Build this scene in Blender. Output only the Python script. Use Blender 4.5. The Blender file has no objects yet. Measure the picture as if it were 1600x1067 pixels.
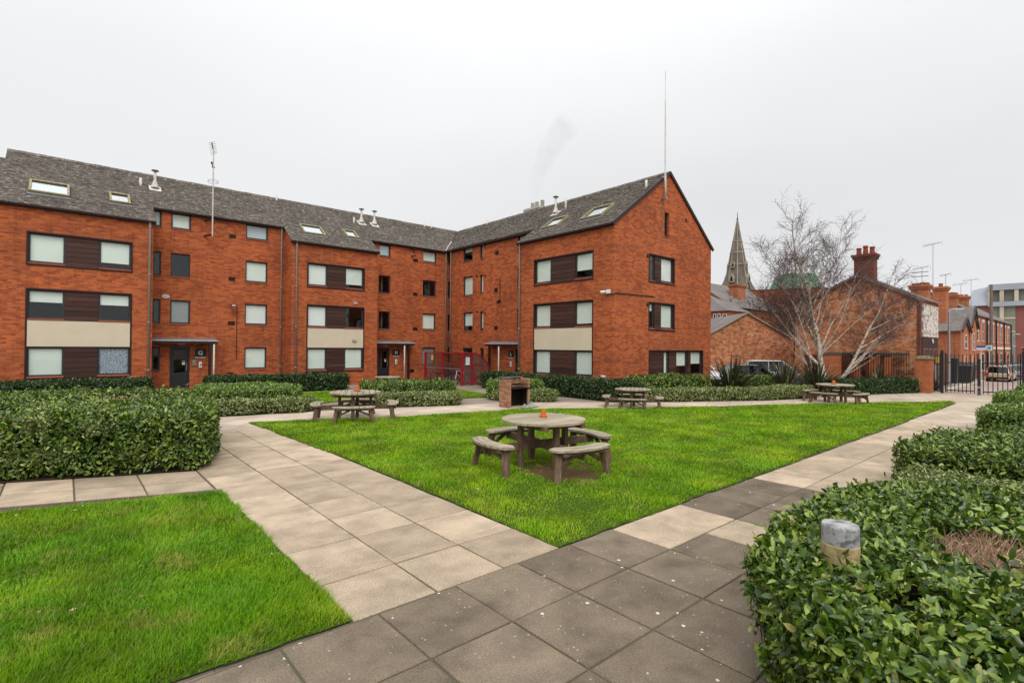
import bpy, math, random
import numpy as np
from mathutils import Vector, Matrix, noise as mnoise

SC = bpy.context.scene
COL = SC.collection
R = math.radians
rng = np.random.default_rng(7)
random.seed(7)

# ------------------------------------------------------------------ camera
cam = bpy.data.cameras.new('camera')
cam.sensor_width = 36.0
cam.lens = 18.085
cam.clip_start = 0.05
cam.clip_end = 2000.0
cam.dof.use_dof = True
cam.dof.focus_distance = 9.0
cam.dof.aperture_fstop = 4.5
camo = bpy.data.objects.new('camera', cam)
COL.objects.link(camo)
CR = Vector((0.754926, -0.65576, 0.008035))
CU = Vector((-0.011989, -0.00155, 0.999927))
CF = Vector((0.6557, 0.754968, 0.009032))
mw = Matrix(((CR.x, CU.x, -CF.x, 0.0), (CR.y, CU.y, -CF.y, 0.0), (CR.z, CU.z, -CF.z, 2.0), (0, 0, 0, 1)))
camo.matrix_world = mw
SC.camera = camo
CAM = Vector((0, 0, 2.0))

# ------------------------------------------------------------------ sky and sun (overcast)
SUN_ELEV, SUN_AZ = R(50), R(214)          # azimuth counted from +Y, clockwise
world = bpy.data.worlds.new('World')
SC.world = world
world.use_nodes = True
wn, wl = world.node_tree.nodes, world.node_tree.links
wn.clear()
w_out = wn.new('ShaderNodeOutputWorld')
w_bg = wn.new('ShaderNodeBackground'); w_bg.inputs['Strength'].default_value = 1.0
w_sky = wn.new('ShaderNodeTexSky'); w_sky.sky_type = 'NISHITA'; w_sky.sun_disc = False
w_sky.sun_elevation = SUN_ELEV; w_sky.sun_rotation = SUN_AZ
w_sky.dust_density = 4.0; w_sky.air_density = 1.0
w_str = wn.new('ShaderNodeVectorMath'); w_str.operation = 'SCALE'; w_str.inputs['Scale'].default_value = 0.10
wl.new(w_sky.outputs[0], w_str.inputs[0])
# cloud layer: an even grey sheet, a little brighter towards the zenith, faintly mottled
w_tc = wn.new('ShaderNodeTexCoord')
w_sep = wn.new('ShaderNodeSeparateXYZ'); wl.new(w_tc.outputs['Generated'], w_sep.inputs[0])
w_up = wn.new('ShaderNodeMath'); w_up.operation = 'MAXIMUM'; w_up.inputs[1].default_value = 0.0
wl.new(w_sep.outputs['Z'], w_up.inputs[0])
w_pow = wn.new('ShaderNodeMath'); w_pow.operation = 'POWER'; w_pow.inputs[1].default_value = 2.6
wl.new(w_up.outputs[0], w_pow.inputs[0])
w_no = wn.new('ShaderNodeTexNoise'); w_no.inputs['Scale'].default_value = 1.3; w_no.inputs['Detail'].default_value = 4.0
w_no.inputs['Roughness'].default_value = 0.45
w_map = wn.new('ShaderNodeMapping'); w_map.inputs['Scale'].default_value = (1, 1, 2.6)
wl.new(w_tc.outputs['Generated'], w_map.inputs[0]); wl.new(w_map.outputs[0], w_no.inputs['Vector'])
w_mad = wn.new('ShaderNodeMath'); w_mad.operation = 'MULTIPLY_ADD'; w_mad.inputs[1].default_value = 1.05; w_mad.inputs[2].default_value = 0.705
wl.new(w_pow.outputs[0], w_mad.inputs[0])
w_mot = wn.new('ShaderNodeMath'); w_mot.operation = 'MULTIPLY_ADD'; w_mot.inputs[1].default_value = 0.26; w_mot.inputs[2].default_value = 0.87
wl.new(w_no.outputs[0], w_mot.inputs[0])
w_val = wn.new('ShaderNodeMath'); w_val.operation = 'MULTIPLY'
wl.new(w_mad.outputs[0], w_val.inputs[0]); wl.new(w_mot.outputs[0], w_val.inputs[1])
w_tint = wn.new('ShaderNodeVectorMath'); w_tint.operation = 'SCALE'; w_tint.inputs[0].default_value = (0.995, 1.0, 1.012)
wl.new(w_val.outputs[0], w_tint.inputs['Scale'])
w_mix = wn.new('ShaderNodeMix'); w_mix.data_type = 'RGBA'; w_mix.inputs[0].default_value = 0.95
wl.new(w_str.outputs[0], w_mix.inputs[6]); wl.new(w_tint.outputs[0], w_mix.inputs[7])
wl.new(w_mix.outputs[2], w_bg.inputs['Color'])
wl.new(w_bg.outputs[0], w_out.inputs[0])

sun = bpy.data.lights.new('sun', 'SUN')
sun.energy = 1.5
sun.angle = R(35)
sun.color = (1.0, 0.96, 0.9)
suno = bpy.data.objects.new('sun', sun)
COL.objects.link(suno)
sd = Vector((math.sin(SUN_AZ) * math.cos(SUN_ELEV), math.cos(SUN_AZ) * math.cos(SUN_ELEV), math.sin(SUN_ELEV)))
suno.rotation_euler = sd.to_track_quat('Z', 'Y').to_euler()
suno.location = (0, 0, 30)

SC.view_settings.view_transform = 'Standard'
SC.view_settings.look = 'None'
SC.view_settings.exposure = 0.22
SC.view_settings.gamma = 1.0
SC.view_settings.use_curve_mapping = False
SC.render.engine = 'CYCLES'
SC.cycles.use_denoising = True
SC.cycles.max_bounces = 7
SC.cycles.diffuse_bounces = 2
SC.cycles.glossy_bounces = 3
SC.cycles.transparent_max_bounces = 10
SC.cycles.transmission_bounces = 4
SC.cycles.volume_bounces = 1
SC.cycles.caustics_reflective = False
SC.cycles.caustics_refractive = False

# ------------------------------------------------------------------ node helper
class NT:
    def __init__(self, name):
        self.m = bpy.data.materials.new(name)
        self.m.use_nodes = True
        self.t = self.m.node_tree
        self.b = self.t.nodes['Principled BSDF']
        self.out = self.t.nodes['Material Output']
    def n(self, typ, ins=None, **props):
        nd = self.t.nodes.new('ShaderNode' + typ)
        for k, v in props.items():
            setattr(nd, k, v)
        for k, v in (ins or {}).items():
            self.set(nd.inputs[k], v)
        return nd
    def set(self, sock, v):
        if isinstance(v, bpy.types.NodeSocket):
            self.t.links.new(v, sock)
        else:
            if isinstance(v, (tuple, list)) and len(v) == 3 and sock.type == 'RGBA':
                v = (*v, 1.0)
            sock.default_value = v
    def p(self, **kw):
        for k, v in kw.items():
            self.set(self.b.inputs[k.replace('_', ' ')], v)
        return self
    def mix(self, f, a, b, mode='MIX'):
        nd = self.t.nodes.new('ShaderNodeMix'); nd.data_type = 'RGBA'; nd.blend_type = mode
        self.set(nd.inputs[0], f); self.set(nd.inputs[6], a); self.set(nd.inputs[7], b)
        return nd.outputs[2]
    def math(self, op, a, b=0.0, c=0.0):
        nd = self.t.nodes.new('ShaderNodeMath'); nd.operation = op
        self.set(nd.inputs[0], a); self.set(nd.inputs[1], b); self.set(nd.inputs[2], c)
        return nd.outputs[0]
    def ramp(self, f, *stops):
        nd = self.t.nodes.new('ShaderNodeValToRGB')
        el = nd.color_ramp.elements
        while len(el) < len(stops): el.new(0.5)
        for e, (pos, c) in zip(el, stops):
            e.position = pos; e.color = (*c, 1.0) if len(c) == 3 else c
        self.set(nd.inputs[0], f)
        return nd.outputs[0]
    def noise(self, vec, scale, detail=4.0, rough=0.55):
        return self.n('TexNoise', {'Vector': vec, 'Scale': scale, 'Detail': detail, 'Roughness': rough}).outputs[0]
    def pos(self):
        return self.n('NewGeometry').outputs['Position']
    def obj(self):
        return self.n('TexCoord').outputs['Object']
    def island(self):
        return self.n('NewGeometry').outputs['Random Per Island']
    def rnd(self):
        return self.n('ObjectInfo').outputs['Random']
    def bump(self, h, strength=0.3, dist=0.01):
        b = self.n('Bump', {'Strength': strength, 'Distance': dist, 'Height': h})
        self.t.links.new(b.outputs[0], self.b.inputs['Normal'])

def g3(v): return (v, v, v)
MAT = {}

def mat_plain(name, col, rough=0.6, spec=0.3, metal=0.0, var=0.12, scale=6.0, bump=0.0):
    t = NT(name)
    nz = t.noise(t.obj(), scale)
    c = t.mix(1.0, col, t.ramp(nz, (0.3, g3(1 - var)), (0.7, g3(1 + var * 0.6))), 'MULTIPLY')
    t.p(Base_Color=c, Roughness=rough, Metallic=metal)
    t.b.inputs['Specular IOR Level'].default_value = spec
    if bump: t.bump(t.noise(t.obj(), scale * 8), bump, 0.005)
    MAT[name] = t.m
    return t.m

def mat_brick(name, cA, cB, dark, mortar, dark_amt, patch=0.0, bw=0.185, rh=0.062, diag=False):
    t = NT(name)
    sep = t.n('SeparateXYZ', {0: t.pos()})
    u = t.math('SUBTRACT' if diag else 'ADD', sep.outputs[0], sep.outputs[1])
    uv = t.n('CombineXYZ', {0: u, 1: sep.outputs[2], 2: 0.0}).outputs[0]
    bt = t.n('TexBrick', {'Vector': uv, 'Color1': (0, 0, 0), 'Color2': (1, 1, 1), 'Mortar': (0.5, 0.5, 0.5), 'Scale': 1.0,
                          'Mortar Size': 0.0055, 'Mortar Smooth': 0.3, 'Bias': 0.0, 'Brick Width': bw, 'Row Height': rh})
    # second coarser brick grid picks single courses and runs of brick that are darker or more orange
    nz = t.n('TexNoise', {'Vector': t.n('Mapping', {0: uv, 'Scale': (1.1, 7.0, 1.0)}).outputs[0], 'Scale': 1.0, 'Detail': 3.0, 'Roughness': 0.6}).outputs[0]
    nz2 = t.n('TexNoise', {'Vector': t.n('Mapping', {0: uv, 'Scale': (5.4, 16.1, 1.0)}).outputs[0], 'Scale': 1.0, 'Detail': 1.0}).outputs[0]
    big = t.noise(uv, 0.45, 4.0, 0.6)
    f = t.math('ADD', t.math('MULTIPLY', bt.outputs['Color'], 0.55), t.math('MULTIPLY', nz, 0.65))
    c = t.mix(t.ramp(f, (0.28, g3(0)), (0.8, g3(1))), cA, cB)
    dk = t.ramp(nz2, (0.60, g3(0)), (0.70, g3(1)))
    c = t.mix(t.math('MULTIPLY', dk, dark_amt), c, dark)
    c = t.mix(1.0, c, t.ramp(big, (0.3, g3(0.80)), (0.5, g3(1.0)), (0.72, g3(1.14))), 'MULTIPLY')
    st = t.n('TexNoise', {'Vector': t.n('Mapping', {0: uv, 'Scale': (4.5, 0.35, 1.0)}).outputs[0], 'Scale': 1.0, 'Detail': 5.0, 'Roughness': 0.65}).outputs[0]
    c = t.mix(1.0, c, t.ramp(st, (0.30, g3(0.74)), (0.48, g3(1.0)), (0.75, g3(1.06))), 'MULTIPLY')
    bat = t.n('TexNoise', {'Vector': t.n('Mapping', {0: uv, 'Scale': (0.25, 1.6, 1.0)}).outputs[0], 'Scale': 1.0, 'Detail': 3.0}).outputs[0]
    c = t.mix(t.ramp(bat, (0.5, g3(0)), (0.68, g3(0.25))), c, dark)
    if patch:
        pz = t.noise(uv, 2.6, 7.0, 0.75)
        c = t.mix(t.math('MULTIPLY', t.ramp(pz, (0.50, g3(0)), (0.60, g3(1))), patch), c, (0.62, 0.38, 0.24))
        pd = t.noise(t.n('Mapping', {0: uv, 'Location': (7.3, 2.1, 0)}).outputs[0], 1.3, 6.0, 0.7)
        c = t.mix(t.math('MULTIPLY', t.ramp(pd, (0.55, g3(0)), (0.68, g3(1))), patch), c, (0.09, 0.045, 0.03))
    c = t.mix(t.math('MULTIPLY', bt.outputs['Fac'], 0.75), c, mortar)
    t.p(Base_Color=c, Roughness=0.85)
    t.b.inputs['Specular IOR Level'].default_value = 0.15
    t.bump(t.math('ADD', t.math('MULTIPLY', bt.outputs['Fac'], -1.0), t.math('MULTIPLY', t.noise(uv, 60.0, 3.0), 0.4)), 0.5, 0.006)
    MAT[name] = t.m

mat_brick('brick', (0.28, 0.060, 0.023), (0.51, 0.135, 0.043), (0.125, 0.040, 0.026), (0.27, 0.135, 0.09), 0.6, bw=0.23, rh=0.072)
mat_brick('old_brick', (0.30, 0.085, 0.035), (0.68, 0.27, 0.115), (0.09, 0.04, 0.03), (0.40, 0.27, 0.19), 0.9, 0.8, diag=True, bw=0.24, rh=0.085)
mat_brick('terrace_brick', (0.36, 0.10, 0.045), (0.48, 0.17, 0.075), (0.22, 0.07, 0.04), (0.36, 0.22, 0.15), 0.4, 0.1)
mat_brick('house_brick', (0.30, 0.07, 0.035), (0.40, 0.11, 0.05), (0.16, 0.05, 0.035), (0.28, 0.16, 0.11), 0.4, 0.0)
mat_brick('dark_brick', (0.12, 0.042, 0.028), (0.19, 0.062, 0.038), (0.06, 0.025, 0.02), (0.14, 0.09, 0.07), 0.5, 0.0)
mat_brick('pier_brick', (0.36, 0.095, 0.04), (0.48, 0.15, 0.06), (0.24, 0.07, 0.04), (0.34, 0.19, 0.12), 0.3, 0.0)

def mat_loose_brick():
    t = NT('loose_brick')
    r = t.rnd()
    c = t.ramp(r, (0.0, (0.27, 0.115, 0.065)), (0.35, (0.42, 0.20, 0.11)), (0.7, (0.50, 0.27, 0.16)), (1.0, (0.33, 0.12, 0.07)))
    nz = t.noise(t.obj(), 22.0, 5.0, 0.7)
    c = t.mix(1.0, c, t.ramp(nz, (0.3, g3(0.62)), (0.7, g3(1.15))), 'MULTIPLY')
    t.p(Base_Color=c, Roughness=0.9); t.bump(nz, 0.4, 0.006)
    MAT['loose_brick'] = t.m
mat_loose_brick()

def mat_tile(name, a, b, lichen, moss):
    t = NT(name)
    r = t.island()
    po = t.pos()
    c = t.mix(r, a, b)
    big = t.noise(po, 0.8, 4.0)
    c = t.mix(1.0, c, t.ramp(big, (0.3, g3(0.78)), (0.7, g3(1.15))), 'MULTIPLY')
    l1 = t.noise(po, 7.0, 4.0, 0.65)
    c = t.mix(t.ramp(l1, (0.56, g3(0)), (0.66, g3(0.75))), c, lichen)
    l2 = t.noise(t.n('Mapping', {0: po, 'Location': (3, 9, 1)}).outputs[0], 5.0, 5.0, 0.7)
    c = t.mix(t.ramp(l2, (0.56, g3(0)), (0.68, g3(0.8))), c, moss)
    t.p(Base_Color=c, Roughness=0.88)
    t.b.inputs['Specular IOR Level'].default_value = 0.2
    t.bump(t.noise(po, 30.0, 4.0), 0.4, 0.01)
    MAT[name] = t.m
mat_tile('roof_tile', (0.102, 0.087, 0.074), (0.165, 0.144, 0.125), (0.40, 0.36, 0.29), (0.050, 0.043, 0.026))
mat_tile('slate', (0.13, 0.115, 0.11), (0.2, 0.18, 0.17), (0.28, 0.25, 0.22), (0.07, 0.07, 0.05))

mat_plain('dark_brown', (0.030, 0.012, 0.010), 0.5, 0.3)
mat_plain('window_grey', (0.040, 0.040, 0.046), 0.45, 0.4)
mat_plain('sill_brick', (0.30, 0.085, 0.045), 0.8, 0.2, var=0.25, scale=14)
mat_plain('door_dark', (0.022, 0.023, 0.027), 0.4, 0.4)
mat_plain('white_paint', (0.74, 0.73, 0.71), 0.45, 0.4, var=0.05)
mat_plain('dirty_white', (0.60, 0.57, 0.53), 0.6, 0.3, var=0.25)
mat_plain('pipe_taupe', (0.30, 0.25, 0.21), 0.5, 0.35, var=0.1)
mat_plain('lead', (0.16, 0.17, 0.19), 0.55, 0.4, var=0.2)
mat_plain('pale_lead', (0.44, 0.43, 0.42), 0.6, 0.3, var=0.2)
mat_plain('black_metal', (0.012, 0.012, 0.014), 0.42, 0.45)
mat_plain('grey_metal', (0.34, 0.34, 0.35), 0.4, 0.5, 0.6)
mat_plain('black_plastic', (0.015, 0.015, 0.016), 0.5, 0.4)
mat_plain('rubber', (0.018, 0.018, 0.018), 0.8, 0.2)
mat_plain('red_paint', (0.31, 0.012, 0.022), 0.4, 0.4, var=0.1)
mat_plain('interior', (0.12, 0.10, 0.09), 0.9, 0.1)
mat_plain('cream', (0.63, 0.55, 0.41), 0.55, 0.3, var=0.05, scale=2.0)
mat_plain('skylight_frame', (0.30, 0.265, 0.15), 0.7, 0.2, var=0.35, scale=9)
mat_plain('terracotta', (0.52, 0.13, 0.035), 0.75, 0.2, var=0.15, scale=12)
mat_plain('chimney_pot', (0.27, 0.055, 0.03), 0.8, 0.2, var=0.2)
mat_plain('copper_green', (0.13, 0.27, 0.18), 0.7, 0.2, var=0.25, scale=0.7)
mat_plain('stone_dark', (0.15, 0.13, 0.105), 0.9, 0.2, var=0.35, scale=0.6, bump=0.3)
mat_plain('stone_pale', (0.30, 0.27, 0.21), 0.9, 0.2, var=0.3, scale=0.8)
mat_plain('bin_black', (0.022, 0.024, 0.026), 0.5, 0.4)
mat_plain('zinc', (0.40, 0.44, 0.50), 0.45, 0.4, 0.2, var=0.12, scale=0.3)
mat_plain('modern_brick', (0.30, 0.115, 0.10), 0.85, 0.2, var=0.15, scale=0.5)
mat_plain('modern_pale', (0.55, 0.50, 0.38), 0.7, 0.2, var=0.2, scale=0.5)
mat_plain('old_timber', (0.19, 0.145, 0.12), 0.85, 0.2, var=0.2, scale=3)
mat_plain('soil', (0.060, 0.038, 0.026), 0.95, 0.1, var=0.5, scale=14, bump=0.8)
mat_plain('sign_blue', (0.05, 0.13, 0.42), 0.4, 0.4)
mat_plain('sign_teal', (0.05, 0.45, 0.50), 0.4, 0.4)
mat_plain('sign_yellow', (0.70, 0.42, 0.06), 0.5, 0.4)
mat_plain('orange_paint', (0.62, 0.19, 0.04), 0.5, 0.4)
mat_plain('tail_red', (0.50, 0.02, 0.03), 0.3, 0.5)
mat_plain('tarp', (0.25, 0.27, 0.22), 0.7, 0.2, var=0.3, scale=9)
mat_plain('near_black', (0.022, 0.017, 0.014), 0.9, 0.1, var=0.3)
mat_plain('blackened_top', (0.10, 0.10, 0.105), 0.8, 0.2, var=0.35, scale=9)
mat_plain('mesh_panel', (0.19, 0.135, 0.12), 0.6, 0.3)
mat_plain('dirt_path', (0.20, 0.155, 0.12), 0.92, 0.1, var=0.3, scale=1.2)

def mat_cladding():
    t = NT('cladding')
    po = t.pos()
    st = t.n('TexNoise', {'Vector': t.n('Mapping', {0: po, 'Scale': (2.0, 2.0, 40.0)}).outputs[0], 'Scale': 1.0, 'Detail': 4.0}).outputs[0]
    r = t.rnd()
    c = t.mix(r, (0.040, 0.017, 0.013), (0.078, 0.034, 0.025))
    c = t.mix(1.0, c, t.ramp(st, (0.3, g3(0.7)), (0.7, g3(1.3))), 'MULTIPLY')
    t.p(Base_Color=c, Roughness=0.55); t.bump(st, 0.25, 0.004)
    t.b.inputs['Specular IOR Level'].default_value = 0.3
    MAT['cladding'] = t.m
mat_cladding()

def mat_timber():
    t = NT('weathered_timber')
    ob = t.obj()
    r = t.rnd()
    mp = t.n('Mapping', {0: ob, 'Rotation': (0, 0, 0), 'Scale': (2.2, 26.0, 26.0)}).outputs[0]
    g1 = t.n('TexNoise', {'Vector': mp, 'Scale': 1.0, 'Detail': 6.0, 'Roughness': 0.65}).outputs[0]
    bl = t.noise(ob, 3.2, 4.0)
    c = t.ramp(g1, (0.30, (0.13, 0.10, 0.07)), (0.5, (0.34, 0.285, 0.21)), (0.70, (0.50, 0.44, 0.345)))
    c = t.mix(t.ramp(bl, (0.42, g3(0)), (0.7, g3(0.55))), c, (0.25, 0.24, 0.15))
    c = t.mix(1.0, c, t.ramp(r, (0, g3(0.8)), (1, g3(1.12))), 'MULTIPLY')
    t.p(Base_Color=c, Roughness=0.85); t.bump(g1, 0.5, 0.004)
    t.b.inputs['Specular IOR Level'].default_value = 0.2
    MAT['weathered_timber'] = t.m
    t = NT('timber_brown')
    ob = t.obj()
    g1 = t.n('TexNoise', {'Vector': t.n('Mapping', {0: ob, 'Scale': (8, 8, 2.5)}).outputs[0], 'Scale': 2.0, 'Detail': 6.0, 'Roughness': 0.65}).outputs[0]
    c = t.ramp(g1, (0.3, (0.085, 0.052, 0.034)), (0.55, (0.16, 0.105, 0.068)), (0.75, (0.25, 0.18, 0.12)))
    t.p(Base_Color=c, Roughness=0.85); t.bump(g1, 0.4, 0.004)
    t.b.inputs['Specular IOR Level'].default_value = 0.2
    MAT['timber_brown'] = t.m
mat_timber()

def mat_glass(name, tint, r0=0.09, ripple=0.0):
    t = NT(name)
    gl = t.n('BsdfGlossy', {'Color': (0.95, 0.97, 1.0), 'Roughness': 0.02})
    tr = t.n('BsdfTransparent', {'Color': tint})
    fc = t.n('LayerWeight', {'Blend': 0.5}).outputs['Facing']
    fr = t.math('MULTIPLY_ADD', t.math('POWER', fc, 4.0), 1.0 - r0, r0)
    if ripple:
        b = t.n('Bump', {'Strength': ripple, 'Distance': 0.02, 'Height': t.noise(t.pos(), 1.6, 2.0)})
        t.t.links.new(b.outputs[0], gl.inputs['Normal'])
    mx = t.n('MixShader', {0: fr, 1: tr.outputs[0], 2: gl.outputs[0]})
    t.t.links.new(mx.outputs[0], t.out.inputs[0])
    MAT[name] = t.m
mat_glass('glass', (0.97, 0.99, 0.98), 0.032, 0.03)
mat_glass('roof_glass', (0.8, 0.85, 0.88), 0.42)
mat_glass('car_glass', (0.30, 0.34, 0.36), 0.06)
def mat_plastic():
    t = NT('clear_plastic')
    t.p(Base_Color=(0.20, 0.135, 0.11), Roughness=0.35)
    tr = t.n('BsdfTransparent', {'Color': (0.80, 0.72, 0.68)})
    mx = t.n('MixShader', {0: 0.42, 1: tr.outputs[0], 2: t.b.outputs[0]})
    t.t.links.new(mx.outputs[0], t.out.inputs[0]); MAT['clear_plastic'] = t.m
mat_plastic()

def mat_blind(name, col):
    t = NT(name)
    n = t.noise(t.pos(), 0.9, 3.0)
    c = t.mix(1.0, col, t.ramp(n, (0.3, g3(0.93)), (0.7, g3(1.03))), 'MULTIPLY')
    t.p(Base_Color=c, Roughness=0.8)
    MAT[name] = t.m
mat_blind('blind_mint', (0.86, 0.92, 0.86))
mat_blind('blind_white', (0.92, 0.93, 0.92))
mat_blind('blind_blue', (0.60, 0.68, 0.74))
mat_blind('pane_backing_grey', (0.34, 0.36, 0.37))
def mat_netting():
    t = NT('net_curtain')
    v = t.n('TexVoronoi', {'Vector': t.pos(), 'Scale': 26.0}).outputs['Distance']
    c = t.ramp(v, (0.25, (0.72, 0.75, 0.80)), (0.5, (0.24, 0.29, 0.38)))
    t.p(Base_Color=c, Roughness=0.8)
    MAT['net_curtain'] = t.m
mat_netting()

def mat_paint(name, col, rough=0.25, metal=0.0):
    t = NT(name)
    n = t.noise(t.obj(), 3.0, 4.0)
    c = t.mix(1.0, col, t.ramp(n, (0.3, g3(0.92)), (0.7, g3(1.03))), 'MULTIPLY')
    t.p(Base_Color=c, Roughness=rough, Metallic=metal)
    t.b.inputs['Coat Weight'].default_value = 0.5
    t.b.inputs['Coat Roughness'].default_value = 0.08
    MAT[name] = t.m
mat_paint('car_white', (0.68, 0.69, 0.70))
mat_paint('car_dark', (0.045, 0.05, 0.06))
mat_paint('car_beige', (0.46, 0.40, 0.31))
mat_paint('car_silver', (0.42, 0.46, 0.52))

def mat_slab(name, a, b, spots, stain, moss):
    t = NT(name)
    po = t.pos()
    r = t.rnd()
    c = t.mix(r, a, b)
    off = t.n('CombineXYZ', {0: t.math('MULTIPLY', r, 40.0), 1: t.math('MULTIPLY', r, 13.0), 2: 0.0}).outputs[0]
    pv = t.n('VectorMath', {0: po, 1: off}, operation='ADD').outputs[0]
    blot = t.noise(pv, 2.3, 5.0, 0.6)
    c = t.mix(1.0, c, t.ramp(blot, (0.28, g3(1 - stain)), (0.55, g3(1.0)), (0.75, g3(1 + stain * 0.45))), 'MULTIPLY')
    grain = t.noise(po, 70.0, 4.0, 0.8)
    c = t.mix(1.0, c, t.ramp(grain, (0.32, g3(0.62)), (0.5, g3(1.0)), (0.68, g3(1.45))), 'MULTIPLY')
    ring = t.n('TexWave', {'Vector': pv, 'Scale': 0.9, 'Distortion': 9.0, 'Detail': 2.0, 'Detail Scale': 1.2}, wave_type='RINGS').outputs['Fac']
    c = t.mix(1.0, c, t.ramp(ring, (0.2, g3(0.975)), (0.8, g3(1.03))), 'MULTIPLY')
    mz = t.noise(pv, 1.4, 6.0, 0.7)
    c = t.mix(t.ramp(mz, (0.56, g3(0)), (0.75, g3(0.5))), c, moss)
    v = t.n('TexVoronoi', {'Vector': po, 'Scale': 9.0, 'Randomness': 1.0})
    pick = t.math('GREATER_THAN', t.n('SeparateColor', {0: v.outputs['Color']}).outputs[0], 0.45)
    dn = t.math('ADD', v.outputs['Distance'], t.math('MULTIPLY', t.math('SUBTRACT', t.noise(po, 45.0, 3.0, 0.7), 0.5), 0.24))
    sp = t.math('MULTIPLY', t.math('LESS_THAN', dn, t.math('MULTIPLY', t.math('POWER', t.n('SeparateColor', {0: v.outputs['Color']}).outputs[1], 2.5), 0.17)), pick)
    v2 = t.n('TexVoronoi', {'Vector': po, 'Scale': 24.0, 'Randomness': 1.0})
    sp2 = t.math('MULTIPLY', t.math('LESS_THAN', v2.outputs['Distance'], 0.16), t.math('GREATER_THAN', t.n('SeparateColor', {0: v2.outputs['Color']}).outputs[0], 0.86))
    c = t.mix(t.math('MULTIPLY', t.math('MAXIMUM', sp, t.math('MULTIPLY', sp2, 0.6)), spots), c, (0.56, 0.55, 0.49))
    t.p(Base_Color=c, Roughness=0.82)
    t.b.inputs['Specular IOR Level'].default_value = 0.25
    t.bump(t.math('ADD', t.math('MULTIPLY', grain, 0.6), blot), 0.35, 0.004)
    MAT[name] = t.m
mat_slab('slab_light', (0.33, 0.260, 0.185), (0.47, 0.372, 0.268), 0.3, 0.34, (0.27, 0.215, 0.145))
mat_slab('slab_dark', (0.140, 0.110, 0.078), (0.205, 0.162, 0.116), 1.0, 0.45, (0.28, 0.22, 0.15))
mat_slab('slab_mid', (0.31, 0.245, 0.175), (0.39, 0.315, 0.225), 0.3, 0.26, (0.23, 0.185, 0.13))

def mat_joint():
    t = NT('joint')
    n = t.noise(t.pos(), 1.1, 5.0)
    c = t.ramp(n, (0.35, (0.105, 0.082, 0.056)), (0.52, (0.085, 0.075, 0.042)), (0.68, (0.11, 0.115, 0.025)))
    t.p(Base_Color=c, Roughness=0.95); MAT['joint'] = t.m
mat_joint()

def mat_paving(name, a, b, sx, sy, rot=0.0):
    t = NT(name)
    mp = t.n('Mapping', {0: t.pos(), 'Rotation': (0, 0, rot)}).outputs[0]
    bt = t.n('TexBrick', {'Vector': mp, 'Color1': (0, 0, 0), 'Color2': (1, 1, 1), 'Mortar': (0.4, 0.4, 0.4), 'Scale': 1.0, 'Mortar Size': 0.008,
                          'Mortar Smooth': 0.2, 'Brick Width': sx, 'Row Height': sy}, offset=0.0)
    n = t.noise(t.pos(), 0.7, 6.0, 0.65)
    c = t.mix(bt.outputs['Color'], a, b)
    c = t.mix(1.0, c, t.ramp(n, (0.3, g3(0.72)), (0.7, g3(1.18))), 'MULTIPLY')
    c = t.mix(1.0, c, t.ramp(t.noise(t.pos(), 60.0, 3.0), (0.3, g3(0.88)), (0.7, g3(1.1))), 'MULTIPLY')
    c = t.mix(t.math('MULTIPLY', bt.outputs['Fac'], 0.7), c, (0.09, 0.075, 0.05))
    t.p(Base_Color=c, Roughness=0.9); t.bump(n, 0.2, 0.01)
    t.b.inputs['Specular IOR Level'].default_value = 0.2
    MAT[name] = t.m
mat_paving('paving_pale', (0.42, 0.345, 0.27), (0.53, 0.44, 0.345), 0.72, 0.72, R(-24))
mat_paving('paving_brown', (0.235, 0.19, 0.155), (0.29, 0.24, 0.195), 0.72, 0.72, 0)
mat_paving('road_block', (0.36, 0.27, 0.24), (0.42, 0.33, 0.29), 0.3, 0.15, 0)
mat_paving('footway', (0.30, 0.27, 0.24), (0.36, 0.33, 0.29), 0.6, 0.6, 0)

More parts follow.
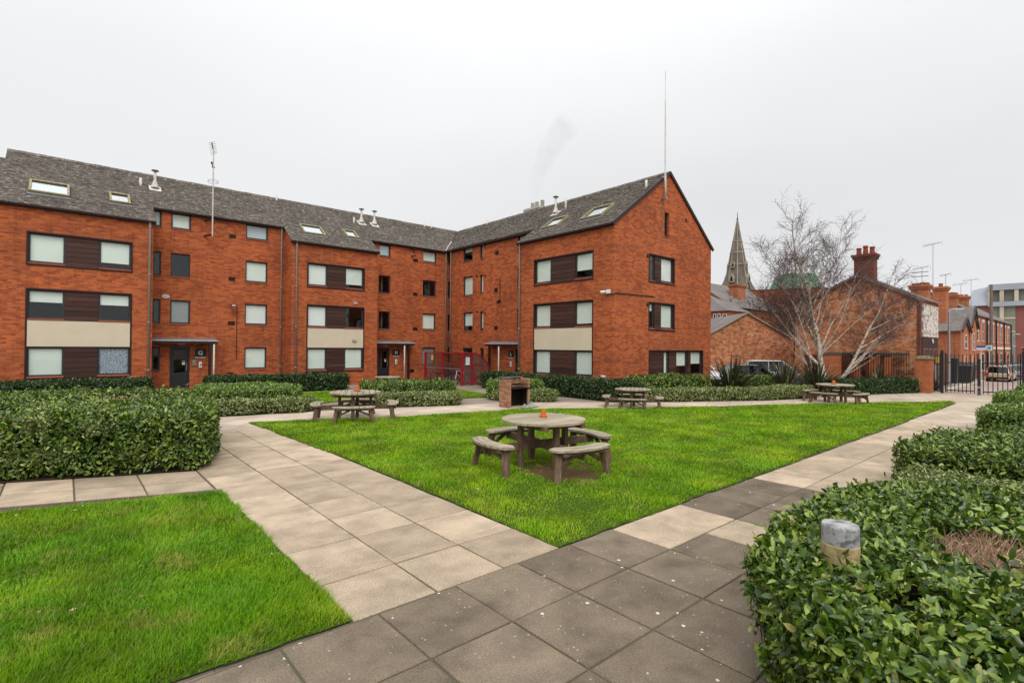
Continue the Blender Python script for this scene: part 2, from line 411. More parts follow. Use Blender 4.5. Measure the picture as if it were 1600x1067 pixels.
def mat_lawn():
    t = NT('lawn_soil')
    po = t.pos()
    n = t.noise(po, 1.2, 6.0, 0.7); n2 = t.noise(po, 14.0, 5.0, 0.7)
    c = t.ramp(n2, (0.3, (0.030, 0.048, 0.010)), (0.6, (0.060, 0.105, 0.014)), (0.8, (0.10, 0.12, 0.03)))
    # bare worn patch of earth under the near table
    d = t.n('VectorMath', {0: po, 1: (5.95, 5.62, 0.0)}, operation='DISTANCE').outputs['Value']
    dd = t.math('ADD', d, t.math('MULTIPLY', t.math('SUBTRACT', t.noise(po, 3.0, 5.0, 0.7), 0.5), 1.3))
    c = t.mix(t.ramp(dd, (0.40, g3(1)), (0.75, g3(0))), c, (0.125, 0.075, 0.043))
    t.p(Base_Color=c, Roughness=1.0); t.bump(n2, 0.6, 0.02); t.b.inputs['Specular IOR Level'].default_value = 0.02
    MAT['lawn_soil'] = t.m
    for gname, ga, gb, gy in (('grass_blade', (0.108, 0.262, 0.003), (0.275, 0.50, 0.008), 0.85), ('grass_lush', (0.075, 0.220, 0.003), (0.200, 0.42, 0.007), 0.62)):
     t = NT(gname)
     po = t.pos(); r = t.island()
     a = t.mix(r, ga, gb)
     pn = t.noise(po, 0.85, 5.0, 0.62)
     c = t.mix(t.ramp(pn, (0.44, g3(0)), (0.66, g3(gy))), a, (0.35, 0.49, 0.012))
     pn2 = t.noise(t.n('Mapping', {0: po, 'Location': (5.2, 1.7, 0)}).outputs[0], 1.9, 5.0, 0.6)
     c = t.mix(t.ramp(pn2, (0.56, g3(0)), (0.72, g3(0.75))), c, (0.44, 0.42, 0.09))
     pn3 = t.noise(t.n('Mapping', {0: po, 'Location': (1.2, 8.7, 0)}).outputs[0], 1.1, 4.0, 0.6)
     c = t.mix(1.0, c, t.ramp(pn3, (0.34, g3(0.66)), (0.58, g3(1.12))), 'MULTIPLY')
     dry = t.math('GREATER_THAN', t.math('FRACT', t.math('MULTIPLY', r, 37.0)), 0.955)
     c = t.mix(t.math('MULTIPLY', dry, 0.7), c, (0.36, 0.29, 0.12))
     tl = t.n('BsdfTranslucent', {'Color': c})
     t.p(Base_Color=c, Roughness=0.55)
     t.b.inputs['Specular IOR Level'].default_value = 0.3
     mx = t.n('MixShader', {0: 0.3, 1: t.b.outputs[0], 2: tl.outputs[0]})
     t.t.links.new(mx.outputs[0], t.out.inputs[0])
     MAT[gname] = t.m
mat_lawn()

def mat_leaf(name, a, b, c2, share2, c3, share3, rough=0.32, spec=0.5, per='island'):
    t = NT(name)
    r = t.island() if per == 'island' else t.rnd()
    r2 = t.math('FRACT', t.math('MULTIPLY', r, 23.7))
    r3 = t.math('FRACT', t.math('MULTIPLY', r, 71.3))
    c = t.mix(r2, a, b)
    cl = t.noise(t.pos(), 2.2, 4.0, 0.6)
    th = t.math('ADD', r3, t.math('MULTIPLY', t.math('SUBTRACT', cl, 0.5), 1.1))
    c = t.mix(t.math('MULTIPLY', t.math('GREATER_THAN', th, 1 - share2), 0.85), c, c2)
    r4 = t.math('FRACT', t.math('MULTIPLY', r, 131.9))
    c = t.mix(t.math('MULTIPLY', t.math('GREATER_THAN', r4, 1 - share3), 0.8), c, c3)
    tl = t.n('BsdfTranslucent', {'Color': t.mix(0.5, c, (0.12, 0.22, 0.02))})
    t.p(Base_Color=c, Roughness=rough)
    t.b.inputs['Specular IOR Level'].default_value = spec
    mx = t.n('MixShader', {0: 0.10, 1: t.b.outputs[0], 2: tl.outputs[0]})
    t.t.links.new(mx.outputs[0], t.out.inputs[0])
    MAT[name] = t.m
for per, sfx in (('island', ''), ('object', '_single')):
    mat_leaf('leaf_dark' + sfx, (0.016, 0.048, 0.004), (0.092, 0.165, 0.010), (0.25, 0.33, 0.05), 0.32, (0.40, 0.36, 0.12), 0.02, 0.27, 0.5, per=per)
mat_leaf('leaf_bright', (0.050, 0.120, 0.009), (0.125, 0.225, 0.02), (0.28, 0.35, 0.08), 0.30, (0.42, 0.40, 0.16), 0.03)
mat_leaf('leaf_deep', (0.012, 0.038, 0.007), (0.032, 0.078, 0.012), (0.07, 0.115, 0.03), 0.15, (0.2, 0.2, 0.06), 0.008)
mat_leaf('leaf_variegated', (0.075, 0.125, 0.03), (0.17, 0.225, 0.06), (0.43, 0.43, 0.19), 0.34, (0.40, 0.33, 0.10), 0.02, 0.45, 0.35)
mat_leaf('leaf_brown', (0.34, 0.20, 0.12), (0.56, 0.37, 0.24), (0.66, 0.50, 0.34), 0.35, (0.09, 0.05, 0.03), 0.1, 0.8, 0.2)
mat_leaf('phormium_leaf', (0.022, 0.024, 0.013), (0.055, 0.055, 0.026), (0.20, 0.215, 0.09), 0.13, (0.36, 0.33, 0.17), 0.03, 0.45, 0.35, per='object')
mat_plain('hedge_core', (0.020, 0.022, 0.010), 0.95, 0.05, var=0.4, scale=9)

def mat_birch():
    t = NT('birch_bark')
    po = t.pos()
    n = t.n('TexNoise', {'Vector': t.n('Mapping', {0: po, 'Scale': (6, 6, 22)}).outputs[0], 'Scale': 1.0, 'Detail': 4.0}).outputs[0]
    c = t.ramp(n, (0.36, (0.10, 0.075, 0.06)), (0.46, (0.50, 0.43, 0.35)), (0.7, (0.72, 0.66, 0.58)))
    t.p(Base_Color=c, Roughness=0.8); MAT['birch_bark'] = t.m
mat_birch()
mat_plain('twig', (0.11, 0.070, 0.066), 0.8, 0.2)
mat_plain('branch_pale', (0.44, 0.34, 0.28), 0.8, 0.2, var=0.35, scale=5)
mat_plain('shrub_twig', (0.11, 0.075, 0.05), 0.85, 0.1, var=0.3, scale=2)

def mat_peeling():
    t = NT('peeling_board')
    n = t.n('TexNoise', {'Vector': t.n('Mapping', {0: t.pos(), 'Scale': (3, 3, 4)}).outputs[0], 'Scale': 1.5, 'Detail': 8.0, 'Roughness': 0.75}).outputs[0]
    c = t.ramp(n, (0.42, (0.16, 0.09, 0.075)), (0.5, (0.62, 0.57, 0.52)), (0.7, (0.72, 0.68, 0.63)))
    t.p(Base_Color=c, Roughness=0.8); MAT['peeling_board'] = t.m
mat_peeling()

def mat_concrete_lid():
    t = NT('mottled_concrete')
    n = t.noise(t.obj(), 16.0, 6.0, 0.7)
    c = t.ramp(n, (0.38, (0.10, 0.10, 0.105)), (0.52, (0.30, 0.30, 0.305)), (0.75, (0.42, 0.42, 0.42)))
    t.p(Base_Color=c, Roughness=0.8); t.bump(n, 0.3, 0.004); MAT['mottled_concrete'] = t.m
    t = NT('algae_ring')
    n = t.noise(t.obj(), 12.0, 5.0, 0.7)
    c = t.ramp(n, (0.35, (0.20, 0.15, 0.06)), (0.6, (0.46, 0.36, 0.18)))
    t.p(Base_Color=c, Roughness=0.6); MAT['algae_ring'] = t.m
mat_concrete_lid()

def mat_smoke():
    m = bpy.data.materials.new('steam'); m.use_nodes = True
    t = m.node_tree; t.nodes.clear()
    out = t.nodes.new('ShaderNodeOutputMaterial')
    pv = t.nodes.new('ShaderNodeVolumePrincipled')
    pv.inputs['Color'].default_value = (0.80, 0.81, 0.83, 1)
    tc = t.nodes.new('ShaderNodeTexCoord')
    nz = t.nodes.new('ShaderNodeTexNoise'); nz.inputs['Scale'].default_value = 1.1; nz.inputs['Detail'].default_value = 3.0
    t.links.new(tc.outputs['Object'], nz.inputs['Vector'])
    rp = t.nodes.new('ShaderNodeMapRange'); rp.inputs[1].default_value = 0.28; rp.inputs[2].default_value = 0.75
    rp.inputs[3].default_value = 0.0; rp.inputs[4].default_value = 0.40
    t.links.new(nz.outputs[0], rp.inputs[0])
    t.links.new(rp.outputs[0], pv.inputs['Density'])
    t.links.new(pv.outputs[0], out.inputs['Volume'])
    MAT['steam'] = m
mat_smoke()

# ------------------------------------------------------------------ mesh helpers
class MB:
    def __init__(self):
        self.v = []; self.f = []
    def add(self, vs, fs):
        o = len(self.v)
        self.v += [tuple(map(float, q)) for q in vs]
        self.f += [tuple(i + o for i in f) for f in fs]
        return self
    def box(self, x0, y0, z0, x1, y1, z1):
        vs = [(x0, y0, z0), (x1, y0, z0), (x1, y1, z0), (x0, y1, z0), (x0, y0, z1), (x1, y0, z1), (x1, y1, z1), (x0, y1, z1)]
        return self.add(vs, [(0, 3, 2, 1), (4, 5, 6, 7), (0, 1, 5, 4), (1, 2, 6, 5), (2, 3, 7, 6), (3, 0, 4, 7)])
    def hexa(self, vs):
        return self.add(vs, [(0, 3, 2, 1), (4, 5, 6, 7), (0, 1, 5, 4), (1, 2, 6, 5), (2, 3, 7, 6), (3, 0, 4, 7)])
    def beam(self, a, b, w, h, up=(0, 0, 1)):
        a = Vector(a); b = Vector(b); d = (b - a).normalized(); u = Vector(up)
        s = d.cross(u)
        if s.length < 1e-4: s = d.cross(Vector((1, 0, 0)))
        s.normalize(); u = s.cross(d).normalized()
        s *= w / 2; u *= h / 2
        return self.hexa([a - s - u, a + s - u, b + s - u, b - s - u, a - s + u, a + s + u, b + s + u, b - s + u])
    def prism(self, poly, z0, z1):
        n = len(poly)
        vs = [(x, y, z0) for x, y in poly] + [(x, y, z1) for x, y in poly]
        return self.add(vs, [tuple(range(n - 1, -1, -1)), tuple(range(n, 2 * n))] + [(i, (i + 1) % n, n + (i + 1) % n, n + i) for i in range(n)])
    def tube(self, pts, rad, n=8, cap=True):
        pts = [Vector(q) for q in pts]
        rad = rad if isinstance(rad, (list, tuple)) else [rad] * len(pts)
        vs = []; ref = None
        for i, q in enumerate(pts):
            d = (pts[min(i + 1, len(pts) - 1)] - pts[max(i - 1, 0)]).normalized()
            if ref is None:
                ref = Vector((1, 0, 0)) if abs(d.x) < 0.8 else Vector((0, 1, 0))
            s = d.cross(ref).normalized(); ref = s.cross(d).normalized()
            for k in range(n):
                a = 2 * math.pi * k / n
                vs.append(q + (s * math.cos(a) + ref * math.sin(a)) * rad[i])
        fs = []
        for i in range(len(pts) - 1):
            for k in range(n):
                fs.append((i * n + k, i * n + (k + 1) % n, (i + 1) * n + (k + 1) % n, (i + 1) * n + k))
        if cap:
            fs.append(tuple(range(n - 1, -1, -1))); fs.append(tuple((len(pts) - 1) * n + k for k in range(n)))
        return self.add(vs, fs)
    def lathe(self, prof, c=(0, 0, 0), n=20):
        vs = []
        for r, z in prof:
            for k in range(n):
                a = 2 * math.pi * k / n
                vs.append((c[0] + r * math.cos(a), c[1] + r * math.sin(a), c[2] + z))
        fs = []
        for i in range(len(prof) - 1):
            for k in range(n):
                fs.append((i * n + k, i * n + (k + 1) % n, (i + 1) * n + (k + 1) % n, (i + 1) * n + k))
        fs.append(tuple(range(n - 1, -1, -1))); fs.append(tuple((len(prof) - 1) * n + k for k in range(n)))
        return self.add(vs, fs)
    def torus(self, c, axis, R0, r, n=24, m=6):
        axis = Vector(axis).normalized()
        s = axis.cross(Vector((0, 0, 1)))
        if s.length < 0.1: s = axis.cross(Vector((1, 0, 0)))
        s.normalize(); u = s.cross(axis)
        vs = []
        for i in range(n):
            a = 2 * math.pi * i / n
            d = s * math.cos(a) + u * math.sin(a)
            for k in range(m):
                b = 2 * math.pi * k / m
                vs.append(Vector(c) + d * (R0 + r * math.cos(b)) + axis * r * math.sin(b))
        return self.add(vs, [(i * m + k, ((i + 1) % n) * m + k, ((i + 1) % n) * m + (k + 1) % m, i * m + (k + 1) % m) for i in range(n) for k in range(m)])

ORG = {}
def mesh_from(name, v, f, smooth=False):
    me = bpy.data.meshes.new(name)
    me.from_pydata(v, [], f)
    me.validate(); me.update()
    if smooth:
        me.polygons.foreach_set('use_smooth', [True] * len(me.polygons))
    return me

def part(name, mb, mat, parent=None, smooth=False, kind=None, label=None, bevel=0.0, recalc=True):
    """one mesh object; mb holds coordinates in the frame of the thing's own origin plus ORG[parent] (world, when the parent has an origin)"""
    off = ORG.get(parent.name, (0, 0, 0)) if parent else (0, 0, 0)
    v = mb.v if off == (0, 0, 0) else [(a - off[0], b - off[1], c - off[2]) for a, b, c in mb.v]
    me = mesh_from(name, v, mb.f, smooth)
    if recalc or bevel:
        import bmesh
        bm = bmesh.new(); bm.from_mesh(me)
        if recalc: bmesh.ops.recalc_face_normals(bm, faces=bm.faces)
        if bevel:
            bmesh.ops.bevel(bm, geom=[e for e in bm.edges if len(e.link_faces) == 2 and e.calc_face_angle(0) > 0.5], offset=bevel, segments=1, affect='EDGES', clamp_overlap=True)
        bm.to_mesh(me); bm.free()
    me.materials.append(MAT[mat])
    o = bpy.data.objects.new(name, me)
    COL.objects.link(o)
    if parent:
        o.parent = parent
        if parent.name in ORG: ORG[o.name] = ORG[parent.name]
    if kind: o['kind'] = kind
    if label: o['label'] = label
    return o

def tag(o, label=None, cat=None, group=None, kind=None):
    for k, v in (('label', label), ('category', cat), ('group', group), ('kind', kind)):
        if v: o[k] = v
    return o

def thing(name, label, cat, loc=(0, 0, 0), rz=0.0, group=None, world=False):
    """an Empty at the thing's base; with world=True its parts are given in world coordinates"""
    o = bpy.data.objects.new(name, None)
    o.empty_display_size = 0.2
    COL.objects.link(o)
    o.location = loc; o.rotation_euler = (0, 0, rz)
    tag(o, label, cat, group)
    if world: ORG[o.name] = tuple(loc)
    return o

def dup(root, loc, rz=0.0, scale=1.0, label=None, group=None):
    r = root.copy(); COL.objects.link(r)
    r.location = loc; r.rotation_euler = (0, 0, rz); r.scale = (scale,) * 3
    if label: r['label'] = label
    if group: r['group'] = group
    def rec(src, dst):
        for ch in list(src.children):
            c = ch.copy(); COL.objects.link(c); c.parent = dst
            rec(ch, c)
    rec(root, r)
    return r

def text_mesh(name, body, size, mat, parent, origin, xdir, depth=0.006, align='CENTER', bold=False):
    cu = bpy.data.curves.new(name, 'FONT'); cu.body = body; cu.size = size; cu.extrude = depth
    cu.align_x = align; cu.align_y = 'CENTER'
    if bold: cu.offset = 0.006
    tmp = bpy.data.objects.new(name, cu); COL.objects.link(tmp)
    dg = bpy.context.evaluated_depsgraph_get()
    me = bpy.data.meshes.new_from_object(tmp.evaluated_get(dg))
    COL.objects.unlink(tmp); bpy.data.objects.remove(tmp)
    xd = Vector(xdir); zd = Vector((0, 0, 1)); nd = xd.cross(zd)
    off = ORG.get(parent.name, (0, 0, 0))
    M = Matrix(((xd.x, zd.x, nd.x, origin[0] - off[0]), (xd.y, zd.y, nd.y, origin[1] - off[1]), (xd.z, zd.z, nd.z, origin[2] - off[2]), (0, 0, 0, 1)))
    me.transform(M)
    me.materials.clear(); me.materials.append(MAT[mat])
    o = bpy.data.objects.new(name, me); COL.objects.link(o); o.parent = parent
    return o
# ------------------------------------------------------------------ ground sheets
def sheet(name, poly, z, mat, kind='structure'):
    mb = MB(); mb.add([(x, y, z) for x, y in poly], [tuple(range(len(poly)))])
    o = part(name, mb, mat, recalc=False); o['kind'] = kind
    return o
sheet('ground', [(-700, -700), (900, -700), (900, 900), (-700, 900)], -0.10, 'paving_brown')
sheet('courtyard_paving', [(-14, -3), (30.6, -3), (30.6, 14), (23.6, 20), (23.6, 30), (-14, 30)], -0.016, 'paving_brown')

# ------------------------------------------------------------------ apartment block
YB, YR, XB, XR = 25.0, 26.12, 16.2, 17.4       # bay and recessed wall planes of the two wings
YG = 12.61                                     # gable end
RIDGE_Y, RIDGE_X, RIDGE_Z, SL = 28.9, 20.1, 9.72, 0.71
EAVE_B, EAVE_R = 6.95, 7.745
BACK_Y, BACK_X = 32.85, 23.8

block = thing('apartment_block', 'long L shaped red brick apartment block with mottled grey roof behind the lawn', 'apartment block', (8.0, 28.0, 0.0), world=True)

def mapper(axis, plane, inward=1.0):
    if axis == 'X':
        return lambda u, d, z: (u, plane + d * inward, z)
    return lambda u, d, z: (plane + d * inward, u, z)

def lbox(mb, P, u0, u1, d0, d1, z0, z1):
    return mb.hexa([P(u0, d0, z0), P(u1, d0, z0), P(u1, d1, z0), P(u0, d1, z0), P(u0, d0, z1), P(u1, d0, z1), P(u1, d1, z1), P(u0, d1, z1)])

def wall(mb, P, u0, u1, z0, prof, holes, reveal=0.14):
    """a wall sheet with real openings; prof = [(u, z top)...] is the upper edge"""
    us = sorted({u0, u1, *[q for h in holes for q in h[:2] if u0 < q < u1], *[q[0] for q in prof if u0 < q[0] < u1]})
    def top(u):
        for (a, za), (b, zb) in zip(prof, prof[1:]):
            if a - 1e-6 <= u <= b + 1e-6:
                return za + (zb - za) * ((u - a) / (b - a) if b > a else 0)
        return prof[-1][1]
    for a, b in zip(us, us[1:]):
        ta, tb = top(a + 1e-5), top(b - 1e-5)
        hs = sorted([h for h in holes if h[0] < (a + b) / 2 < h[1]], key=lambda h: h[2])
        z = z0
        for h in hs:
            if h[2] > z:
                mb.add([P(a, 0, z), P(b, 0, z), P(b, 0, h[2]), P(a, 0, h[2])], [(0, 1, 2, 3)])
            z = h[3]
        mb.add([P(a, 0, z), P(b, 0, z), P(b, 0, tb), P(a, 0, ta)], [(0, 1, 2, 3)])
    for a, b, c, d in (h[:4] for h in holes):
        r = reveal
        mb.add([P(a, 0, c), P(b, 0, c), P(b, r, c), P(a, r, c)], [(0, 1, 2, 3)])
        mb.add([P(a, 0, d), P(b, 0, d), P(b, r, d), P(a, r, d)], [(0, 1, 2, 3)])
        mb.add([P(a, 0, c), P(a, 0, d), P(a, r, d), P(a, r, c)], [(0, 1, 2, 3)])
        mb.add([P(b, 0, c), P(b, 0, d), P(b, r, d), P(b, r, c)], [(0, 1, 2, 3)])

def window(parent, P, u0, u1, z0, z1, blind=None, amount=1.0, d=0.07, sill=True, sash=False, name='window', sillmat='sill_brick', fw=0.042, framemat='window_grey', tilt=False):
    """frame with pane, roller blind behind the pane and a sloping brick sill in front"""
    zs = z0 + (0.055 if sill else 0.0)
    mb = MB()
    lbox(mb, P, u0, u1, d, d + 0.05, z1 - fw, z1)
    lbox(mb, P, u0, u1, d, d + 0.05, zs, zs + fw)
    lbox(mb, P, u0, u0 + fw, d, d + 0.05, zs + fw, z1 - fw)
    lbox(mb, P, u1 - fw, u1, d, d + 0.05, zs + fw, z1 - fw)
    fr = part(name, mb, framemat, parent)
    a, b, c, e = u0 + fw, u1 - fw, zs + fw, z1 - fw
    iw = 0.018
    mb = MB()        # inner sash
    for q in ((a, b, e - iw, e), (a, b, c, c + iw), (a, a + iw, c + iw, e - iw), (b - iw, b, c + iw, e - iw)):
        lbox(mb, P, q[0], q[1], d + 0.012, d + 0.046, q[2], q[3])
    part('sash', mb, framemat, fr)
    mb = MB(); lbox(mb, P, a + iw, b - iw, d + 0.024, d + 0.030, c + iw, e - iw)
    part('pane', mb, 'glass', fr)
    if blind:
        zb = e - (e - c) * amount
        mb = MB(); lbox(mb, P, a + 0.005, b - 0.005, d + 0.062, d + 0.066, zb + 0.012, e)
        part('blind', mb, blind, fr)
        if amount < 0.97:
            mb = MB(); lbox(mb, P, a + 0.005, b - 0.005, d + 0.058, d + 0.070, zb, zb + 0.012)
            part('blind_bar', mb, 'white_paint', fr)
    if sill:
        mb = MB()
        mb.hexa([P(u0, -0.022, z0), P(u1, -0.022, z0), P(u1, d, z0), P(u0, d, z0), P(u0, -0.022, z0 + 0.026), P(u1, -0.022, z0 + 0.026), P(u1, d, z0 + 0.055), P(u0, d, z0 + 0.055)])
        part('sill', mb, sillmat, fr)
    if sash:
        m = a + (b - a) * 0.5
        mb = MB(); lbox(mb, P, m - 0.02, m + 0.02, d + 0.005, d + 0.05, c, e)
        part('mullion', mb, framemat, fr)
    return fr

def boards(parent, P, u0, u1, z0, z1, n, d=0.03):
    h = (z1 - z0) / n
    for i in range(n):
        mb = MB(); j = random.uniform(0, 0.006)
        lbox(mb, P, u0 + 0.004, u1 - 0.004, d + j, d + 0.035, z0 + i * h + 0.006, z0 + (i + 1) * h - 0.006)
        part('board', mb, 'cladding', parent, bevel=0.003)
    mb = MB(); lbox(mb, P, u0, u1, d + 0.038, d + 0.06, z0, z1)
    part('backing_board', mb, 'dark_brown', parent)

def surround(P, u0, u1, z0, z1, w=0.045, name='bay_window'):
    mb = MB()
    lbox(mb, P, u0, u1, -0.018, 0.13, z1 - w, z1)
    lbox(mb, P, u0, u1, -0.018, 0.13, z0, z0 + w)
    lbox(mb, P, u0, u0 + w, -0.018, 0.13, z0 + w, z1 - w)
    lbox(mb, P, u1 - w, u1, -0.018, 0.13, z0 + w, z1 - w)
    return part(name, mb, 'dark_brown', block)

def bay_unit(P, u0, ua, ub, u1, states, flip=False):
    """two stacked framed window groups on a bay; states = [(blind, amount) x 2] for top, middle and ground floor, left then right"""
    w = 0.045
    s = surround(P, u0, u1, 4.74, 5.95)
    window(s, P, u0 + w, ua, 4.80, 5.95 - w, *states[0]); window(s, P, ub, u1 - w, 4.80, 5.95 - w, *states[1])
    boards(s, P, ua, ub, 4.785, 5.905, 6)
    s = surround(P, u0, u1, 0.655, 3.93)
    window(s, P, u0 + w, ua, 2.80, 3.93 - w, *states[2]); window(s, P, ub, u1 - w, 2.80, 3.93 - w, *states[3])
    boards(s, P, ua, ub, 2.80, 3.885, 6)
    mb = MB(); lbox(mb, P, u0 + w + 0.006, u1 - w - 0.006, -0.008, 0.05, 1.85, 2.785)
    part('cream_panel', mb, 'cream', s, bevel=0.004)
    mb = MB(); lbox(mb, P, u0 + w, u1 - w, 0.055, 0.12, 1.83, 2.80)
    part('panel_backing', mb, 'dark_brown', s)
    window(s, P, u0 + w, ua, 0.72, 1.83, *states[4]); window(s, P, ub, u1 - w, 0.72, 1.83, *states[5])
    boards(s, P, ua, ub, 0.70, 1.825, 6)

PFB, PFR = mapper('X', YB), mapper('X', YR)
PLB, PLR = mapper('Y', XB), mapper('Y', XR)
PGE = mapper('X', YG)
MINT, WHITE, BLUE, GREY, NET = 'blind_mint', 'blind_white', 'blind_blue', 'pane_backing_grey', 'net_curtain'

# ---- walls
mb = MB()
BAYG = (-1.08, -0.03, 0.93, 1.96); BAYH = (8.70, 9.69, 10.60, 11.62); BAYL = (13.63, 14.67, 16.11, 17.15)
def bay_holes(b): return [(b[0], b[3], 4.74, 5.95), (b[0], b[3], 0.655, 3.93)]
# further bay to the left that the photograph cuts off
BAYF = (-7.4, -6.4, -5.4, -4.4)
wall(mb, PFB, -9.0, 2.62, -0.1, [(-9.0, EAVE_B), (2.62, EAVE_B)], bay_holes(BAYG) + bay_holes(BAYF))
wall(mb, PFB, 8.00, 12.33, -0.1, [(8.0, EAVE_B), (12.33, EAVE_B)], bay_holes(BAYH))
recG = [(2.72, 3.02, 6.88, 7.60), (3.36, 4.09, 6.88, 7.60), (6.28, 7.24, 6.86, 7.58),
        (2.74, 3.02, 4.82, 5.87), (3.36, 4.08, 4.82, 5.87), (6.28, 7.24, 4.85, 5.87),
        (2.74, 3.02, 2.80, 3.86), (3.36, 4.10, 2.80, 3.86), (6.27, 7.25, 2.84, 3.87),
        (2.74, 3.02, 0.80, 1.85), (6.28, 7.24, 0.79, 1.85), (3.37, 4.10, 0.08, 1.87)]
recH = [(12.97, 13.66, 6.86, 7.56), (15.75, 16.67, 6.86, 7.55), (17.52, 17.76, 6.88, 7.6),
        (12.96, 13.66, 4.82, 5.85), (15.75, 16.66, 4.84, 5.83), (17.52, 17.76, 4.85, 5.9),
        (12.97, 13.66, 2.83, 3.87), (15.75, 16.65, 2.87, 3.88), (17.52, 17.76, 2.85, 3.9),
        (12.93, 13.65, 0.08, 1.83), (15.75, 16.65, 0.80, 1.88), (17.52, 17.76, 0.85, 1.88)]
wall(mb, PFR, 2.62, 8.00, -0.1, [(2.62, EAVE_R), (8.0, EAVE_R)], recG)
wall(mb, PFR, 12.33, 18.2, -0.1, [(12.33, EAVE_R), (18.2, EAVE_R)], recH)
# cheeks of the bays
for x in (2.62, 8.00, 12.33):
    wall(mb, mapper('Y', x), YB, YR, -0.1, [(YB, EAVE_B), (YR, EAVE_R)], [])
# L wing
recL = [(23.50, 24.43, 6.82, 7.70), (22.54, 22.84, 6.82, 7.70), (18.74, 19.65, 6.78, 7.68),
        (23.48, 24.41, 4.82, 5.97), (22.50, 22.82, 4.86, 5.95), (18.95, 19.66, 4.80, 5.97),
        (23.45, 24.38, 2.80, 3.91), (22.46, 22.79, 2.80, 3.91), (18.95, 19.65, 2.80, 3.92),
        (23.45, 24.40, 0.84, 1.88), (22.42, 22.76, 0.86, 1.88), (18.95, 19.78, 0.08, 1.83)]
wall(mb, PLB, YG, 18.18, -0.1, [(YG, EAVE_B), (18.18, EAVE_B)], bay_holes(BAYL))
wall(mb, PLR, 18.18, 25.72, -0.1, [(18.18, EAVE_R), (25.72, EAVE_R)], recL)
wall(mb, mapper('X', 18.18), XB, XR, -0.1, [(XB, EAVE_B), (XR, EAVE_R)], [])
wall(mb, mapper('X', 25.72), XR, 18.2, -0.1, [(XR, EAVE_R), (18.2, EAVE_R)], [])
wall(mb, mapper('Y', 18.2), 25.72, YR, -0.1, [(25.72, EAVE_R), (YR, EAVE_R)], [])
# gable end
gabh = [(19.74, 20.11, 6.84, 7.92), (18.57, 20.56, 4.74, 5.97), (18.57, 20.57, 2.70, 3.93), (18.60, 23.08, 0.64, 1.88)]
wall(mb, PGE, XB, BACK_X, -0.1, [(XB, EAVE_B), (RIDGE_X, RIDGE_Z), (BACK_X, 6.90)], gabh)
# rear and far ends (never seen, they shut the building)
wall(mb, mapper('Y', BACK_X), YG, BACK_Y, -0.1, [(YG, 6.9), (BACK_Y, 6.9)], [])
wall(mb, mapper('X', BACK_Y), -9.0, BACK_X, -0.1, [(-9.0, 6.9), (BACK_X, 6.9)], [])
wall(mb, mapper('Y', -9.0), YB, BACK_Y, -0.1, [(YB, EAVE_B), (RIDGE_Y, RIDGE_Z - 0.5), (BACK_Y, 6.9)], [])
part('wall', mb, 'brick', block, recalc=False)
mb = MB()
for z in (2.36, 4.40, 6.44):
    mb.box(-8.9, YR + 0.25, z, 17.9, BACK_Y - 0.1, z + 0.12); mb.box(-8.9, YB + 0.25, z, 2.5, YR + 0.24, z + 0.12); mb.box(8.1, YB + 0.25, z, 12.2, YR + 0.24, z + 0.12)
    mb.box(18.0, YG + 0.25, z, BACK_X - 0.1, BACK_Y - 0.12, z + 0.12); mb.box(XB + 0.25, YG + 0.25, z, 17.98, 18.0, z + 0.12)
for x in (0.45, 3.2, 5.2, 10.15, 13.3, 14.7):      # partitions between rooms
    mb.box(x - 0.05, YR + 0.3, 0, x + 0.05, BACK_Y - 0.15, 6.4)
mb.box(-8.8, 28.6, 0, 18.4, 28.7, 6.42); mb.box(19.9, YG + 0.3, 0, 20.0, 28.5, 6.42)
for y in (15.4, 18.1, 21.0, 23.2):
    mb.box(XR + 0.3, y - 0.05, 0, 19.88, y + 0.05, 6.4)
part('interior_walls', mb, 'interior', block)

# ---- windows
bay_unit(PFB, *BAYG, [(MINT, 1), (MINT, 0.82), (MINT, 0.42), (MINT, 0.42), (MINT, 1), (NET, 1)])
bay_unit(PFB, *BAYF, [(MINT, 1), (MINT, 1), (MINT, 0.5), (MINT, 1), (MINT, 1), (MINT, 1)])
bay_unit(PFB, *BAYH, [(WHITE, 1), (MINT, 0.84), (WHITE, 1), (None, 0), (MINT, 1), (MINT, 1)])
bay_unit(PLB, *BAYL, [(MINT, 0.70), (MINT, 1), (MINT, 0.93), (MINT, 1), (MINT, 0.97), (MINT, 1)])
stG = [(BLUE, 1), (MINT, 1), (BLUE, .95), (None, 0), (None, 0), (MINT, 1), (None, 0), (GREY, 1), (WHITE, .96), (None, 0), (MINT, 1)]  # GREY sheet above the door paints in the tree reflected by that window
for h, s in zip(recG, stG): window(block, PFR, *h, *s)
stH = [(BLUE, 1), (MINT, .98), (None, 0), (None, 0), (None, 0), (None, 0), (None, 0), (MINT, 1), (None, 0), None, (GREY, 1), (None, 0)]
for i, (h, s) in enumerate(zip(recH, stH)):
    if s is not None: window(block, PFR, *h, *s, sash=(i == 4))
stL = [(MINT, .35), (GREY, 1), (BLUE, .5), (MINT, 1), (MINT, 1), (None, 0), (MINT, .74), (MINT, .9), (None, 0), (None, 0), (None, 0)]
for h, s in zip(recL, stL): window(block, PLR, *h, *s)
window(block, PGE, *gabh[0], None, 0, d=0.10)
w = 0.045
s = surround(PGE, *gabh[1]); window(s, PGE, 18.60, 19.05, 4.80, 5.925, None, 0); boards(s, PGE, 19.07, 19.55, 4.79, 5.92, 6); window(s, PGE, 19.57, 20.51, 4.80, 5.925, WHITE, 1)
s = surround(PGE, *gabh[2]); window(s, PGE, 18.60, 19.03, 2.76, 3.885, MINT, .3); boards(s, PGE, 19.05, 19.55, 2.75, 3.88, 6); window(s, PGE, 19.57, 20.52, 2.76, 3.885, MINT, 1)
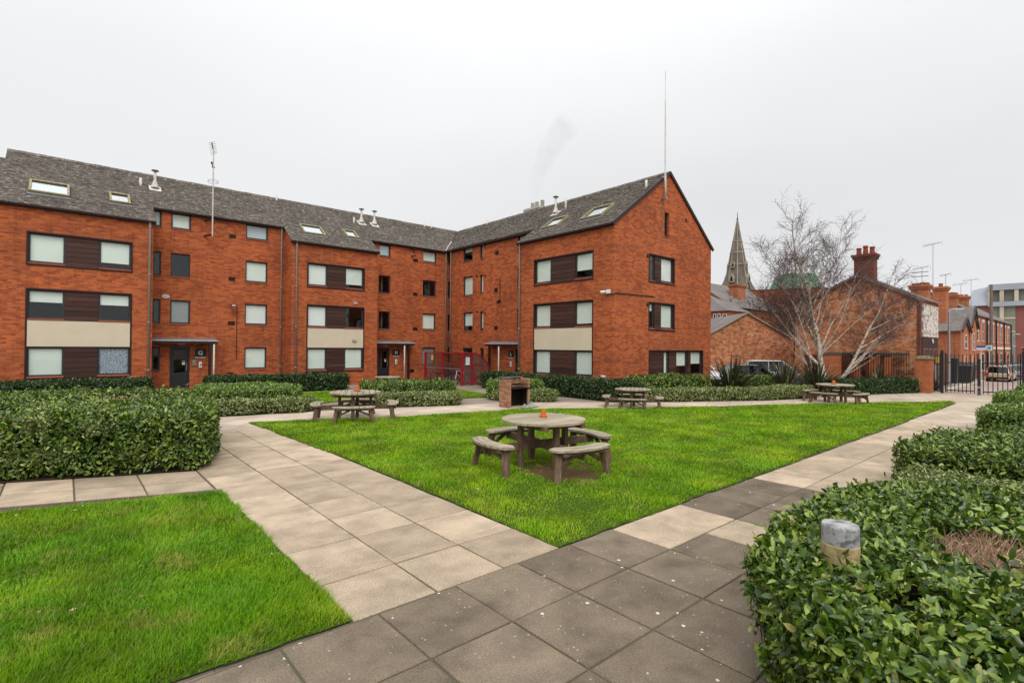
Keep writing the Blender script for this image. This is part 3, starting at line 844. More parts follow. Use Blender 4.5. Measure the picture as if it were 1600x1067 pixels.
s = surround(PGE, *gabh[3]); boards(s, PGE, 18.645, 19.80, 0.69, 1.83, 6); window(s, PGE, 19.81, 20.18, 0.69, 1.835, MINT, 1); boards(s, PGE, 20.2, 20.80, 0.69, 1.83, 6)
window(s, PGE, 20.82, 21.72, 0.69, 1.835, MINT, .62); boards(s, PGE, 21.74, 22.02, 0.69, 1.83, 6); window(s, PGE, 22.04, 23.03, 0.69, 1.835, MINT, .55)

# ---- doors and porches
def entrance(P, u0, u1, z1, letter, c0, c1, post_u, wpost_u, sgn, sign_u, porch_d, where, xdir, stickers=True):
    zt = z1 - 0.02
    mb = MB()
    lbox(mb, P, u0, u1, 0.05, 0.11, zt - 0.06, z1); lbox(mb, P, u0, u0 + 0.06, 0.05, 0.11, 0.08, zt - 0.06); lbox(mb, P, u1 - 0.06, u1, 0.05, 0.11, 0.08, zt - 0.06)
    door = part('door', mb, 'door_dark', block)
    a, b = u0 + 0.065, u1 - 0.065
    mb = MB()
    lbox(mb, P, a, b, 0.07, 0.11, 0.09, 0.75); lbox(mb, P, a, a + 0.09, 0.07, 0.11, 0.75, zt - 0.07); lbox(mb, P, b - 0.09, b, 0.07, 0.11, 0.75, zt - 0.07); lbox(mb, P, a + 0.09, b - 0.09, 0.07, 0.11, zt - 0.16, zt - 0.07)
    part('door_leaf', mb, 'door_dark', door)
    mb = MB(); lbox(mb, P, a + 0.09, b - 0.09, 0.085, 0.092, 0.75, zt - 0.16); part('door_pane', mb, 'glass', door)
    mb = MB(); lbox(mb, P, b - 0.05, b - 0.03, 0.03, 0.05, 0.85, 1.15); part('handle', mb, 'grey_metal', door)
    if stickers:
        mb = MB(); lbox(mb, P, b - 0.20, b - 0.10, 0.078, 0.083, 1.08, 1.24); part('notice', mb, 'white_paint', door)
        mb = MB(); lbox(mb, P, b - 0.19, b - 0.11, 0.074, 0.077, 1.17, 1.225); part('notice_band', mb, 'tail_red', door)
    mb = MB(); lbox(mb, P, u0 - 0.02, u1 + 0.02, -0.06, 0.09, 0.0, 0.085); part('door_step', mb, 'sill_brick', door)
    # porch roof
    d0 = -porch_d
    mb = MB()
    lbox(mb, P, c0, c1, d0, d0 + 0.05, 1.99, 2.10); lbox(mb, P, c0, c1, d0 + 0.05, -0.002, 2.02, 2.08)
    porch = part('porch', mb, 'dark_brown', block)
    mb = MB(); lbox(mb, P, c0 - 0.02, c1 + 0.02, d0 - 0.02, d0 + 0.03, 2.10, 2.155); part('fascia', mb, 'pale_lead', porch)
    mb = MB(); mb.hexa([P(c0, d0 + 0.03, 2.10), P(c1, d0 + 0.03, 2.10), P(c1, -0.004, 2.10), P(c0, -0.004, 2.10), P(c0, d0 + 0.03, 2.14), P(c1, d0 + 0.03, 2.14), P(c1, -0.004, 2.24), P(c0, -0.004, 2.24)])
    part('lead_roof', mb, 'lead', porch)
    mb = MB(); lbox(mb, P, post_u - 0.055, post_u + 0.055, d0 + 0.01, d0 + 0.11, 0, 1.99); part('post', mb, 'dark_brown', porch)
    mb = MB(); pp = P(wpost_u, d0 + 0.02, 0); mb.tube([(pp[0], pp[1], 0.0), (pp[0], pp[1], 1.98)], 0.035, 8); part('downpipe', mb, 'dirty_white', porch, smooth=True)
    mb = MB(); cu = (u0 + u1) / 2; lbox(mb, P, cu - 0.13, cu + 0.16, d0 + 0.30, d0 + 0.36, 1.965, 2.015); part('porch_lamp', mb, 'white_paint', porch)
    # letter board
    bu0, bu1 = sign_u
    bz = 1.56
    t = thing('letter_sign', f'dark square board with white letter {letter} beside the {where} door', 'sign', P((bu0 + bu1) / 2, 0, 1.3), group='block letter signs', world=True)
    mb = MB(); lbox(mb, P, bu0, bu1, -0.02, -0.003, 1.37, 1.76); part('board', mb, 'black_plastic', t, bevel=0.003)
    o = P((bu0 + bu1) / 2, -0.026, bz + 0.025)
    text_mesh('letter', letter, 0.25, 'white_paint', t, o, xdir, 0.003, bold=True)
    mb = MB(); lbox(mb, P, bu0 + 0.01, bu1 - 0.01, -0.028, -0.021, 1.375, 1.405); part('name_strip', mb, 'white_paint', t)
    iu = bu0 + (bu1 - bu0) * 0.5
    t = thing('intercom', f'white door entry handset box under the letter {letter} sign', 'intercom', P(iu, 0, 0.9), group='door entry boxes', world=True)
    mb = MB(); lbox(mb, P, iu - 0.06, iu + 0.06, -0.05, -0.003, 0.94, 1.21); part('case', mb, 'white_paint', t, bevel=0.012)
    mb = MB(); lbox(mb, P, iu - 0.025, iu + 0.025, -0.057, -0.051, 1.03, 1.09); part('button', mb, 'black_plastic', t)
entrance(PFR, 3.37, 4.10, 1.87, 'G', 2.66, 5.06, 4.78, 4.93, 1, (4.29, 4.72), 0.55, 'left hand', (1, 0, 0))
entrance(PFR, 12.93, 13.65, 1.83, 'H', 12.36, 14.95, 14.60, 14.32, 1, (13.84, 14.27), 0.50, 'middle', (1, 0, 0))
entrance(PLR, 18.95, 19.78, 1.83, 'L', 18.21, 21.75, 21.45, 20.62, -1, (19.88, 20.30), 0.42, 'right hand', (0, -1, 0), False)
t = thing('meter_box', 'small drab green box on brick beside the letter G door', 'wall box', PFR(4.27, 0, 1.0), world=True)
mb = MB(); lbox(mb, PFR, 4.20, 4.34, -0.04, -0.003, 1.04, 1.29); part('case', mb, 'tarp', t, bevel=0.006)

# ---- vents, pipes
for P, q in [(PFR, (5.58, 5.86, 6.83, 7.0)), (PFR, (5.57, 5.85, 4.88, 5.05)), (PFR, (5.57, 5.85, 2.86, 3.03)), (PFR, (5.55, 5.83, 0.62, 0.70)), (PFR, (5.35, 5.7, 0.40, 0.50)),
             (PFR, (15.10, 15.40, 6.82, 7.0)), (PFR, (15.11, 15.39, 4.87, 5.05)), (PFR, (15.11, 15.40, 2.87, 3.05)), (PFR, (14.95, 15.22, 0.45, 0.63)),
             (PLR, (21.18, 21.46, 6.88, 7.10)), (PLR, (21.24, 21.51, 4.90, 5.12)), (PLR, (21.21, 21.49, 2.87, 3.07)), (PLR, (22.28, 22.40, 7.44, 7.58)), (PLR, (22.27, 22.38, 5.78, 5.9)), (PLR, (22.24, 22.36, 3.72, 3.84)), (PLR, (23.02, 23.13, 5.85, 5.97)), (PLR, (22.98, 23.1, 3.86, 3.97)),
             (PGE, (21.42, 21.57, 7.78, 7.92)), (PGE, (18.42, 18.54, 5.76, 5.92)), (PGE, (18.42, 18.54, 3.72, 3.86))]:
    u0, u1, z0, z1 = q
    mb = MB(); lbox(mb, P, u0, u1, -0.012, -0.002, z0, z1)
    n = 3
    for i in range(n): lbox(mb, P, u0 + 0.015, u1 - 0.015, -0.024, -0.012, z0 + (z1 - z0) * (i + .25) / n, z0 + (z1 - z0) * (i + .6) / n)
    part('vent_grille', mb, 'dark_brown', block)
for P, u, zt in [(PFB, 2.50, EAVE_B - 0.05), (PFR, 7.84, EAVE_R - 0.05), (PFB, 8.19, EAVE_B - 0.05), (PFR, 17.30, EAVE_R - 0.05), (PLR, 25.58, EAVE_R - 0.05), (PLB, 18.08, EAVE_B - 0.05)]:
    mb = MB(); b = P(u, -0.07, 0)
    mb.tube([P(u, -0.11, zt + 0.02), P(u, -0.075, zt - 0.12), (b[0], b[1], 0.0)], 0.040, 8)
    for z in np.arange(0.9, zt - 0.3, 1.9): mb.tube([(b[0], b[1], z), (b[0], b[1], z + 0.06)], 0.052, 8)
    part('downpipe', mb, 'pipe_taupe', block, smooth=True)

# ---- roof: boarding plus individually laid tiles
OV = 0.13
def zG(y): return EAVE_B + SL * (y - YB)
def zL(x): return EAVE_B + SL * (x - XB)
RZG = zG(RIDGE_Y); RZL = zL(RIDGE_X)
mb = MB()
def roofpoly(pts): mb.add(pts, [tuple(range(len(pts)))])
# front slope of the G/H wing (under the tiles, 3 cm below them)
def g(x, y, e=-0.03): return (x, y, zG(y) + e)
def l(x, y, e=-0.03): return (x, y, zL(x) + e)
def stripG(x0, x1, y0, y1=RIDGE_Y): roofpoly([g(x0, y0), g(x1, y0), g(x1, y1), g(x0, y1)])
stripG(-9.0, -1.85, YB - OV, RIDGE_Y - 0.75); stripG(-1.85, 2.70, YB - OV); stripG(2.70, 7.93, YR - OV); stripG(7.93, 12.40, YB - OV); stripG(12.40, 17.3, YR - OV)
roofpoly([g(17.3, YR - OV), g(17.46, YR - OV), g(RIDGE_X, RIDGE_Y), g(17.3, RIDGE_Y)])
def stripL(y0, y1, x0, x1=RIDGE_X): roofpoly([l(x0, y0), l(x0, y1), l(x1, y1), l(x1, y0)])
stripL(YG - 0.05, 18.26, XB - OV); stripL(18.26, 26.0, XR - OV)
roofpoly([l(XR - OV, 26.0), l(XR - OV, 26.06), l(RIDGE_X, RIDGE_Y), l(RIDGE_X, 26.0)])
# rear slopes
roofpoly([(-1.85, RIDGE_Y, RZG - .03), (RIDGE_X, RIDGE_Y, RZG - .03), (BACK_X + .2, BACK_Y + .2, 6.85), (-1.85, BACK_Y + .2, 6.85)])
roofpoly([(-9.0, RIDGE_Y - .75, RZG - .56), (-1.85, RIDGE_Y - .75, RZG - .56), (-1.85, BACK_Y + .2, 6.8), (-9.0, BACK_Y + .2, 6.8)])
roofpoly([(RIDGE_X, YG - 0.05, RZL - .03), (RIDGE_X, RIDGE_Y, RZL - .03), (BACK_X + .2, BACK_Y + .2, 6.80), (BACK_X + .2, YG - 0.05, 6.80)])
roofpoly([(-1.85, RIDGE_Y - .75, RZG - .56), (-1.85, RIDGE_Y, RZG - .03), (-1.85, RIDGE_Y + .75, RZG - .56)])
roof = part('roof', mb, 'slate', block, recalc=False)
TV, TF = [], []
def add_tile(p00, p10, p11, p01, n, lift, th=0.022):
    o = len(TV)
    j = [random.uniform(-0.006, 0.010) for _ in range(4)]
    for q, hh in ((p00, th + lift + j[0]), (p10, th + lift + j[1]), (p11, lift + j[2]), (p01, lift + j[3])):
        TV.append(tuple(q[i] + n[i] * hh for i in range(3)))
    for q in (p00, p10):
        TV.append(tuple(q[i] + n[i] * (-0.01) for i in range(3)))
    TF.append((o, o + 1, o + 2, o + 3)); TF.append((o + 4, o + 5, o + 1, o)); TF.append((o + 4, o, o + 3)); TF.append((o + 1, o + 5, o + 2))
nG = Vector((0, -SL, 1)).normalized(); nL = Vector((-SL, 0, 1)).normalized()
gauge, tw = 0.086, 0.175
def rowsG(x0, x1, y0, y1):
    k = 0; y = y0
    while y < y1 - 0.02:
        yt = min(y + gauge * 1.5, y1)
        x = x0 - (tw / 2 if k % 2 else 0)
        while x < x1:
            a, b = max(x, x0), min(x + tw - 0.006, x1)
            lim = XR + (y - YR) * (RIDGE_X - XR) / (RIDGE_Y - YR)
            if b - a > 0.03 and a < lim:
                b = min(b, lim)
                dy = random.uniform(-0.012, 0.012)
                add_tile((a, y + dy, zG(y + dy)), (b, y + dy, zG(y + dy)), (b, yt, zG(yt)), (a, yt, zG(yt)), nG, 0.0)
            x += tw
        y += gauge; k += 1
rowsG(-9.0, -1.85, YB - OV, RIDGE_Y - 0.75); rowsG(-1.85, 2.70, YB - OV, RIDGE_Y); rowsG(2.70, 7.93, YR - OV, RIDGE_Y); rowsG(7.93, 12.40, YB - OV, RIDGE_Y); rowsG(12.40, RIDGE_X, YR - OV, RIDGE_Y)
def rowsL(y0, y1, x0, x1):
    k = 0; x = x0
    while x < x1 - 0.02:
        xt = min(x + gauge * 1.5, x1)
        y = y0 - (tw / 2 if k % 2 else 0)
        while y < y1:
            a, b = max(y, y0), min(y + tw - 0.006, y1)
            lim = YR + (x - XR) * (RIDGE_Y - YR) / (RIDGE_X - XR)
            if b - a > 0.03 and a < lim:
                b = min(b, lim)
                dx = random.uniform(-0.012, 0.012)
                add_tile((x + dx, a, zL(x + dx)), (x + dx, b, zL(x + dx)), (xt, b, zL(xt)), (xt, a, zL(xt)), nL, 0.0)
            y += tw
        x += gauge; k += 1
rowsL(YG - 0.05, 18.26, XB - OV, RIDGE_X); rowsL(18.26, RIDGE_Y, XR - OV, RIDGE_X)
mb = MB(); mb.v = TV; mb.f = TF
part('roof_tiles', mb, 'roof_tile', block, kind='stuff', recalc=False)
# ridge tiles, verges, eaves gutters, valley lead
mb = MB()
x = -1.85
while x < RIDGE_X:
    j = random.uniform(-.008, .008)
    mb.hexa([(x, RIDGE_Y - .13, RZG - .06 + j), (x + .29, RIDGE_Y - .13, RZG - .06 + j), (x + .29, RIDGE_Y + .13, RZG - .06 + j), (x, RIDGE_Y + .13, RZG - .06 + j), (x, RIDGE_Y - .03, RZG + .06 + j), (x + .29, RIDGE_Y - .03, RZG + .06 + j), (x + .29, RIDGE_Y + .03, RZG + .06 + j), (x, RIDGE_Y + .03, RZG + .06 + j)]); x += .30
y = YG - .05
while y < RIDGE_Y - .2:
    j = random.uniform(-.008, .008)
    mb.hexa([(RIDGE_X - .13, y, RZL - .06 + j), (RIDGE_X + .13, y, RZL - .06 + j), (RIDGE_X + .13, y + .29, RZL - .06 + j), (RIDGE_X - .13, y + .29, RZL - .06 + j), (RIDGE_X - .03, y, RZL + .06 + j), (RIDGE_X + .03, y, RZL + .06 + j), (RIDGE_X + .03, y + .29, RZL + .06 + j), (RIDGE_X - .03, y + .29, RZL + .06 + j)]); y += .30
part('ridge_tiles', mb, 'roof_tile', block, kind='stuff')
mb = MB()
for a, b, h in [((-9, 2.70), YB - OV, EAVE_B), ((7.93, 12.40), YB - OV, EAVE_B), ((2.70, 7.93), YR - OV, EAVE_R), ((12.40, 17.5), YR - OV, EAVE_R)]:
    mb.box(a[0], b - .035, h - .145, a[1], b + .035, h - .075); mb.box(a[0], b + .04, h - .19, a[1], b + OV - .003, h - .12)
for a, b, h in [((YG - .03, 18.26), XB - OV, EAVE_B), ((18.26, 26.0), XR - OV, EAVE_R)]:
    mb.box(b - .035, a[0], h - .145, b + .035, a[1], h - .075); mb.box(b + .04, a[0], h - .19, b + OV - .003, a[1], h - .12)
part('gutter', mb, 'dark_brown', block)
mb = MB()
mb.beam((XB - .13, YG - .04, EAVE_B - .13), (RIDGE_X, YG - .04, RIDGE_Z + .0), .06, .13); mb.beam((RIDGE_X, YG - .04, RIDGE_Z), (BACK_X + .15, YG - .04, 6.76), .06, .13)
part('bargeboard', mb, 'dark_brown', block)
mb = MB()
mb.beam((XR - .05, YR - .05, EAVE_R - .0), (18.6, YR + 1.24, zG(YR + 1.24) + .03), .12, .03)
part('valley_lead', mb, 'dirty_white', block)

# ---- skylights
def skylight(kind, a0, a1, b0, b1, openpane=False):
    """a = along the eave, b = horizontal distance across the slope"""
    f = (lambda a, b, h: tuple(Vector((a, b, zG(b))) + nG * h)) if kind == 'G' else (lambda a, b, h: tuple(Vector((b, a, zL(b))) + nL * h))
    w = 0.07
    def slab(mb, q0, q1, r0, r1, h0, h1): mb.hexa([f(q0, r0, h0), f(q1, r0, h0), f(q1, r1, h0), f(q0, r1, h0), f(q0, r0, h1), f(q1, r0, h1), f(q1, r1, h1), f(q0, r1, h1)])
    mb = MB()
    slab(mb, a0, a1, b0, b0 + w, -.02, .12); slab(mb, a0, a1, b1 - w, b1, -.02, .12); slab(mb, a0, a0 + w, b0 + w, b1 - w, -.02, .12); slab(mb, a1 - w, a1, b0 + w, b1 - w, -.02, .12)
    s = part('skylight', mb, 'skylight_frame' if not openpane else 'skylight_frame', block)
    mb = MB(); slab(mb, a0 + w, a1 - w, b0 + w, b1 - w, .055, .065); part('pane', mb, 'roof_glass', s)
    mb = MB(); slab(mb, a0 + w, a1 - w, b0 + w, b1 - w, .028, .034); part('blind', mb, 'blind_white' if not openpane else 'dark_brown', s)  # white sheet paints in the pane's sky reflection; dark sheet fills the open one
    mb = MB(); slab(mb, a0 - .03, a1 + .03, b0 - .12, b0 - .002, .012, .035); part('flashing', mb, 'lead', s)
skylight('G', -1.08, 0.06, 25.70, 26.58); skylight('G', 1.27, 1.94, 25.83, 26.55, True); skylight('G', 8.74, 9.82, 25.62, 26.42); skylight('G', 11.02, 11.68, 25.86, 26.55)
skylight('L', 16.40, 17.48, 16.95, 17.78); skylight('L', 13.80, 14.98, 16.92, 17.85)

# ---- flues and roof pipes
def flue(p, h, cone=True):
    mb = MB(); x, y, z = p
    mb.lathe([(.05, -.2), (.05, h), ], (x, y, z), 12)
    f = part('flue', mb, 'dirty_white', block, smooth=True)
    if cone:
        mb = MB(); mb.lathe([(.17, .0), (.16, .03), (.05, .34), (.05, .36)], (x, y, z + .06), 14); part('flue_cone', mb, 'dirty_white', f, smooth=True)
        mb = MB(); mb.lathe([(.04, h - .02), (.15, h + .01), (.13, h + .05), (.03, h + .07)], (x, y, z), 14); part('flue_cap', mb, 'lead', f, smooth=True)
        mb = MB()
        n = nG if y > 26 else nL
        c = Vector(p) + n * .03
        a = Vector((1, 0, 0)) if y > 26 else Vector((0, 1, 0)); b = a.cross(n)
        mb.hexa([c - a * .22 - b * .26 - n * .02, c + a * .22 - b * .26 - n * .02, c + a * .22 + b * .26 - n * .02, c - a * .22 + b * .26 - n * .02, c - a * .22 - b * .26 + n * .02, c + a * .22 - b * .26 + n * .02, c + a * .22 + b * .26 + n * .02, c - a * .22 + b * .26 + n * .02])
        part('flue_flashing', mb, 'dirty_white', f)
for x, y in [(2.93, 27.65), (12.66, 27.75), (13.48, 27.8)]: flue((x, y, zG(y)), .80)
flue((18.62, 18.15, zL(18.62)), .85)
for x, y, h in [(2.42, 27.75, .35), (8.36, 28.72, .25), (17.44, 28.8, .28), (17.95, 28.8, .28), (12.2, 27.7, .3)]: flue((x, y, zG(y)), h, False)
for x, y, h in [(20.0, 25.5, .26), (18.92, 17.75, .6), (19.0, 13.05, .32)]: flue((x, y, zL(x)), h, False)

# ---- chimney behind the L wing ridge
mb = MB(); mb.box(22.2, 23.1, 7.0, 23.1, 24.4, 10.62); mb.box(22.12, 23.02, 10.62, 23.18, 24.48, 10.76)
ch = part('chimney', mb, 'pale_lead', block)
for y in (23.25, 23.75, 24.15):
    mb = MB(); mb.lathe([(.14, 0), (.16, .05), (.12, .12), (.13, .42), (.10, .46)], (22.65, y, 10.76), 12); part('chimney_pot', mb, 'stone_pale', ch, smooth=True)

# ---- things fixed to the walls
t = thing('wall_lamp', 'black swan neck lamp with long conduit on the brick right of the letter G door', 'wall lamp', PFR(5.94, 0, 3.7), group='wall lamps', world=True)
mb = MB(); mb.tube([PFR(5.93, -.03, 1.32), PFR(5.93, -.03, 3.78), PFR(5.80, -.16, 3.80)], .014, 6); part('conduit', mb, 'black_metal', t)
mb = MB(); mb.hexa([PFR(5.62, -.32, 3.70), PFR(5.84, -.32, 3.70), PFR(5.84, -.10, 3.70), PFR(5.62, -.10, 3.70), PFR(5.66, -.28, 3.82), PFR(5.80, -.28, 3.82), PFR(5.80, -.14, 3.82), PFR(5.66, -.14, 3.82)]); part('lamp_head', mb, 'black_metal', t)
mb = MB(); lbox(mb, PFR, 5.66, 5.80, -.325, -.318, 3.715, 3.765); part('lens', mb, 'white_paint', t)
t = thing('wall_lamp', 'black lamp at the foot of a bent conduit on the brick above the bike shelter', 'wall lamp', PLR(20.95, 0, 4.3), group='wall lamps', world=True)
mb = MB(); mb.tube([PLR(21.36, -.03, 5.55), PLR(21.02, -.03, 5.55), PLR(21.02, -.03, 4.45)], .014, 6); part('conduit', mb, 'black_metal', t)
mb = MB(); mb.tube([PLR(21.02, -.03, 4.42), PLR(20.95, -.22, 4.30)], .075, 10); part('lamp_head', mb, 'black_metal', t)
t = thing('security_camera', 'white security camera high on the corner of the gable end', 'security camera', PLB(12.8, 0, 4.1), world=True)
mb = MB(); lbox(mb, PLB, 12.74, 12.92, -.09, -.003, 4.10, 4.26); part('bracket', mb, 'white_paint', t, bevel=.01)
mb = MB(); mb.tube([PLB(12.95, -.09, 4.18), PLB(13.0, -.30, 4.15)], .055, 10); part('camera_body', mb, 'white_paint', t, smooth=True)
mb = MB(); mb.tube([PLB(12.72, -.02, 4.08), (XB - .02, YG - .02, 4.07), (XB + .1, YG - .02, 4.12), (18.95, YG - .02, 4.16)], .02, 6); part('cable', mb, 'dark_brown', t)
t = thing('floodlight', 'small white floodlight low on the brick corner above the clipped hedge', 'floodlight', PLB(13.0, 0, .7), world=True)
mb = MB(); lbox(mb, PLB, 12.92, 13.10, -.16, -.06, .72, .87); part('housing', mb, 'white_paint', t, bevel=.012)
mb = MB(); lbox(mb, PLB, 12.98, 13.18, -.06, -.003, .68, .76); part('bracket', mb, 'black_metal', t)
t = thing('name_plaque', 'oval cream plaque on brick above the reflecting first floor window', 'plaque', PFR(3.2, 0, 3.9), world=True)
mb = MB(); mb.add([PFR(3.2 + .145 * math.cos(a), dd, 3.99 + .085 * math.sin(a)) for dd in (-.03, -.002) for a in np.linspace(0, 2 * math.pi, 24, endpoint=False)], [tuple(range(24))] + [(i, (i + 1) % 24, 24 + (i + 1) % 24, 24 + i) for i in range(24)]); part('plate', mb, 'dirty_white', t)
mb = MB(); lbox(mb, PFR, 3.12, 3.28, -.034, -.031, 3.965, 3.99); part('worn_line', mb, 'pale_lead', t)
t = thing('name_plaque', 'small pale plaque on the bay wall above the dark first floor window', 'plaque', PFB(11.1, 0, 4.1), world=True)
mb = MB(); mb.add([PFB(11.13 + .12 * math.cos(a), dd, 4.13 + .055 * math.sin(a)) for dd in (-.03, -.002) for a in np.linspace(0, 2 * math.pi, 20, endpoint=False)], [tuple(range(20))] + [(i, (i + 1) % 20, 20 + (i + 1) % 20, 20 + i) for i in range(20)]); part('plate', mb, 'pale_lead', t)
t = thing('wall_box', 'small grey box on the cream panel of the middle bay', 'wall box', PFB(11.1, 0, 2.2), world=True)
mb = MB(); lbox(mb, PFB, 10.98, 11.18, -.09, -.01, 2.18, 2.31); part('case', mb, 'pale_lead', t, bevel=.01)
# antenna pole on the left recess
t = thing('aerial_pole', 'tall thin white pole with three antennas bracketed under the left roof', 'aerial', PFR(4.85, -.5, 6.8), world=True)
px_, py_ = 4.83, YR - .42
mb = MB(); mb.tube([(px_, py_, 6.72), (px_, py_, 10.55)], .028, 8); part('pole', mb, 'dirty_white', t)
for z in (6.78, 7.45):
    mb = MB(); mb.beam((px_, py_ + .02, z), (px_ - .24, YR - .003, z - .02), .05, .06); part('bracket', mb, 'black_metal', t)
mb = MB(); mb.torus((px_, py_, 9.12), (0, .25, 1), .20, .009, 28, 5); mb.beam((px_ - .2, py_, 9.12), (px_ + .2, py_, 9.12), .012, .012); part('ring_antenna', mb, 'grey_metal', t)
mb = MB(); mb.beam((px_ - .10, py_ - .15, 10.78), (px_ + .06, py_ + .18, 10.42), .03, .05)
for k in range(7):
    q = Vector((px_ - .10, py_ - .15, 10.78)).lerp(Vector((px_ + .06, py_ + .18, 10.42)), k / 6); mb.beam(q + Vector((-.12, .05, -.06)), q + Vector((.12, -.05, .06)), .01, .01)
part('yagi_antenna', mb, 'black_metal', t)
mb = MB(); mb.beam((px_ - .08, py_, 9.98), (px_ + .02, py_ + .05, 9.78), .03, .07); mb.beam((px_ - .06, py_, 9.76), (px_ + .06, py_, 9.76), .03, .05); part('small_antenna', mb, 'black_metal', t)
# brackets left on the wall of H
t = thing('empty_bracket', 'black empty pole bracket on brick near the right recess top window', 'bracket', PFR(15.0, 0, 7.4), world=True)
mb = MB(); mb.beam(PFR(14.97, -.003, 7.55), PFR(15.10, -.25, 7.52), .04, .06); mb.beam(PFR(15.1, -.003, 7.35), PFR(15.1, -.22, 7.52), .03, .03); part('arm', mb, 'black_metal', t)
mb = MB(); mb.beam(PFR(14.97, -.003, 7.12), PFR(15.12, -.22, 7.14), .04, .05); part('arm', mb, 'black_metal', t)
# the mast on the gable
t = thing('flagpole_mast', 'very tall thin white mast bracketed to the top of the brick gable', 'mast', (19.53, YG - .15, 8.4), world=True)
mb = MB(); mb.tube([(19.54, YG - .16, 8.42), (19.53, YG - .16, 9.4), (19.525, YG - .16, 9.42), (19.51, YG - .16, 12.2), (19.50, YG - .16, 13.55)], [.048, .045, .034, .026, .014], 10); part('pole', mb, 'dirty_white', t, smooth=True)
mb = MB(); mb.tube([(19.50, YG - .16, 13.52), (19.50, YG - .16, 13.98)], .006, 5); part('tip', mb, 'black_metal', t)
for z_, w_ in ((9.38, .06), (8.46, .13)):
    mb = MB(); mb.beam((19.54, YG - .003, z_), (19.54, YG - .22, z_), w_, .08); part('bracket', mb, 'grey_metal', t)
mb = MB(); mb.tube([(19.50, YG - .012, 8.4), (19.50, YG - .012, 6.0)], .011, 5); mb.tube([(19.50, YG - .012, 4.72), (19.50, YG - .012, 3.95)], .011, 5); mb.tube([(19.52, YG - .012, 2.69), (19.52, YG - .012, 1.9)], .011, 5); part('cable', mb, 'lead', t)
# ------------------------------------------------------------------ paths made of single slabs
def slab_mesh(mb, poly, th=0.045):
    """slab with a small chamfer, top at z = 0"""
    c = Vector((sum(p[0] for p in poly) / len(poly), sum(p[1] for p in poly) / len(poly)))
    inn = []
    for p in poly:
        d = (c - Vector(p)); inn.append(Vector(p) + d.normalized() * 0.010)
    n = len(poly)
    tz = [random.uniform(-.003, .003) for _ in range(n)]
    v = [(x, y, -th) for x, y in poly] + [(x, y, -0.006 + t) for (x, y), t in zip(poly, tz)] + [(q.x, q.y, t) for q, t in zip(inn, tz)]
    f = [(i, (i + 1) % n, n + (i + 1) % n, n + i) for i in range(n)] + [(n + i, n + (i + 1) % n, 2 * n + (i + 1) % n, 2 * n + i) for i in range(n)] + [tuple(range(2 * n, 3 * n))]
    mb.add(v, f)
def slab(poly, mat, parent):
    mb = MB(); slab_mesh(mb, poly)
    return part('paving_slab', mb, mat, parent, recalc=False)
def shrink(x0, y0, x1, y1, j=0.0072):
    a, b, c, d = [random.uniform(j * .6, j * 1.6) for _ in range(4)]
    return [(x0 + a, y0 + b), (x1 - c, y0 + b), (x1 - c, y1 - d), (x0 + a, y1 - d)]

cross_path = sheet('slab_path_across', [(-3.5, 0.55), (18.2, 1.0), (18.2, 3.575), (-3.5, 3.575)], -0.011, 'joint')
side_path = sheet('slab_path_along', [(1.575, 3.575), (3.775, 3.575), (3.775, 13.3), (1.575, 13.3)], -0.0105, 'joint')
branch_path = sheet('slab_path_branch', [(1.60, 7.93), (1.60, 9.46), (-2.9, 11.2), (-2.9, 9.3)], -0.012, 'joint')

xs = [-1.68 + 0.694 * i for i in range(29)]
ys = [3.56, 2.832, 2.105, 1.38, 0.66]
for i in range(len(xs) - 1):
    for j in range(len(ys) - 1):
        x0, x1, y1, y0 = xs[i], xs[i + 1], ys[j], ys[j + 1]
        if x0 > 4.3 and j >= 3: continue
        if x0 > 10.0 and j >= 2: continue
        xm = (x0 + x1) / 2
        sh = 0.694 * (0.0)
        if xm < 4.5: m = 'slab_dark'
        elif xm < 5.9: m = 'slab_light' if (j == 0 or (j == 1 and xm > 5.2)) else 'slab_dark'
        elif xm < 8.0: m = 'slab_dark' if j < 2 else 'slab_mid'
        elif xm < 11.4: m = 'slab_light' if j < 2 or xm > 9 else 'slab_mid'
        elif xm < 13.0: m = 'slab_mid'
        else: m = random.choice(['slab_light', 'slab_mid', 'slab_light'])
        slab(shrink(x0, y0, x1, y1), m, cross_path)
cols = [1.60, 2.315, 3.015, 3.745]
rowy = [3.565, 4.275, 4.395] + [4.395 + 0.7275 * k for k in range(1, 13)]
for j in range(len(rowy) - 1):
    for i in range(3):
        off = 0.0
        if rowy[j + 1] - rowy[j] < 0.3:
            slab(shrink(cols[i], rowy[j], cols[i + 1], rowy[j + 1], 0.003), 'slab_light', side_path); continue
        m = 'slab_light' if rowy[j] < 11.0 else 'slab_mid'
        slab(shrink(cols[i], rowy[j] + off, cols[i + 1], rowy[j + 1] + off), m, side_path)
k = -0.385
for i in range(6):
    x1 = 1.585 - 0.735 * i; x0 = x1 - 0.735
    for a, b in ((7.885, 8.625), (8.655, 9.375)):
        P4 = [(x0 + .010, a + (x0 - 1.585) * k + .012), (x1 - .010, a + (x1 - 1.585) * k + .012), (x1 - .010, b + (x1 - 1.585) * k - .012), (x0 + .010, b + (x0 - 1.585) * k - .012)]
        slab(P4, 'slab_light', branch_path)
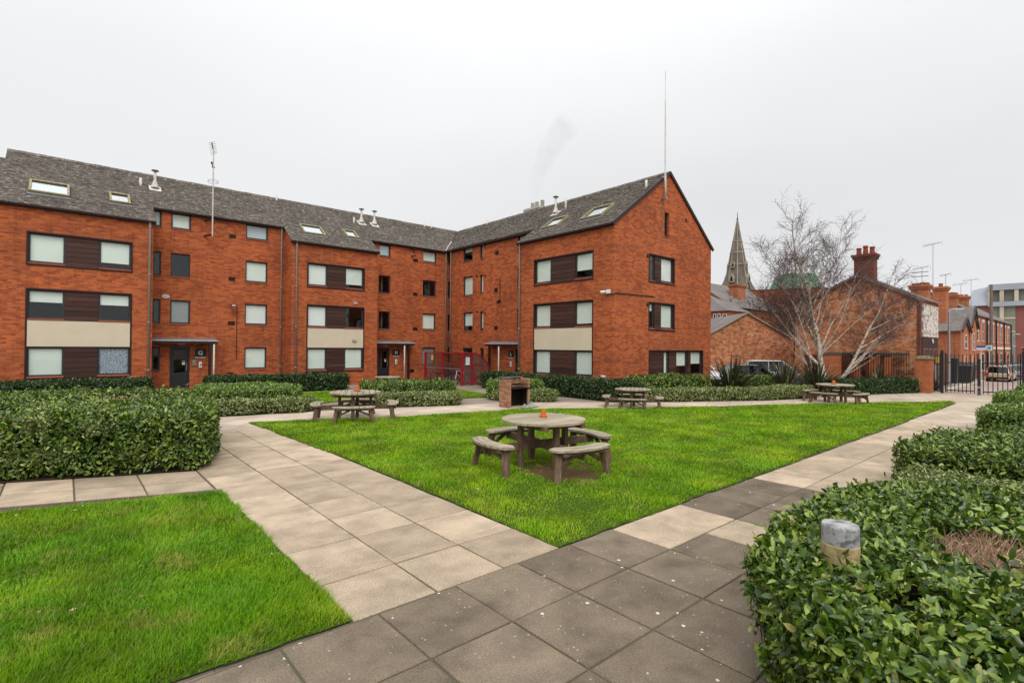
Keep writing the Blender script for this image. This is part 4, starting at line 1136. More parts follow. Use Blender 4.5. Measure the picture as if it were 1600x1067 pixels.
# curved pale path that runs round the far side of the lawn
LAWN_FAR = [(3.55, 14.35), (4.9, 13.75), (6.5, 12.95), (8.6, 12.55), (10.65, 12.15), (12.6, 11.1), (14.2, 10.0), (16.4, 8.85), (18.65, 7.7), (21.2, 6.45), (23.8, 5.15), (25.7, 3.75)]
out = [(1.6, 16.4), (3.2, 15.9), (5.2, 15.6), (7.4, 15.2), (9.9, 14.3), (11.8, 14.0), (13.4, 13.0), (14.95, 11.7), (15.9, 10.95), (18.2, 9.7), (20.3, 8.5), (23.0, 7.6), (25.5, 7.3), (30.4, 5.6), (30.4, 1.4), (17.0, 2.0)]
mbp = MB()
inner = [(1.6, 13.3), (3.0, 13.3)] + LAWN_FAR
def lerp_line(line, t):
    L = [0]
    for a, b in zip(line, line[1:]): L.append(L[-1] + math.dist(a, b))
    s = t * L[-1]
    for i in range(len(line) - 1):
        if s <= L[i + 1] + 1e-9:
            u = (s - L[i]) / max(L[i + 1] - L[i], 1e-9)
            return (line[i][0] + (line[i + 1][0] - line[i][0]) * u, line[i][1] + (line[i + 1][1] - line[i][1]) * u)
    return line[-1]
outer = out[:14]
N = 60
A = [lerp_line(inner, t / N) for t in range(N + 1)]; B = [lerp_line(outer, t / N) for t in range(N + 1)]
vs = [(x, y, -0.004) for x, y in A] + [(x, y, -0.004) for x, y in B]
mbp.add(vs, [(i, i + 1, N + 2 + i, N + 1 + i) for i in range(N)])
o = part('curved_path', mbp, 'paving_pale', recalc=False); o['kind'] = 'structure'
sheet('path_corner', [(1.6, 13.135), (3.79, 13.135), (3.57, 14.36), (3.0, 13.36), (1.6, 13.36)], -0.0075, 'paving_pale')
sheet('gate_path', [(17.755, 1.2), (30.45, 1.2), (30.45, 5.6), (25.7, 3.75), (25.0, 3.60), (17.755, 3.60)], -0.0042, 'paving_pale')

# ------------------------------------------------------------------ lawns
def ragged(poly, amp, step=.11, seed=3):
    r_ = random.Random(seed); out_ = []
    for (x0, y0), (x1, y1) in zip(poly, poly[1:] + poly[:1]):
        L = math.dist((x0, y0), (x1, y1)); n = max(1, int(L / step)); nx, ny = (y1 - y0) / L, -(x1 - x0) / L
        for i in range(n):
            f = i / n; d = amp * (mnoise.noise((x0 + (x1 - x0) * f * 1.0, y0 + (y1 - y0) * f, seed)) * 1.3 + r_.uniform(-.5, .5)) if 0 < i else 0
            out_.append((x0 + (x1 - x0) * f + nx * d, y0 + (y1 - y0) * f + ny * d))
    return out_
LAWN_MAIN = ragged([(3.73, 3.575), (5.2, 3.575), (7.8, 3.575), (12.0, 3.60), (18.0, 3.60), (25.0, 3.66)] + LAWN_FAR[::-1][0:] + [(3.62, 11.4), (3.78, 8.3), (3.76, 5.8)], .034)
LAWN_LEFT = ragged([(1.60, 3.585), (1.61, 7.74), (-0.6, 8.50), (-2.6, 9.22), (-2.6, 3.585)], .024)
mb = MB(); mb.beam((1.63, 7.83, .0), (-2.7, 9.37, .0), .035, .07); o = part('timber_edging', mb, 'old_timber'); o['kind'] = 'structure'
LAWN_BACK = [(5.9, 17.2), (9.2, 18.6), (9.75, 21.6), (5.6, 21.9)]
LAWN_SIDE = [(10.7, 16.3), (13.0, 15.7), (13.6, 19.5), (11.5, 20.2)]
def poly_inside(px, py, poly):
    ins = np.zeros(len(px), bool)
    for (x0, y0), (x1, y1) in zip(poly, poly[1:] + poly[:1]):
        c = ((y0 > py) != (y1 > py)) & (px < (x1 - x0) * (py - y0) / (y1 - y0 + 1e-12) + x0)
        ins ^= c
    return ins
def edge_dist(px, py, poly):
    d = np.full(len(px), 1e9)
    for (x0, y0), (x1, y1) in zip(poly, poly[1:] + poly[:1]):
        dx, dy = x1 - x0, y1 - y0
        t = np.clip(((px - x0) * dx + (py - y0) * dy) / (dx * dx + dy * dy + 1e-12), 0, 1)
        d = np.minimum(d, np.hypot(px - x0 - t * dx, py - y0 - t * dy))
    return d
class VNoise:
    def __init__(s, seed): s.g = np.random.default_rng(seed).random((128, 128))
    def __call__(s, x, y):
        xi = np.floor(x).astype(int); yi = np.floor(y).astype(int); fx = x - xi; fy = y - yi
        fx = fx * fx * (3 - 2 * fx); fy = fy * fy * (3 - 2 * fy)
        g = s.g; a = g[xi % 128, yi % 128]; b = g[(xi + 1) % 128, yi % 128]; c = g[xi % 128, (yi + 1) % 128]; d = g[(xi + 1) % 128, (yi + 1) % 128]
        return (a * (1 - fx) + b * fx) * (1 - fy) + (c * (1 - fx) + d * fx) * fy
vn1, vn2 = VNoise(1), VNoise(2)
def lawn_z(px, py, poly):
    e = np.clip(edge_dist(px, py, poly) / 0.22, 0, 1)
    return 0.004 + 0.022 * e + 0.02 * (vn1(px * 1.3, py * 1.3) - .5) * e
def wear(px, py):
    """0 = bare earth, 1 = full grass (worn ground under the near table and thin grass near the corner)"""
    d = np.hypot((px - 5.95) * 1.15, (py - 5.62) * 1.0) + (vn2(px * 3, py * 3) - .5) * 1.0 + (vn1(px * 9, py * 9) - .5) * .4
    w = np.clip((d - 0.34) / 0.5, 0.03, 1)
    d2 = np.hypot(px - 4.6, py - 4.5) + (vn2(px * 2.2 + 9, py * 2.2) - .5) * 1.6
    w = np.minimum(w, 0.30 + 0.70 * np.clip((d2 - .3) / 1.3, 0, 1))
    spots = vn1(px * 2.7 + 31, py * 2.7 + 11)
    w *= np.clip((spots - 0.06) / 0.08, 0.55, 1)
    return w
def lawn_ground(name, poly, step):
    xa, ya = np.array(poly).min(0); xb, yb = np.array(poly).max(0)
    bnd = []
    for (x0, y0), (x1, y1) in zip(poly, poly[1:] + poly[:1]):
        n = max(1, int(math.dist((x0, y0), (x1, y1)) / 0.12))
        for i in range(n): bnd.append((x0 + (x1 - x0) * i / n, y0 + (y1 - y0) * i / n))
    gx, gy = np.meshgrid(np.arange(xa, xb, step), np.arange(ya, yb, step)); gx = gx.ravel() + rng.uniform(-.01, .01, gx.size); gy = gy.ravel() + rng.uniform(-.01, .01, gy.size)
    m = poly_inside(gx, gy, poly); gx, gy = gx[m], gy[m]; m = edge_dist(gx, gy, poly) > step * .45; gx, gy = gx[m], gy[m]
    from mathutils.geometry import delaunay_2d_cdt
    pts = [Vector(p) for p in bnd] + [Vector((a, b)) for a, b in zip(gx, gy)]
    nb = len(bnd)
    r = delaunay_2d_cdt(pts, [(i, (i + 1) % nb) for i in range(nb)], [list(range(nb))], 1, 1e-5)
    V = np.array([(p.x, p.y) for p in r[0]])
    z = lawn_z(V[:, 0], V[:, 1], poly)
    mb = MB(); mb.v = [(float(a), float(b), float(c)) for (a, b), c in zip(V, z)]; mb.f = [tuple(f) for f in r[2]]
    o = part(name, mb, 'lawn_soil', smooth=True); o['kind'] = 'structure'
    return o
lawn_ground('lawn', LAWN_MAIN, 0.30); lawn_ground('lawn', LAWN_LEFT, 0.2); lawn_ground('lawn', LAWN_BACK, 0.5); lawn_ground('lawn', LAWN_SIDE, 0.5)

def scatter(poly, dens_fn, dmax, box=None):
    xa, ya = np.array(poly).min(0) - .02; xb, yb = np.array(poly).max(0) + .02
    if box: xa, ya, xb, yb = max(xa, box[0]), max(ya, box[1]), min(xb, box[2]), min(yb, box[3])
    n = int((xb - xa) * (yb - ya) * dmax)
    px = rng.uniform(xa, xb, n); py = rng.uniform(ya, yb, n)
    d = np.hypot(px, py)
    # only what the picture, or a step to its side, can show
    az = np.degrees(np.arctan2(py, px)) - 49.03
    keep = (rng.random(n) < dens_fn(d) / dmax) & (np.abs(az) < 56)
    px, py = px[keep], py[keep]
    k = poly_inside(px, py, poly); return px[k], py[k]

def grass(name, poly, label):
    def dens(d): return np.clip(21000 * (3.2 / np.maximum(d, 3.2)) ** 1.75, 500, 21000)
    px, py = scatter(poly, dens, 21000)
    w = wear(px, py) if poly is LAWN_MAIN else 0.6 + 0.4 * np.clip(vn2(px * 2.1 + 3, py * 2.1) * 2.2, 0, 1)
    ed = edge_dist(px, py, poly); w = w * np.clip(.35 + ed / .09 + (vn1(px * 6, py * 6) - .5), .25, 1)
    k = rng.random(len(px)) < w
    px, py, w = px[k], py[k], w[k]
    n = len(px)
    d = np.hypot(px, py)
    z = lawn_z(px, py, poly) - 0.006
    tall = 0.55 + 0.9 * vn1(px * 1.7 + 50, py * 1.7) 
    left = poly is LAWN_LEFT
    h = rng.uniform(0.028, 0.068, n) * tall * (1.18 if left else 0.92) * np.clip(w + .25, .4, 1)
    wd = rng.uniform(0.0026, 0.0046, n) * np.clip(d / 4.0, 1, 4.5)
    a = rng.uniform(0, 2 * np.pi, n); tilt = rng.uniform(0.05, 0.95, n)
    lean = vn2(px * 2 + 20, py * 2 + 40) * 6.28
    dx = np.cos(a) * tilt + 0.16 * np.cos(lean); dy = np.sin(a) * tilt + 0.16 * np.sin(lean)
    spill = (edge_dist(px, py, poly) < .03) & (rng.random(n) < .6)
    cxy = np.array(poly).mean(0); ox, oy = px - cxy[0], py - cxy[1]; on = np.hypot(ox, oy) + 1e-6
    dx = np.where(spill, dx + .7 * ox / on, dx); dy = np.where(spill, dy + .7 * oy / on, dy)
    sx, sy = -np.sin(a + .6), np.cos(a + .6)
    V = np.empty((n, 5, 3))
    def row(i, f, ww, s):
        V[:, i, 0] = px + dx * h * f ** 1.6 + s * sx * wd * ww; V[:, i, 1] = py + dy * h * f ** 1.6 + s * sy * wd * ww; V[:, i, 2] = z + h * (f - 0.28 * tilt * f * f)
    row(0, 0, .7, -1); row(1, 0, .7, 1); row(2, .55, .6, -1); row(3, .55, .6, 1); row(4, 1.0, 0, 1)
    base = (np.arange(n) * 5)[:, None]
    F3 = np.concatenate([base + np.array([[0, 1, 3]]), base + np.array([[0, 3, 2]]), base + np.array([[2, 3, 4]])])
    me = bpy.data.meshes.new(name)
    me.vertices.add(n * 5); me.vertices.foreach_set('co', V.reshape(-1).astype(np.float32))
    nf = len(F3)
    me.loops.add(nf * 3); me.loops.foreach_set('vertex_index', F3.reshape(-1).astype(np.int32))
    me.polygons.add(nf); me.polygons.foreach_set('loop_start', np.arange(0, nf * 3, 3, dtype=np.int32))
    me.polygons.foreach_set('use_smooth', np.ones(nf, bool))
    me.update(calc_edges=True)
    me.materials.append(MAT['grass_lush' if left else 'grass_blade'])
    o = bpy.data.objects.new(name, me); COL.objects.link(o)
    tag(o, label, 'grass', kind='stuff')
    return n
ng = grass('grass', LAWN_MAIN, 'short bright green grass of the triangular lawn round the tables')
ng += grass('grass', LAWN_LEFT, 'longer bright green grass of the lawn in the near left corner')
ng += grass('grass', LAWN_BACK, 'strip of green grass behind the low hedges in front of the middle bay')
ng += grass('grass', LAWN_SIDE, 'patch of green grass in front of the bike shelter')
print('grass blades', ng)

# fallen leaves and daisies on the near lawns, stuff
def litter(name, n, polys, size, mat, label, zoff):
    mb = MB()
    for i in range(n):
        for _ in range(200):
            poly = random.choice(polys); a = np.array(poly); x = random.uniform(a[:, 0].min(), a[:, 0].max()); y = random.uniform(a[:, 1].min(), min(a[:, 1].max(), 11))
            if poly_inside(np.array([x]), np.array([y]), poly)[0] and math.hypot(x, y) < 12: break
        an = random.uniform(0, 6.28); s = size * random.uniform(.6, 1.3); z = zoff + random.uniform(0, .01)
        c, q = math.cos(an) * s, math.sin(an) * s
        t = random.uniform(-.3, .3) * s
        mb.add([(x - c, y - q, z), (x + q * .5, y - c * .5, z + t + .004), (x + c, y + q, z + .006), (x - q * .5, y + c * .5, z - t + .004)], [(0, 1, 2), (0, 2, 3)])
    o = part(name, mb, mat, recalc=False); tag(o, label, 'leaves', kind='stuff')
litter('fallen_leaves', 46, [LAWN_MAIN, LAWN_LEFT], .022, 'leaf_brown', 'few dry brown leaves lying about on the lawns', .05)
litter('white_petals', 26, [LAWN_MAIN, LAWN_LEFT], .010, 'white_paint', 'scattered tiny white flecks on the grass', .055)
# worn soil strip that shows between slabs and lawn edge
mb = MB()
sheet('planting_bed', [(2.45, -1.6), (2.50, 0.45), (2.92, .95), (3.38, 1.38), (4.05, 1.70), (6.2, 1.95), (17.0, 2.1), (17.0, -3), (6, -3)], 0.012, 'soil')
sheet('planting_bed', [(-2.8, 11.0), (1.62, 9.43), (2.05, 10.5), (2.2, 14.7), (-2.8, 16.3)], 0.006, 'soil')
# ------------------------------------------------------------------ hedges: leaf by leaf
def leaf_mesh_data():
    """unit leaf along +X, width 1 along Y, folded along its midrib"""
    v = np.array([(0, 0, 0), (.38, -.5, .10), (.40, 0, -.02), (.38, .5, .10), (1, 0, -.06)])
    f = np.array([(0, 1, 2), (1, 4, 2), (0, 2, 3), (2, 4, 3)])
    v2 = np.array([(0, 0, 0), (.30, -.43, .09), (.68, -.40, .05), (1, 0, -.10), (.68, .40, .05), (.30, .43, .09), (.32, 0, 0), (.70, 0, -.03)])
    f2 = np.array([(0, 1, 6), (1, 2, 7), (1, 7, 6), (2, 3, 7), (0, 6, 5), (6, 7, 4), (6, 4, 5), (7, 3, 4)])
    return (v, f), (v2, f2)
LEAF_S, LEAF_O = leaf_mesh_data()
def leaf_cloud(name, P, Nrm, size, ratio, mat, parent=None, jitter=0.75, gen=rng, singles=0, single_mat=None, droop=0.0, oval=False):
    """leaves at points P whose outer faces look roughly along Nrm; the `singles` nearest ones become objects of their own"""
    LV, LF = LEAF_O if oval else LEAF_S
    nv = len(LV)
    n = len(P)
    X = gen.normal(size=(n, 3)); X -= (X * Nrm).sum(1)[:, None] * Nrm * 0.55
    X += Nrm * gen.uniform(-.1, .75, n)[:, None]; X[:, 2] += 0.25 - droop
    X /= np.linalg.norm(X, axis=1)[:, None]
    Z = Nrm + gen.normal(size=(n, 3)) * jitter; Z[:, 2] += .35
    Z -= (Z * X).sum(1)[:, None] * X; Z /= np.linalg.norm(Z, axis=1)[:, None] + 1e-9
    Y = np.cross(Z, X)
    s = size * gen.uniform(.42, 1.32, n); wd = s * ratio * gen.uniform(.8, 1.2, n)
    off = ORG.get(parent.name, (0, 0, 0)) if parent else (0, 0, 0)
    Q = P - np.array(off)
    keep = np.ones(n, bool)
    if singles:
        dist = np.linalg.norm(P - np.array([0, 0, 2.0]), axis=1)
        vis = ((P - np.array([0, 0, 2.0])) * Nrm).sum(1) < 0
        az = np.degrees(np.arctan2(P[:, 1], P[:, 0])) - 49.03
        score = s / dist - 10 * (~vis) - 10 * (np.abs(az) > 40)
        idx = np.argsort(-score)[:singles]
        keep[idx] = False
        me = mesh_from('leaf', [tuple(map(float, q)) for q in LV], [tuple(map(int, q)) for q in LF]); me.materials.append(MAT[single_mat])
        for i in idx:
            o = bpy.data.objects.new('leaf', me); COL.objects.link(o); o.parent = parent
            m = Matrix.Identity(4)
            for r in range(3):
                m[r][0] = X[i, r] * s[i]; m[r][1] = Y[i, r] * wd[i]; m[r][2] = Z[i, r] * s[i]; m[r][3] = Q[i, r]
            o.matrix_local = m
    Q, X, Y, Z, s, wd = Q[keep], X[keep], Y[keep], Z[keep], s[keep], wd[keep]
    n = len(Q)
    V = Q[:, None, :] + LV[None, :, 0:1] * (X * s[:, None])[:, None, :] + LV[None, :, 1:2] * (Y * wd[:, None])[:, None, :] + LV[None, :, 2:3] * (Z * s[:, None])[:, None, :]
    F = (LF[None] + (np.arange(n) * nv)[:, None, None]).reshape(-1, 3)
    me = bpy.data.meshes.new(name)
    me.vertices.add(n * nv); me.vertices.foreach_set('co', V.reshape(-1).astype(np.float32))
    nf = len(F); me.loops.add(nf * 3); me.loops.foreach_set('vertex_index', F.reshape(-1).astype(np.int32))
    me.polygons.add(nf); me.polygons.foreach_set('loop_start', np.arange(0, nf * 3, 3, dtype=np.int32)); me.update(calc_edges=True)
    me.materials.append(MAT[mat])
    o = bpy.data.objects.new(name, me); COL.objects.link(o); o['kind'] = 'stuff'
    if parent: o.parent = parent
    return o

def ccw(poly):
    a = sum(x0 * y1 - x1 * y0 for (x0, y0), (x1, y1) in zip(poly, poly[1:] + poly[:1]))
    return poly if a > 0 else poly[::-1]
def hedge_points(poly, h, dens, layers=((0.0, 1.0), (0.05, .8)), rough=0.05, top_round=0.06, gen=rng, zb=0.03, undercut=0.0):
    poly = ccw(poly); P = []; Nn = []
    for depth, frac in layers:
        for (x0, y0), (x1, y1) in zip(poly, poly[1:] + poly[:1]):
            L = math.dist((x0, y0), (x1, y1)); n = int(L * h * dens * frac)
            if not n: continue
            t = gen.random(n); z = zb + (h - zb) * gen.random(n) ** 0.9
            nx, ny = (y1 - y0) / L, -(x1 - x0) / L
            bul = (vn1(t * L * 2.3 + x0 * 3, z * 2.5 + y0) - .5) * rough * 2.4 - depth + gen.normal(0, .012, n)
            bul -= top_round * np.clip((z - h + .12) / .12, 0, 1) ** 2 + .05 * np.clip((.16 - z) / .16, 0, 1) + undercut * np.clip(1 - z / (h * .8), 0, 1)
            P.append(np.stack([x0 + (x1 - x0) * t + nx * bul, y0 + (y1 - y0) * t + ny * bul, z], 1))
            Nn.append(np.tile([nx, ny, .15], (n, 1)))
        a = np.array(poly); xa, ya = a.min(0); xb, yb = a.max(0)
        n = int((xb - xa) * (yb - ya) * dens * frac)
        px = gen.uniform(xa, xb, n); py = gen.uniform(ya, yb, n)
        k = poly_inside(px, py, poly); px, py = px[k], py[k]
        e = edge_dist(px, py, poly)
        z = h - depth + (vn2(px * 2.4, py * 2.4) - .5) * rough * 2.2 + (vn1(px * 7, py * 7) - .5) * rough + gen.normal(0, .014, len(px)) - top_round * np.clip(1 - e / .12, 0, 1) ** 2
        P.append(np.stack([px, py, z], 1)); Nn.append(np.tile([0, 0, 1.0], (len(px), 1)))
    return np.concatenate(P), np.concatenate(Nn)
def inset(poly, d):
    poly = ccw(poly); n = len(poly); out = []
    for i in range(n):
        p0, p1, p2 = Vector(poly[i - 1]), Vector(poly[i]), Vector(poly[(i + 1) % n])
        a = (p1 - p0).normalized(); b = (p2 - p1).normalized()
        na, nb = Vector((-a.y, a.x)), Vector((-b.y, b.x))
        m = (na + nb); m /= max(m.length_squared, 1e-6) / 2 if m.length_squared else 1
        q = p1 + m * d
        out.append((q.x, q.y))
    return out
def hedge(poly, h, leaf, ratio, dens, mat, label, rough=.04, group='clipped hedges round the lawn', singles=0, layers=((0.0, 1.0), (0.06, .8)), core=0.10, name='hedge', top_round=.06, cut=None, holes=None, oval=False, undercut=0.0):
    cx = sum(p[0] for p in poly) / len(poly); cy = sum(p[1] for p in poly) / len(poly)
    t = thing(name, label, 'hedge', (cx, cy, 0), group=group, world=True)
    P, Nn = hedge_points(poly, h, dens, layers, rough, top_round, undercut=undercut)
    if holes is not None:
        k = holes(P); P, Nn = P[k], Nn[k]
    if oval:
        gap = vn1(P[:, 0] * 5.3 + P[:, 2] * 4.1, P[:, 1] * 5.3 + P[:, 2] * 3.3) + rng.uniform(-.12, .12, len(P))
        k = gap > .15; P, Nn = P[k], Nn[k]
        # young shoots that stand out of the clipped faces
        ns = int(len(P) / 55); pick = rng.choice(len(P), ns, replace=False); SP, SN = [], []
        for q, m_ in zip(P[pick], Nn[pick]):
            d_ = np.array(m_) * .6 + np.array([rng.normal(0, .35), rng.normal(0, .35), .8]); d_ /= np.linalg.norm(d_)
            L_ = rng.uniform(.04, .13)
            for f_ in (.35, .65, .85, 1.0):
                SP.append(q + d_ * L_ * f_); SN.append(d_ + rng.normal(0, .4, 3))
        P = np.concatenate([P, SP]); SN = np.array(SN); SN /= np.linalg.norm(SN, axis=1)[:, None]; Nn = np.concatenate([Nn, SN])
    leaf_cloud('foliage', P, Nn, leaf, ratio, mat, t, singles=singles, single_mat=mat + '_single' if singles else None, oval=oval)
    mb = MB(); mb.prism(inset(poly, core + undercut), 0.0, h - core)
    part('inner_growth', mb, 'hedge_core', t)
    # bare stems that hold the leaves
    mb = MB()
    a = np.array(poly); 
    for _ in range(int(min(60, 10 + 6 * (a[:, 0].max() - a[:, 0].min())))):
        i = random.randrange(len(poly)); q0 = Vector(poly[i]); q1 = Vector(poly[(i + 1) % len(poly)])
        b = q0.lerp(q1, random.random()); c = Vector((cx, cy)); b = b + (c - b).normalized() * (.05 + .05 * random.random())
        mb.tube([(b.x, b.y, 0), (b.x + random.uniform(-.05, .05), b.y + random.uniform(-.05, .05), h * .55)], [.006, .003], 4, cap=False)
    s = part('stems', mb, 'shrub_twig', t, recalc=False); s['kind'] = 'stuff'
    return t

# near right bed ------------------------------------------------------------
NEAR = [(2.48, .74), (2.78, 1.01), (3.23, 1.42), (3.9, 1.62), (4.8, 1.66), (5.5, 1.5), (6.0, 1.25), (6.3, .6), (6.4, -.8), (2.40, -.8), (2.36, .2)]
brown_c = np.array([4.62, -0.02])
DEAD = (4.40, .46)
def near_hole(P): return ~((np.hypot((P[:, 0] - DEAD[0]) / .40, (P[:, 1] - DEAD[1]) / .30) < 1) & (P[:, 2] > .48))
BOLL = (3.42, 1.01)
def near_hole2(P): return near_hole(P) & ~((np.hypot(P[:, 0] - BOLL[0], P[:, 1] - BOLL[1]) < .135) & (P[:, 2] > .50))
NH = .75
hedge(NEAR, NH, .058, .50, 1900, 'leaf_dark', 'big glossy dark green hedge filling the near right corner round the low bollard light', .055, singles=300, layers=((0.0, 1.0), (0.05, .7), (.11, .5)), core=.16, holes=near_hole2, top_round=.12, oval=True, undercut=.06)
# dead brown patch in it
t = thing('dead_foliage', 'patch of dry brown dead shoots inside the near right hedge', 'dead plant', (DEAD[0], DEAD[1], .7), world=True)
mb = MB()
for _ in range(900):
    a = random.uniform(0, 6.28); r = math.sqrt(random.random()); x = DEAD[0] + .42 * r * math.cos(a); y = DEAD[1] + .32 * r * math.sin(a)
    d = Vector((random.uniform(-1, 1), random.uniform(-1, 1), random.uniform(.5, 1.6))).normalized() * random.uniform(.06, .15)
    b = Vector((x, y, .66 + random.uniform(-.04, .03)))
    mb.tube([b, b + d * .6 + Vector((0, 0, .01)), b + d], [.0028, .002, .001], 3, cap=False)
o = part('dry_shoots', mb, 'leaf_brown', t, recalc=False); o['kind'] = 'stuff'
mb = MB(); mb.lathe([(.36, .50), (.34, .60), (.1, .63)], (*DEAD, 0), 16); part('dead_thatch', mb, 'dirt_path', t)

hedge([(9.0, 1.75), (9.2, 2.03), (11.3, 1.80), (13.0, .95), (13.4, -1.2), (9.2, -1.2), (8.8, .5)], .62, .07, .42, 900, 'leaf_dark', 'glossy dark green hedge block on the right, second from the camera', .06, singles=0, layers=((0.0, 1.0), (0.06, .7)), core=.13, oval=True)
hedge([(16.6, 1.75), (16.85, 2.03), (18.6, 2.05), (20.0, 1.2), (20.0, -.6), (16.6, -.6)], .55, .08, .45, 620, 'leaf_bright', 'bright green hedge block on the right, third from the camera', .05, core=.12)
hedge([(22.0, 2.1), (22.3, 2.32), (24.2, 2.3), (25.2, 1.4), (25.2, -.2), (22.0, -.2)], .58, .09, .45, 500, 'leaf_bright', 'bright green hedge block on the right, fourth from the camera', .05, core=.12)
hedge([(26.6, 2.15), (29.4, 2.05), (29.8, .5), (26.6, .3)], .62, .10, .45, 420, 'leaf_bright', 'bright green hedge block by the gate, farthest of the right hand row', .05, core=.12)
# variegated shoots between the near blocks
hedge([(6.25, 1.50), (8.4, 1.70), (8.6, .6), (6.45, .5)], .44, .045, .55, 1500, 'leaf_variegated', 'low cream edged shrub between the two nearest hedges on the right', .06, core=.12, layers=((0, 1.0), (.05, .6)))

# near left bed -------------------------------------------------------------
LEFTH = [(1.63, 9.36), (1.86, 9.75), (2.10, 10.7), (2.22, 14.3), (2.0, 14.75), (-.9, 15.6), (-3.6, 16.4), (-4.0, 12.1), (-.75, 10.34), (.6, 9.78)]
def left_hole(P): return ~((np.hypot((P[:, 0] - 1.05) / .75, (P[:, 1] - 13.3) / .85) < 1) & (P[:, 2] > .6))
hedge(LEFTH, .89, .075, .46, 1100, 'leaf_dark', 'big square clipped dark green hedge in the left bed beside the slab path', .06, singles=300, layers=((0.0, 1.0), (0.06, .7)), core=.13, holes=left_hole, oval=True)
t = thing('dead_foliage', 'reddish brown bare patch in the top of the big left hedge', 'dead plant', (1.05, 13.3, .6), world=True)
P_ = np.stack([1.05 + rng.normal(0, .38, 700), 13.3 + rng.normal(0, .42, 700), .80 + rng.normal(0, .04, 700)], 1)
leaf_cloud('dry_leaves', P_, np.tile([0, 0, 1.0], (700, 1)), .07, .4, 'leaf_brown', t)
# cream and grey-green climbing shrub over the left part of that hedge
t = thing('variegated_shrub', 'cream variegated shrub growing through the front of the big left hedge', 'shrub', (0.1, 10.2, 0), world=True)
n = 5200
u = rng.beta(1.2, 2.2, n); zz = rng.beta(2.2, 1.3, n)
fx = -.75 + 1.55 * u; fy = 10.44 - (fx + .75) * .51 - .03 + rng.normal(0, .02, n)
m = (vn1(fx * 3.2 + 7, zz * 3.6) + rng.uniform(-.15, .15, n) > .56)
P1 = np.stack([fx, fy, .06 + .84 * zz], 1)[m]; N1 = np.tile([-.45, -.89, .25], (len(P1), 1))
n2 = 5200; tx = rng.uniform(-.75, 1.9, n2); ty = 10.44 - (tx + .75) * .35 + rng.uniform(.0, 2.2, n2) ** 1.2
m = (vn2(tx * 2.4 + 3, ty * 2.4) + rng.uniform(-.15, .15, n2) > .52) & poly_inside(tx, ty, LEFTH)
P2 = np.stack([tx, ty, .905 + (vn2(tx * 2.4, ty * 2.4) - .5) * .13 + rng.normal(0, .012, n2)], 1)[m]
leaf_cloud('foliage', np.concatenate([P1, P2]), np.concatenate([N1, np.tile([0, 0, 1.0], (len(P2), 1))]), .05, .55, 'leaf_variegated', t)
# hedges along the building ---------------------------------------------------
hedge([(-5, 23.1), (2.45, 23.1), (2.5, 24.1), (-5, 24.2)], .66, .10, .5, 330, 'leaf_deep', 'low dark hedge at the foot of the left bay wall', .03, core=.10)
hedge([(4.25, 23.3), (4.5, 22.65), (9.5, 22.2), (9.75, 22.5), (9.75, 23.5), (4.3, 24.2)], .66, .10, .5, 330, 'leaf_deep', 'long low dark hedge in front of the middle of the left wing', .03, core=.10)
# left island: dark block with cream edging
hedge([(3.15, 16.5), (5.45, 16.2), (5.75, 17.0), (5.5, 19.2), (3.2, 19.4)], .66, .085, .5, 480, 'leaf_bright', 'clipped green hedge block behind the cream edging left of the lawn', .04, core=.11)
hedge([(2.95, 15.95), (5.35, 15.45), (5.75, 15.75), (5.85, 16.15), (3.0, 16.45)], .40, .065, .6, 800, 'leaf_variegated', 'low cream edging hedge at the left tip of the lawn', .05, core=.10)
# middle island
hedge([(7.85, 15.95), (10.2, 15.0), (10.75, 15.4), (11.0, 16.5), (8.4, 17.7), (7.8, 17.2)], .68, .085, .5, 480, 'leaf_dark', 'clipped dark green hedge block behind the cream edging left of the brick barbecue', .04, core=.11)
hedge([(7.6, 15.2), (9.95, 14.2), (10.35, 14.5), (10.3, 14.9), (7.8, 15.85)], .41, .065, .6, 800, 'leaf_variegated', 'low cream edging hedge nearest the back of the second round table', .05, core=.10)
# island behind the barbecue
hedge([(11.95, 15.0), (13.6, 13.85), (14.05, 14.4), (13.9, 15.3), (12.6, 16.0)], .66, .085, .5, 480, 'leaf_bright', 'clipped green hedge block just behind the brick barbecue', .04, core=.11)
hedge([(12.0, 14.1), (13.25, 12.95), (13.75, 13.2), (13.6, 13.7), (11.9, 14.8)], .38, .065, .6, 800, 'leaf_variegated', 'low cream edging hedge to the right of the brick barbecue', .05, core=.10)
# long hedge along the L wing and round the gable
hedge([(15.0, 11.65), (15.85, 11.0), (16.1, 12.3), (15.95, 19.6), (15.05, 19.7)], .74, .09, .5, 420, 'leaf_deep', 'long straight dark hedge in front of the right wing', .03, core=.10)
hedge([(16.3, 11.3), (19.0, 10.1), (19.7, 10.7), (19.6, 12.2), (16.4, 12.2)], .80, .09, .5, 430, 'leaf_dark', 'bushy green hedge under the gable windows', .09, core=.12)
hedge([(15.95, 10.95), (20.2, 8.5), (23.0, 7.72), (23.1, 8.4), (20.6, 9.3), (16.3, 11.25)], .47, .06, .6, 760, 'leaf_variegated', 'long low cream edging hedge in front of the sword leaved plants', .05, core=.10)
hedge([(21.7, 10.0), (23.2, 9.4), (23.9, 10.2), (22.4, 11.0)], .78, .085, .5, 420, 'leaf_dark', 'short dark hedge between the two clumps of sword leaves', .04, core=.11)
hedge([(25.0, 7.65), (25.6, 7.15), (29.6, 5.55), (29.95, 5.75), (30.1, 6.4), (25.6, 8.2)], .62, .09, .5, 420, 'leaf_deep', 'dark clipped hedge left of the brick gate pillar', .03, core=.10)

